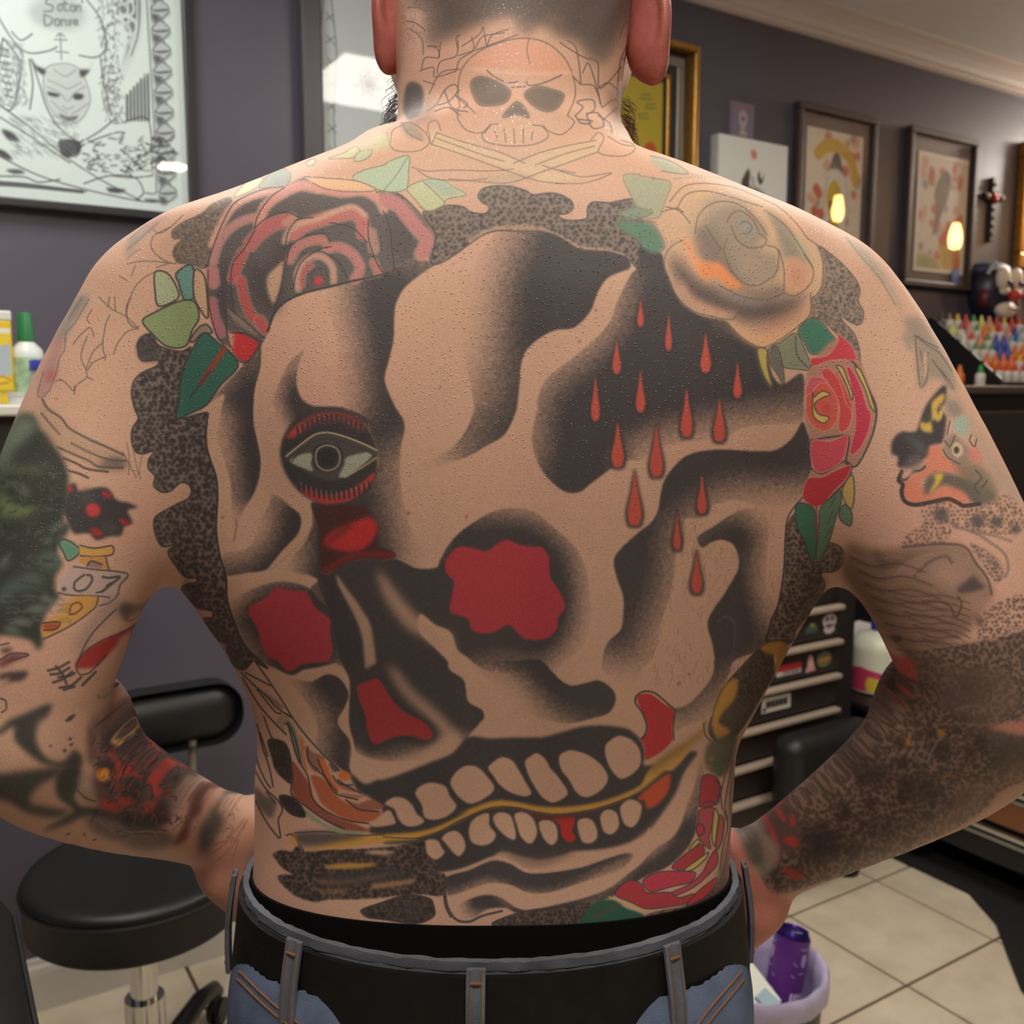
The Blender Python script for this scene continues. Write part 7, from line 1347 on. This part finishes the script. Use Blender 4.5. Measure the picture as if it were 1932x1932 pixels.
# ears: helix, bowl and lobe, skin redder than the rest
def ear_mesh(sx):
    h = 0.0016; X = np.arange(-.030, .030, h); Z = np.arange(-.045, .045, h)
    Xg, Yg, Zg = np.meshgrid(X, X, Z, indexing='ij')
    th = 0.0085
    def ell(c, r): 
        k0 = np.sqrt(((Xg - c[0]) / r[0]) ** 2 + ((Yg - c[1]) / r[1]) ** 2 + ((Zg - c[2]) / r[2]) ** 2); return (k0 - 1) * min(r)
    f = ell((0, 0, .006), (th, .019, .034))                     # flat plate: thin along x
    f = smin(f, ell((0, -.007, -.024), (.0075, .010, .017)), .008)       # lobe
    f = smin(f, ell((0, .006, -.010), (.011, .013, .020)), .010)
    q = np.sqrt(((Yg + .001) / .018) ** 2 + ((Zg - .006) / .033) ** 2)
    f = smin(f, np.sqrt(((q - 1) * .022) ** 2 + (Xg + .002) ** 2) - .0042, .004)   # helix rim
    f = -smin(-f, ell((.010, .002, -.002), (.009, .010, .016)), .003)     # bowl, facing out
    v, q_ = surface_nets(f.astype(np.float32), -.030, -.030, -.045, h)
    v = smooth_verts(v, q_, 2)
    R = np.array(Matrix.Rotation(math.radians(36), 3, 'Z'))
    v = v @ R.T
    if sx < 0: v[:, 0] *= -1; q_ = q_[:, ::-1]
    return np_mesh('ear', v, q_)
ear_m = mat('ear_skin', (156, 84, 76), 0.45, noise=.08, nscale=120, bump=.15, bscale=900)
for sx, u, v_, y in ((-1, 741, 42, .735), (1, 1226, 62, .735)):
    e = link_mesh('ear', ear_mesh(sx), ear_m, man, True)
    e.location = lo(at(u, v_, y)); e.scale = (.95, .95, .90)
    e['label'] = 'reddish left ear' if sx < 0 else 'reddish right ear'

# beard that shows past the jaw on both sides
def hair_mesh(name, spec, m, seed):
    r = random.Random(seed); mb = MB()
    for (u0, v0, u1, v1, y, n, ln, dirx) in spec:
        for k in range(n):
            t = r.random(); p = Vector(lo(at(u0 + (u1 - u0) * t + r.gauss(0, 5), v0 + (v1 - v0) * t + r.gauss(0, 9), y + r.gauss(0, .012))))
            d = Vector((dirx * (0.5 + r.random()), r.gauss(0.25, .3), -0.9 - r.random() * .7)).normalized(); l = ln * (.5 + r.random())
            c = p + d * l * .5 + Vector((dirx * .002 * r.random(), 0, 0)); e = p + d * l + Vector((-dirx * .003 * r.random(), 0, -.002))
            mb.tube([p, c, e], [.00032, .00026, .00008], n=3)
    return mb.build(name, m, man)
hair_m = mat('beard_hair', (74, 66, 62), .5)
hair_mesh('beard', [(752, 150, 744, 232, .80, 70, .010, -1.5), (748, 190, 742, 236, .79, 50, .010, -1.2)], hair_m, 1)
hair_mesh('beard', [(1178, 185, 1184, 262, .80, 70, .010, 1.5), (1180, 210, 1186, 264, .79, 50, .010, 1.2)], mat('beard_hair_brown', (112, 86, 68), .5), 2)

# ---- jeans, waistband, belt, loops
def ring_w(z):
    z = np.array([z]); return (float(cubic(z, rz, rx0)[0]), float(cubic(z, rz, rx1)[0]), float(cubic(z, rz, ryb)[0]), float(cubic(z, rz, ryf)[0]))
def waist_pt(a, z, off, back=0.0):
    """point on the waist ring; off = outward, back = extra stand-off over the spine"""
    xl, xr, yb, yf = ring_w(z); cx, w = (xl + xr) / 2, (xr - xl) / 2; cy, d = (yb + yf) / 2, (yf - yb) / 2
    c, s = math.cos(a), math.sin(a); n = 2.45
    r = (abs(c) ** n + abs(s) ** n) ** (-1 / n)
    bk = back * max(0.0, -s) ** 2
    return Vector((cx + (w + off) * r * c, cy + (d + off + bk) * r * s, z - (.013 * max(0.0, -s) ** 1.5 if back else 0))) - Vector(BASE)
def band(name, z0, z1, o0, o1, th, m, back0=0.0, back1=0.0, n=120, rows=4, parent=man, wob=0.0, a0=0.0, a1=2 * math.pi):
    r = random.Random(7); bm = bmesh.new(); full = abs(a1 - a0 - 2 * math.pi) < 1e-6; N = n if full else n + 1
    def rg(z, o, b): return [bm.verts.new(waist_pt(a0 + (a1 - a0) * k / n, z, o, b)) for k in range(N)]
    R = [rg(z0 + (z1 - z0) * i / rows, o0 + (o1 - o0) * i / rows + th, back0 + (back1 - back0) * i / rows) for i in range(rows + 1)]
    R += [rg(z1 - (z1 - z0) * i / rows, o1 + (o0 - o1) * i / rows, back1 + (back0 - back1) * i / rows) for i in range(rows + 1)]
    for A, B in zip(R, R[1:] + R[:1]):
        for k in range(n): bm.faces.new((A[k], A[(k + 1) % N], B[(k + 1) % N], B[k]))
    if not full:
        bm.faces.new([q[0] for q in R]); bm.faces.new([q[-1] for q in R][::-1])
    if wob:
        for v in bm.verts: v.co += Vector((r.gauss(0, wob), r.gauss(0, wob), r.gauss(0, wob)))
    mb = MB(); mb.bm.free(); mb.bm = bm
    return mb.build(name, m, parent, True, 50)
def denim(name, base, dark):
    m = mat(name, base, .85, spec=.2, noise=.28, nscale=26, bump=.5, bscale=1400)
    return m
DEN = denim('denim', (96, 108, 134), 0); DENG = denim('denim_grey', (100, 104, 114), 0)
LEATH = mat('belt_leather', (22, 20, 19), .55, spec=.25, noise=.25, nscale=60, bump=.2, bscale=500)
# jeans body: hips and two legs, one surface
h2 = 0.006
gx = np.arange(-.30, .30, h2, dtype=np.float32); gy = np.arange(.50, 1.02, h2, dtype=np.float32); gz = np.arange(.02, .905, h2, dtype=np.float32)
FV = np.full((len(gx), len(gy), len(gz)), 1.0, np.float32)
xl, xr, yb, yf = ring_w(.93); mcx, mw = (xl + xr) / 2, (xr - xl) / 2
def hips(X, Y, Z):
    t = np.clip((.872 - Z) / .10, 0, 1); w_ = mw + .001 + .012 * t; yb_ = yb - .003 - .034 * t; yf_ = yf + .002 + .01 * t
    cy = (yb_ + yf_) / 2; d = (yf_ - yb_) / 2
    q = (np.abs((X - mcx) / w_) ** 2.45 + np.abs((Y - cy) / d) ** 2.45) ** (1 / 2.45)
    return np.maximum((q - 1) * d, np.maximum(.78 - Z, Z - .900))
add(hips, (-.26, .55, .78), (.26, .9, .893), .01, pad=.03)
for s in (-1, 1):
    chain([(mcx + s * .100, .735, .84), (mcx + s * .112, .735, .62), (mcx + s * .118, .745, .46), (mcx + s * .122, .735, .28), (mcx + s * .124, .742, .07)], [.108, .092, .072, .068, .066], .03)
    ellipsoid((mcx + s * .085, .680, .765), (.085, .062, .080), .03)
Vj, Qj = surface_nets(FV, gx[0], gy[0], gz[0], h2); Vj = smooth_verts(Vj, Qj, 4)
jeans = link_mesh('jeans', np_mesh('jeans', Vj - BASE, Qj), DEN, man)
UND = mat('underwear_black', (14, 13, 13), .9, spec=.1)
band('underwear', .900, .944, -.004, -.003, .005, UND, 0, 0, rows=3)
wb = band('waistband', .880, .938, .004, .003, .003, DENG, .012, .016)
hem = []
band('waistband_hem', .936, .943, .0025, .0025, .0045, DENG, .0155, .0165, rows=2, wob=.0003, n=200)
belt = band('belt', .874, .934, .0090, .0070, .0035, LEATH, .0175, .0162, rows=6)
STI = mat('seam_thread', (120, 82, 52), .8)
def loop_strip(name, a, z0, z1, wd, m, off, tilt=0.0, parent=man, th=.003, b0=.0178, b1=.017):
    """a belt loop: padded strip standing off the belt from z0 up to z1"""
    mb = MB(); N = 10; L_ = []; 
    for k in range(N + 1):
        t = k / N; z = z0 + (z1 - z0) * t; bulge = .0035 * math.sin(math.pi * t)
        aa = a + tilt * (t - .5)
        c = waist_pt(aa, z, off + bulge, b0 + (b1 - b0) * t); tx = (waist_pt(aa + .02, z, off + bulge, b0 + (b1 - b0) * t) - c).normalized()
        n_ = Vector((tx.y, -tx.x, 0)); L_.append((c, tx, n_))
    prof = [(-wd / 2, 0), (-wd / 2, th), (-wd * .28, th * 1.25), (-wd * .12, th * .75), (wd * .12, th * .75), (wd * .28, th * 1.25), (wd / 2, th), (wd / 2, 0)]
    rings = [[mb.bm.verts.new(c + tx * p + n_ * q) for p, q in prof] for c, tx, n_ in L_]
    for A, B in zip(rings, rings[1:]):
        for k in range(len(prof)): mb.bm.faces.new((A[k], A[(k + 1) % len(prof)], B[(k + 1) % len(prof)], B[k]))
    mb.bm.faces.new(rings[0][::-1]); mb.bm.faces.new(rings[-1])
    o = mb.build(name, m, parent, True, 45)
    for sg in (-.3, .3):
        s = MB(); s.tube([c + tx * wd * sg + n_ * th * 1.25 for c, tx, n_ in L_], .0005, n=5); s.build('seam', STI, o)
    for k in (1, N - 1):
        s = MB(); c, tx, n_ = L_[k]; s.tube([c + tx * wd * q + n_ * th * 1.3 for q in (-.32, 0, .32)], .0011, n=5); s.build('bar_tack', STI, o)
    return o
def ang(u, z):
    """angle on the waist ring of the loop seen at sheet column u"""
    best = None
    for k in range(1, 400):
        a = -math.pi * k / 400; p = waist_pt(a, z, .01, .015) + Vector(BASE); t = p.y * COSP - (p.z - CAMZ) * SINP
        d = abs(966 + FPX * p.x / t - u)
        if best is None or d < best[0]: best = (d, a)
    return best[1]
for u, w_ in ((898, .0135), (562, .0135), (1264, .0135), (452, .012), (1396, .012)):
    loop_strip('belt_loop', ang(u, .91), .858, .943, w_, DENG, .0128)
# yoke seams below the belt at both hips
from mathutils.bvhtree import BVHTree
jb = BVHTree.FromPolygons([Vector(v) for v in Vj], [tuple(q) for q in Qj])
def on_jeans(u, v, off=.0006):
    o = Vector((0, 0, CAMZ)); d = (Vector(at(u, v, 1.0)) - o).normalized(); h = jb.ray_cast(o, d)
    return None if h[0] is None else h[0] + h[1] * off * (1 if h[1].dot(d) < 0 else -1)
def seam_line(pts, r, name='seam', m=STI):
    mb = MB(); mb.tube([lo(p) for p in pts], r, n=6); return mb.build(name, m, jeans)
for pts in ([(452, 1832), (470, 1850), (490, 1870), (520, 1897), (560, 1928), (620, 1965)], [(448, 1846), (466, 1864), (486, 1884), (516, 1911), (556, 1942)], [(1398, 1832), (1382, 1852), (1362, 1874), (1340, 1900), (1316, 1932), (1280, 1965)], [(1402, 1848), (1388, 1866), (1368, 1890), (1346, 1916), (1324, 1944)]):
    q = [on_jeans(*p) for p in pts]; q = [p for p in q if p is not None]
    if len(q) > 2: seam_line(q, .0009)
SH = mat('shoe_leather', (30, 28, 28), .6); SO = mat('shoe_sole', (215, 212, 205), .7)
for s in (-1, 1):
    mb = MB(); cx = mcx + s * .126 - BASE[0]
    mb.ball((cx, .03, .055), (.10, .17, .11)); mb.ball((cx + s * .006, .115, .045), (.105, .17, .075)); mb.cyl((cx, 0, .06), (cx, 0, .12), .052, .05)
    bmesh.ops.remove_doubles(mb.bm, verts=mb.bm.verts, dist=1e-5)
    sh = mb.build('shoe', SH, man, True)
    sb = MB(); sb.prism([(cx - .048, -.06), (cx + .048, -.06), (cx + .052, .08), (cx + .050 + s * .006, .17), (cx + s * .006, .205), (cx - .050 + s * .006, .17), (cx - .052, .08)], 'z', .0, .024); sb.build('sole', SO, sh)
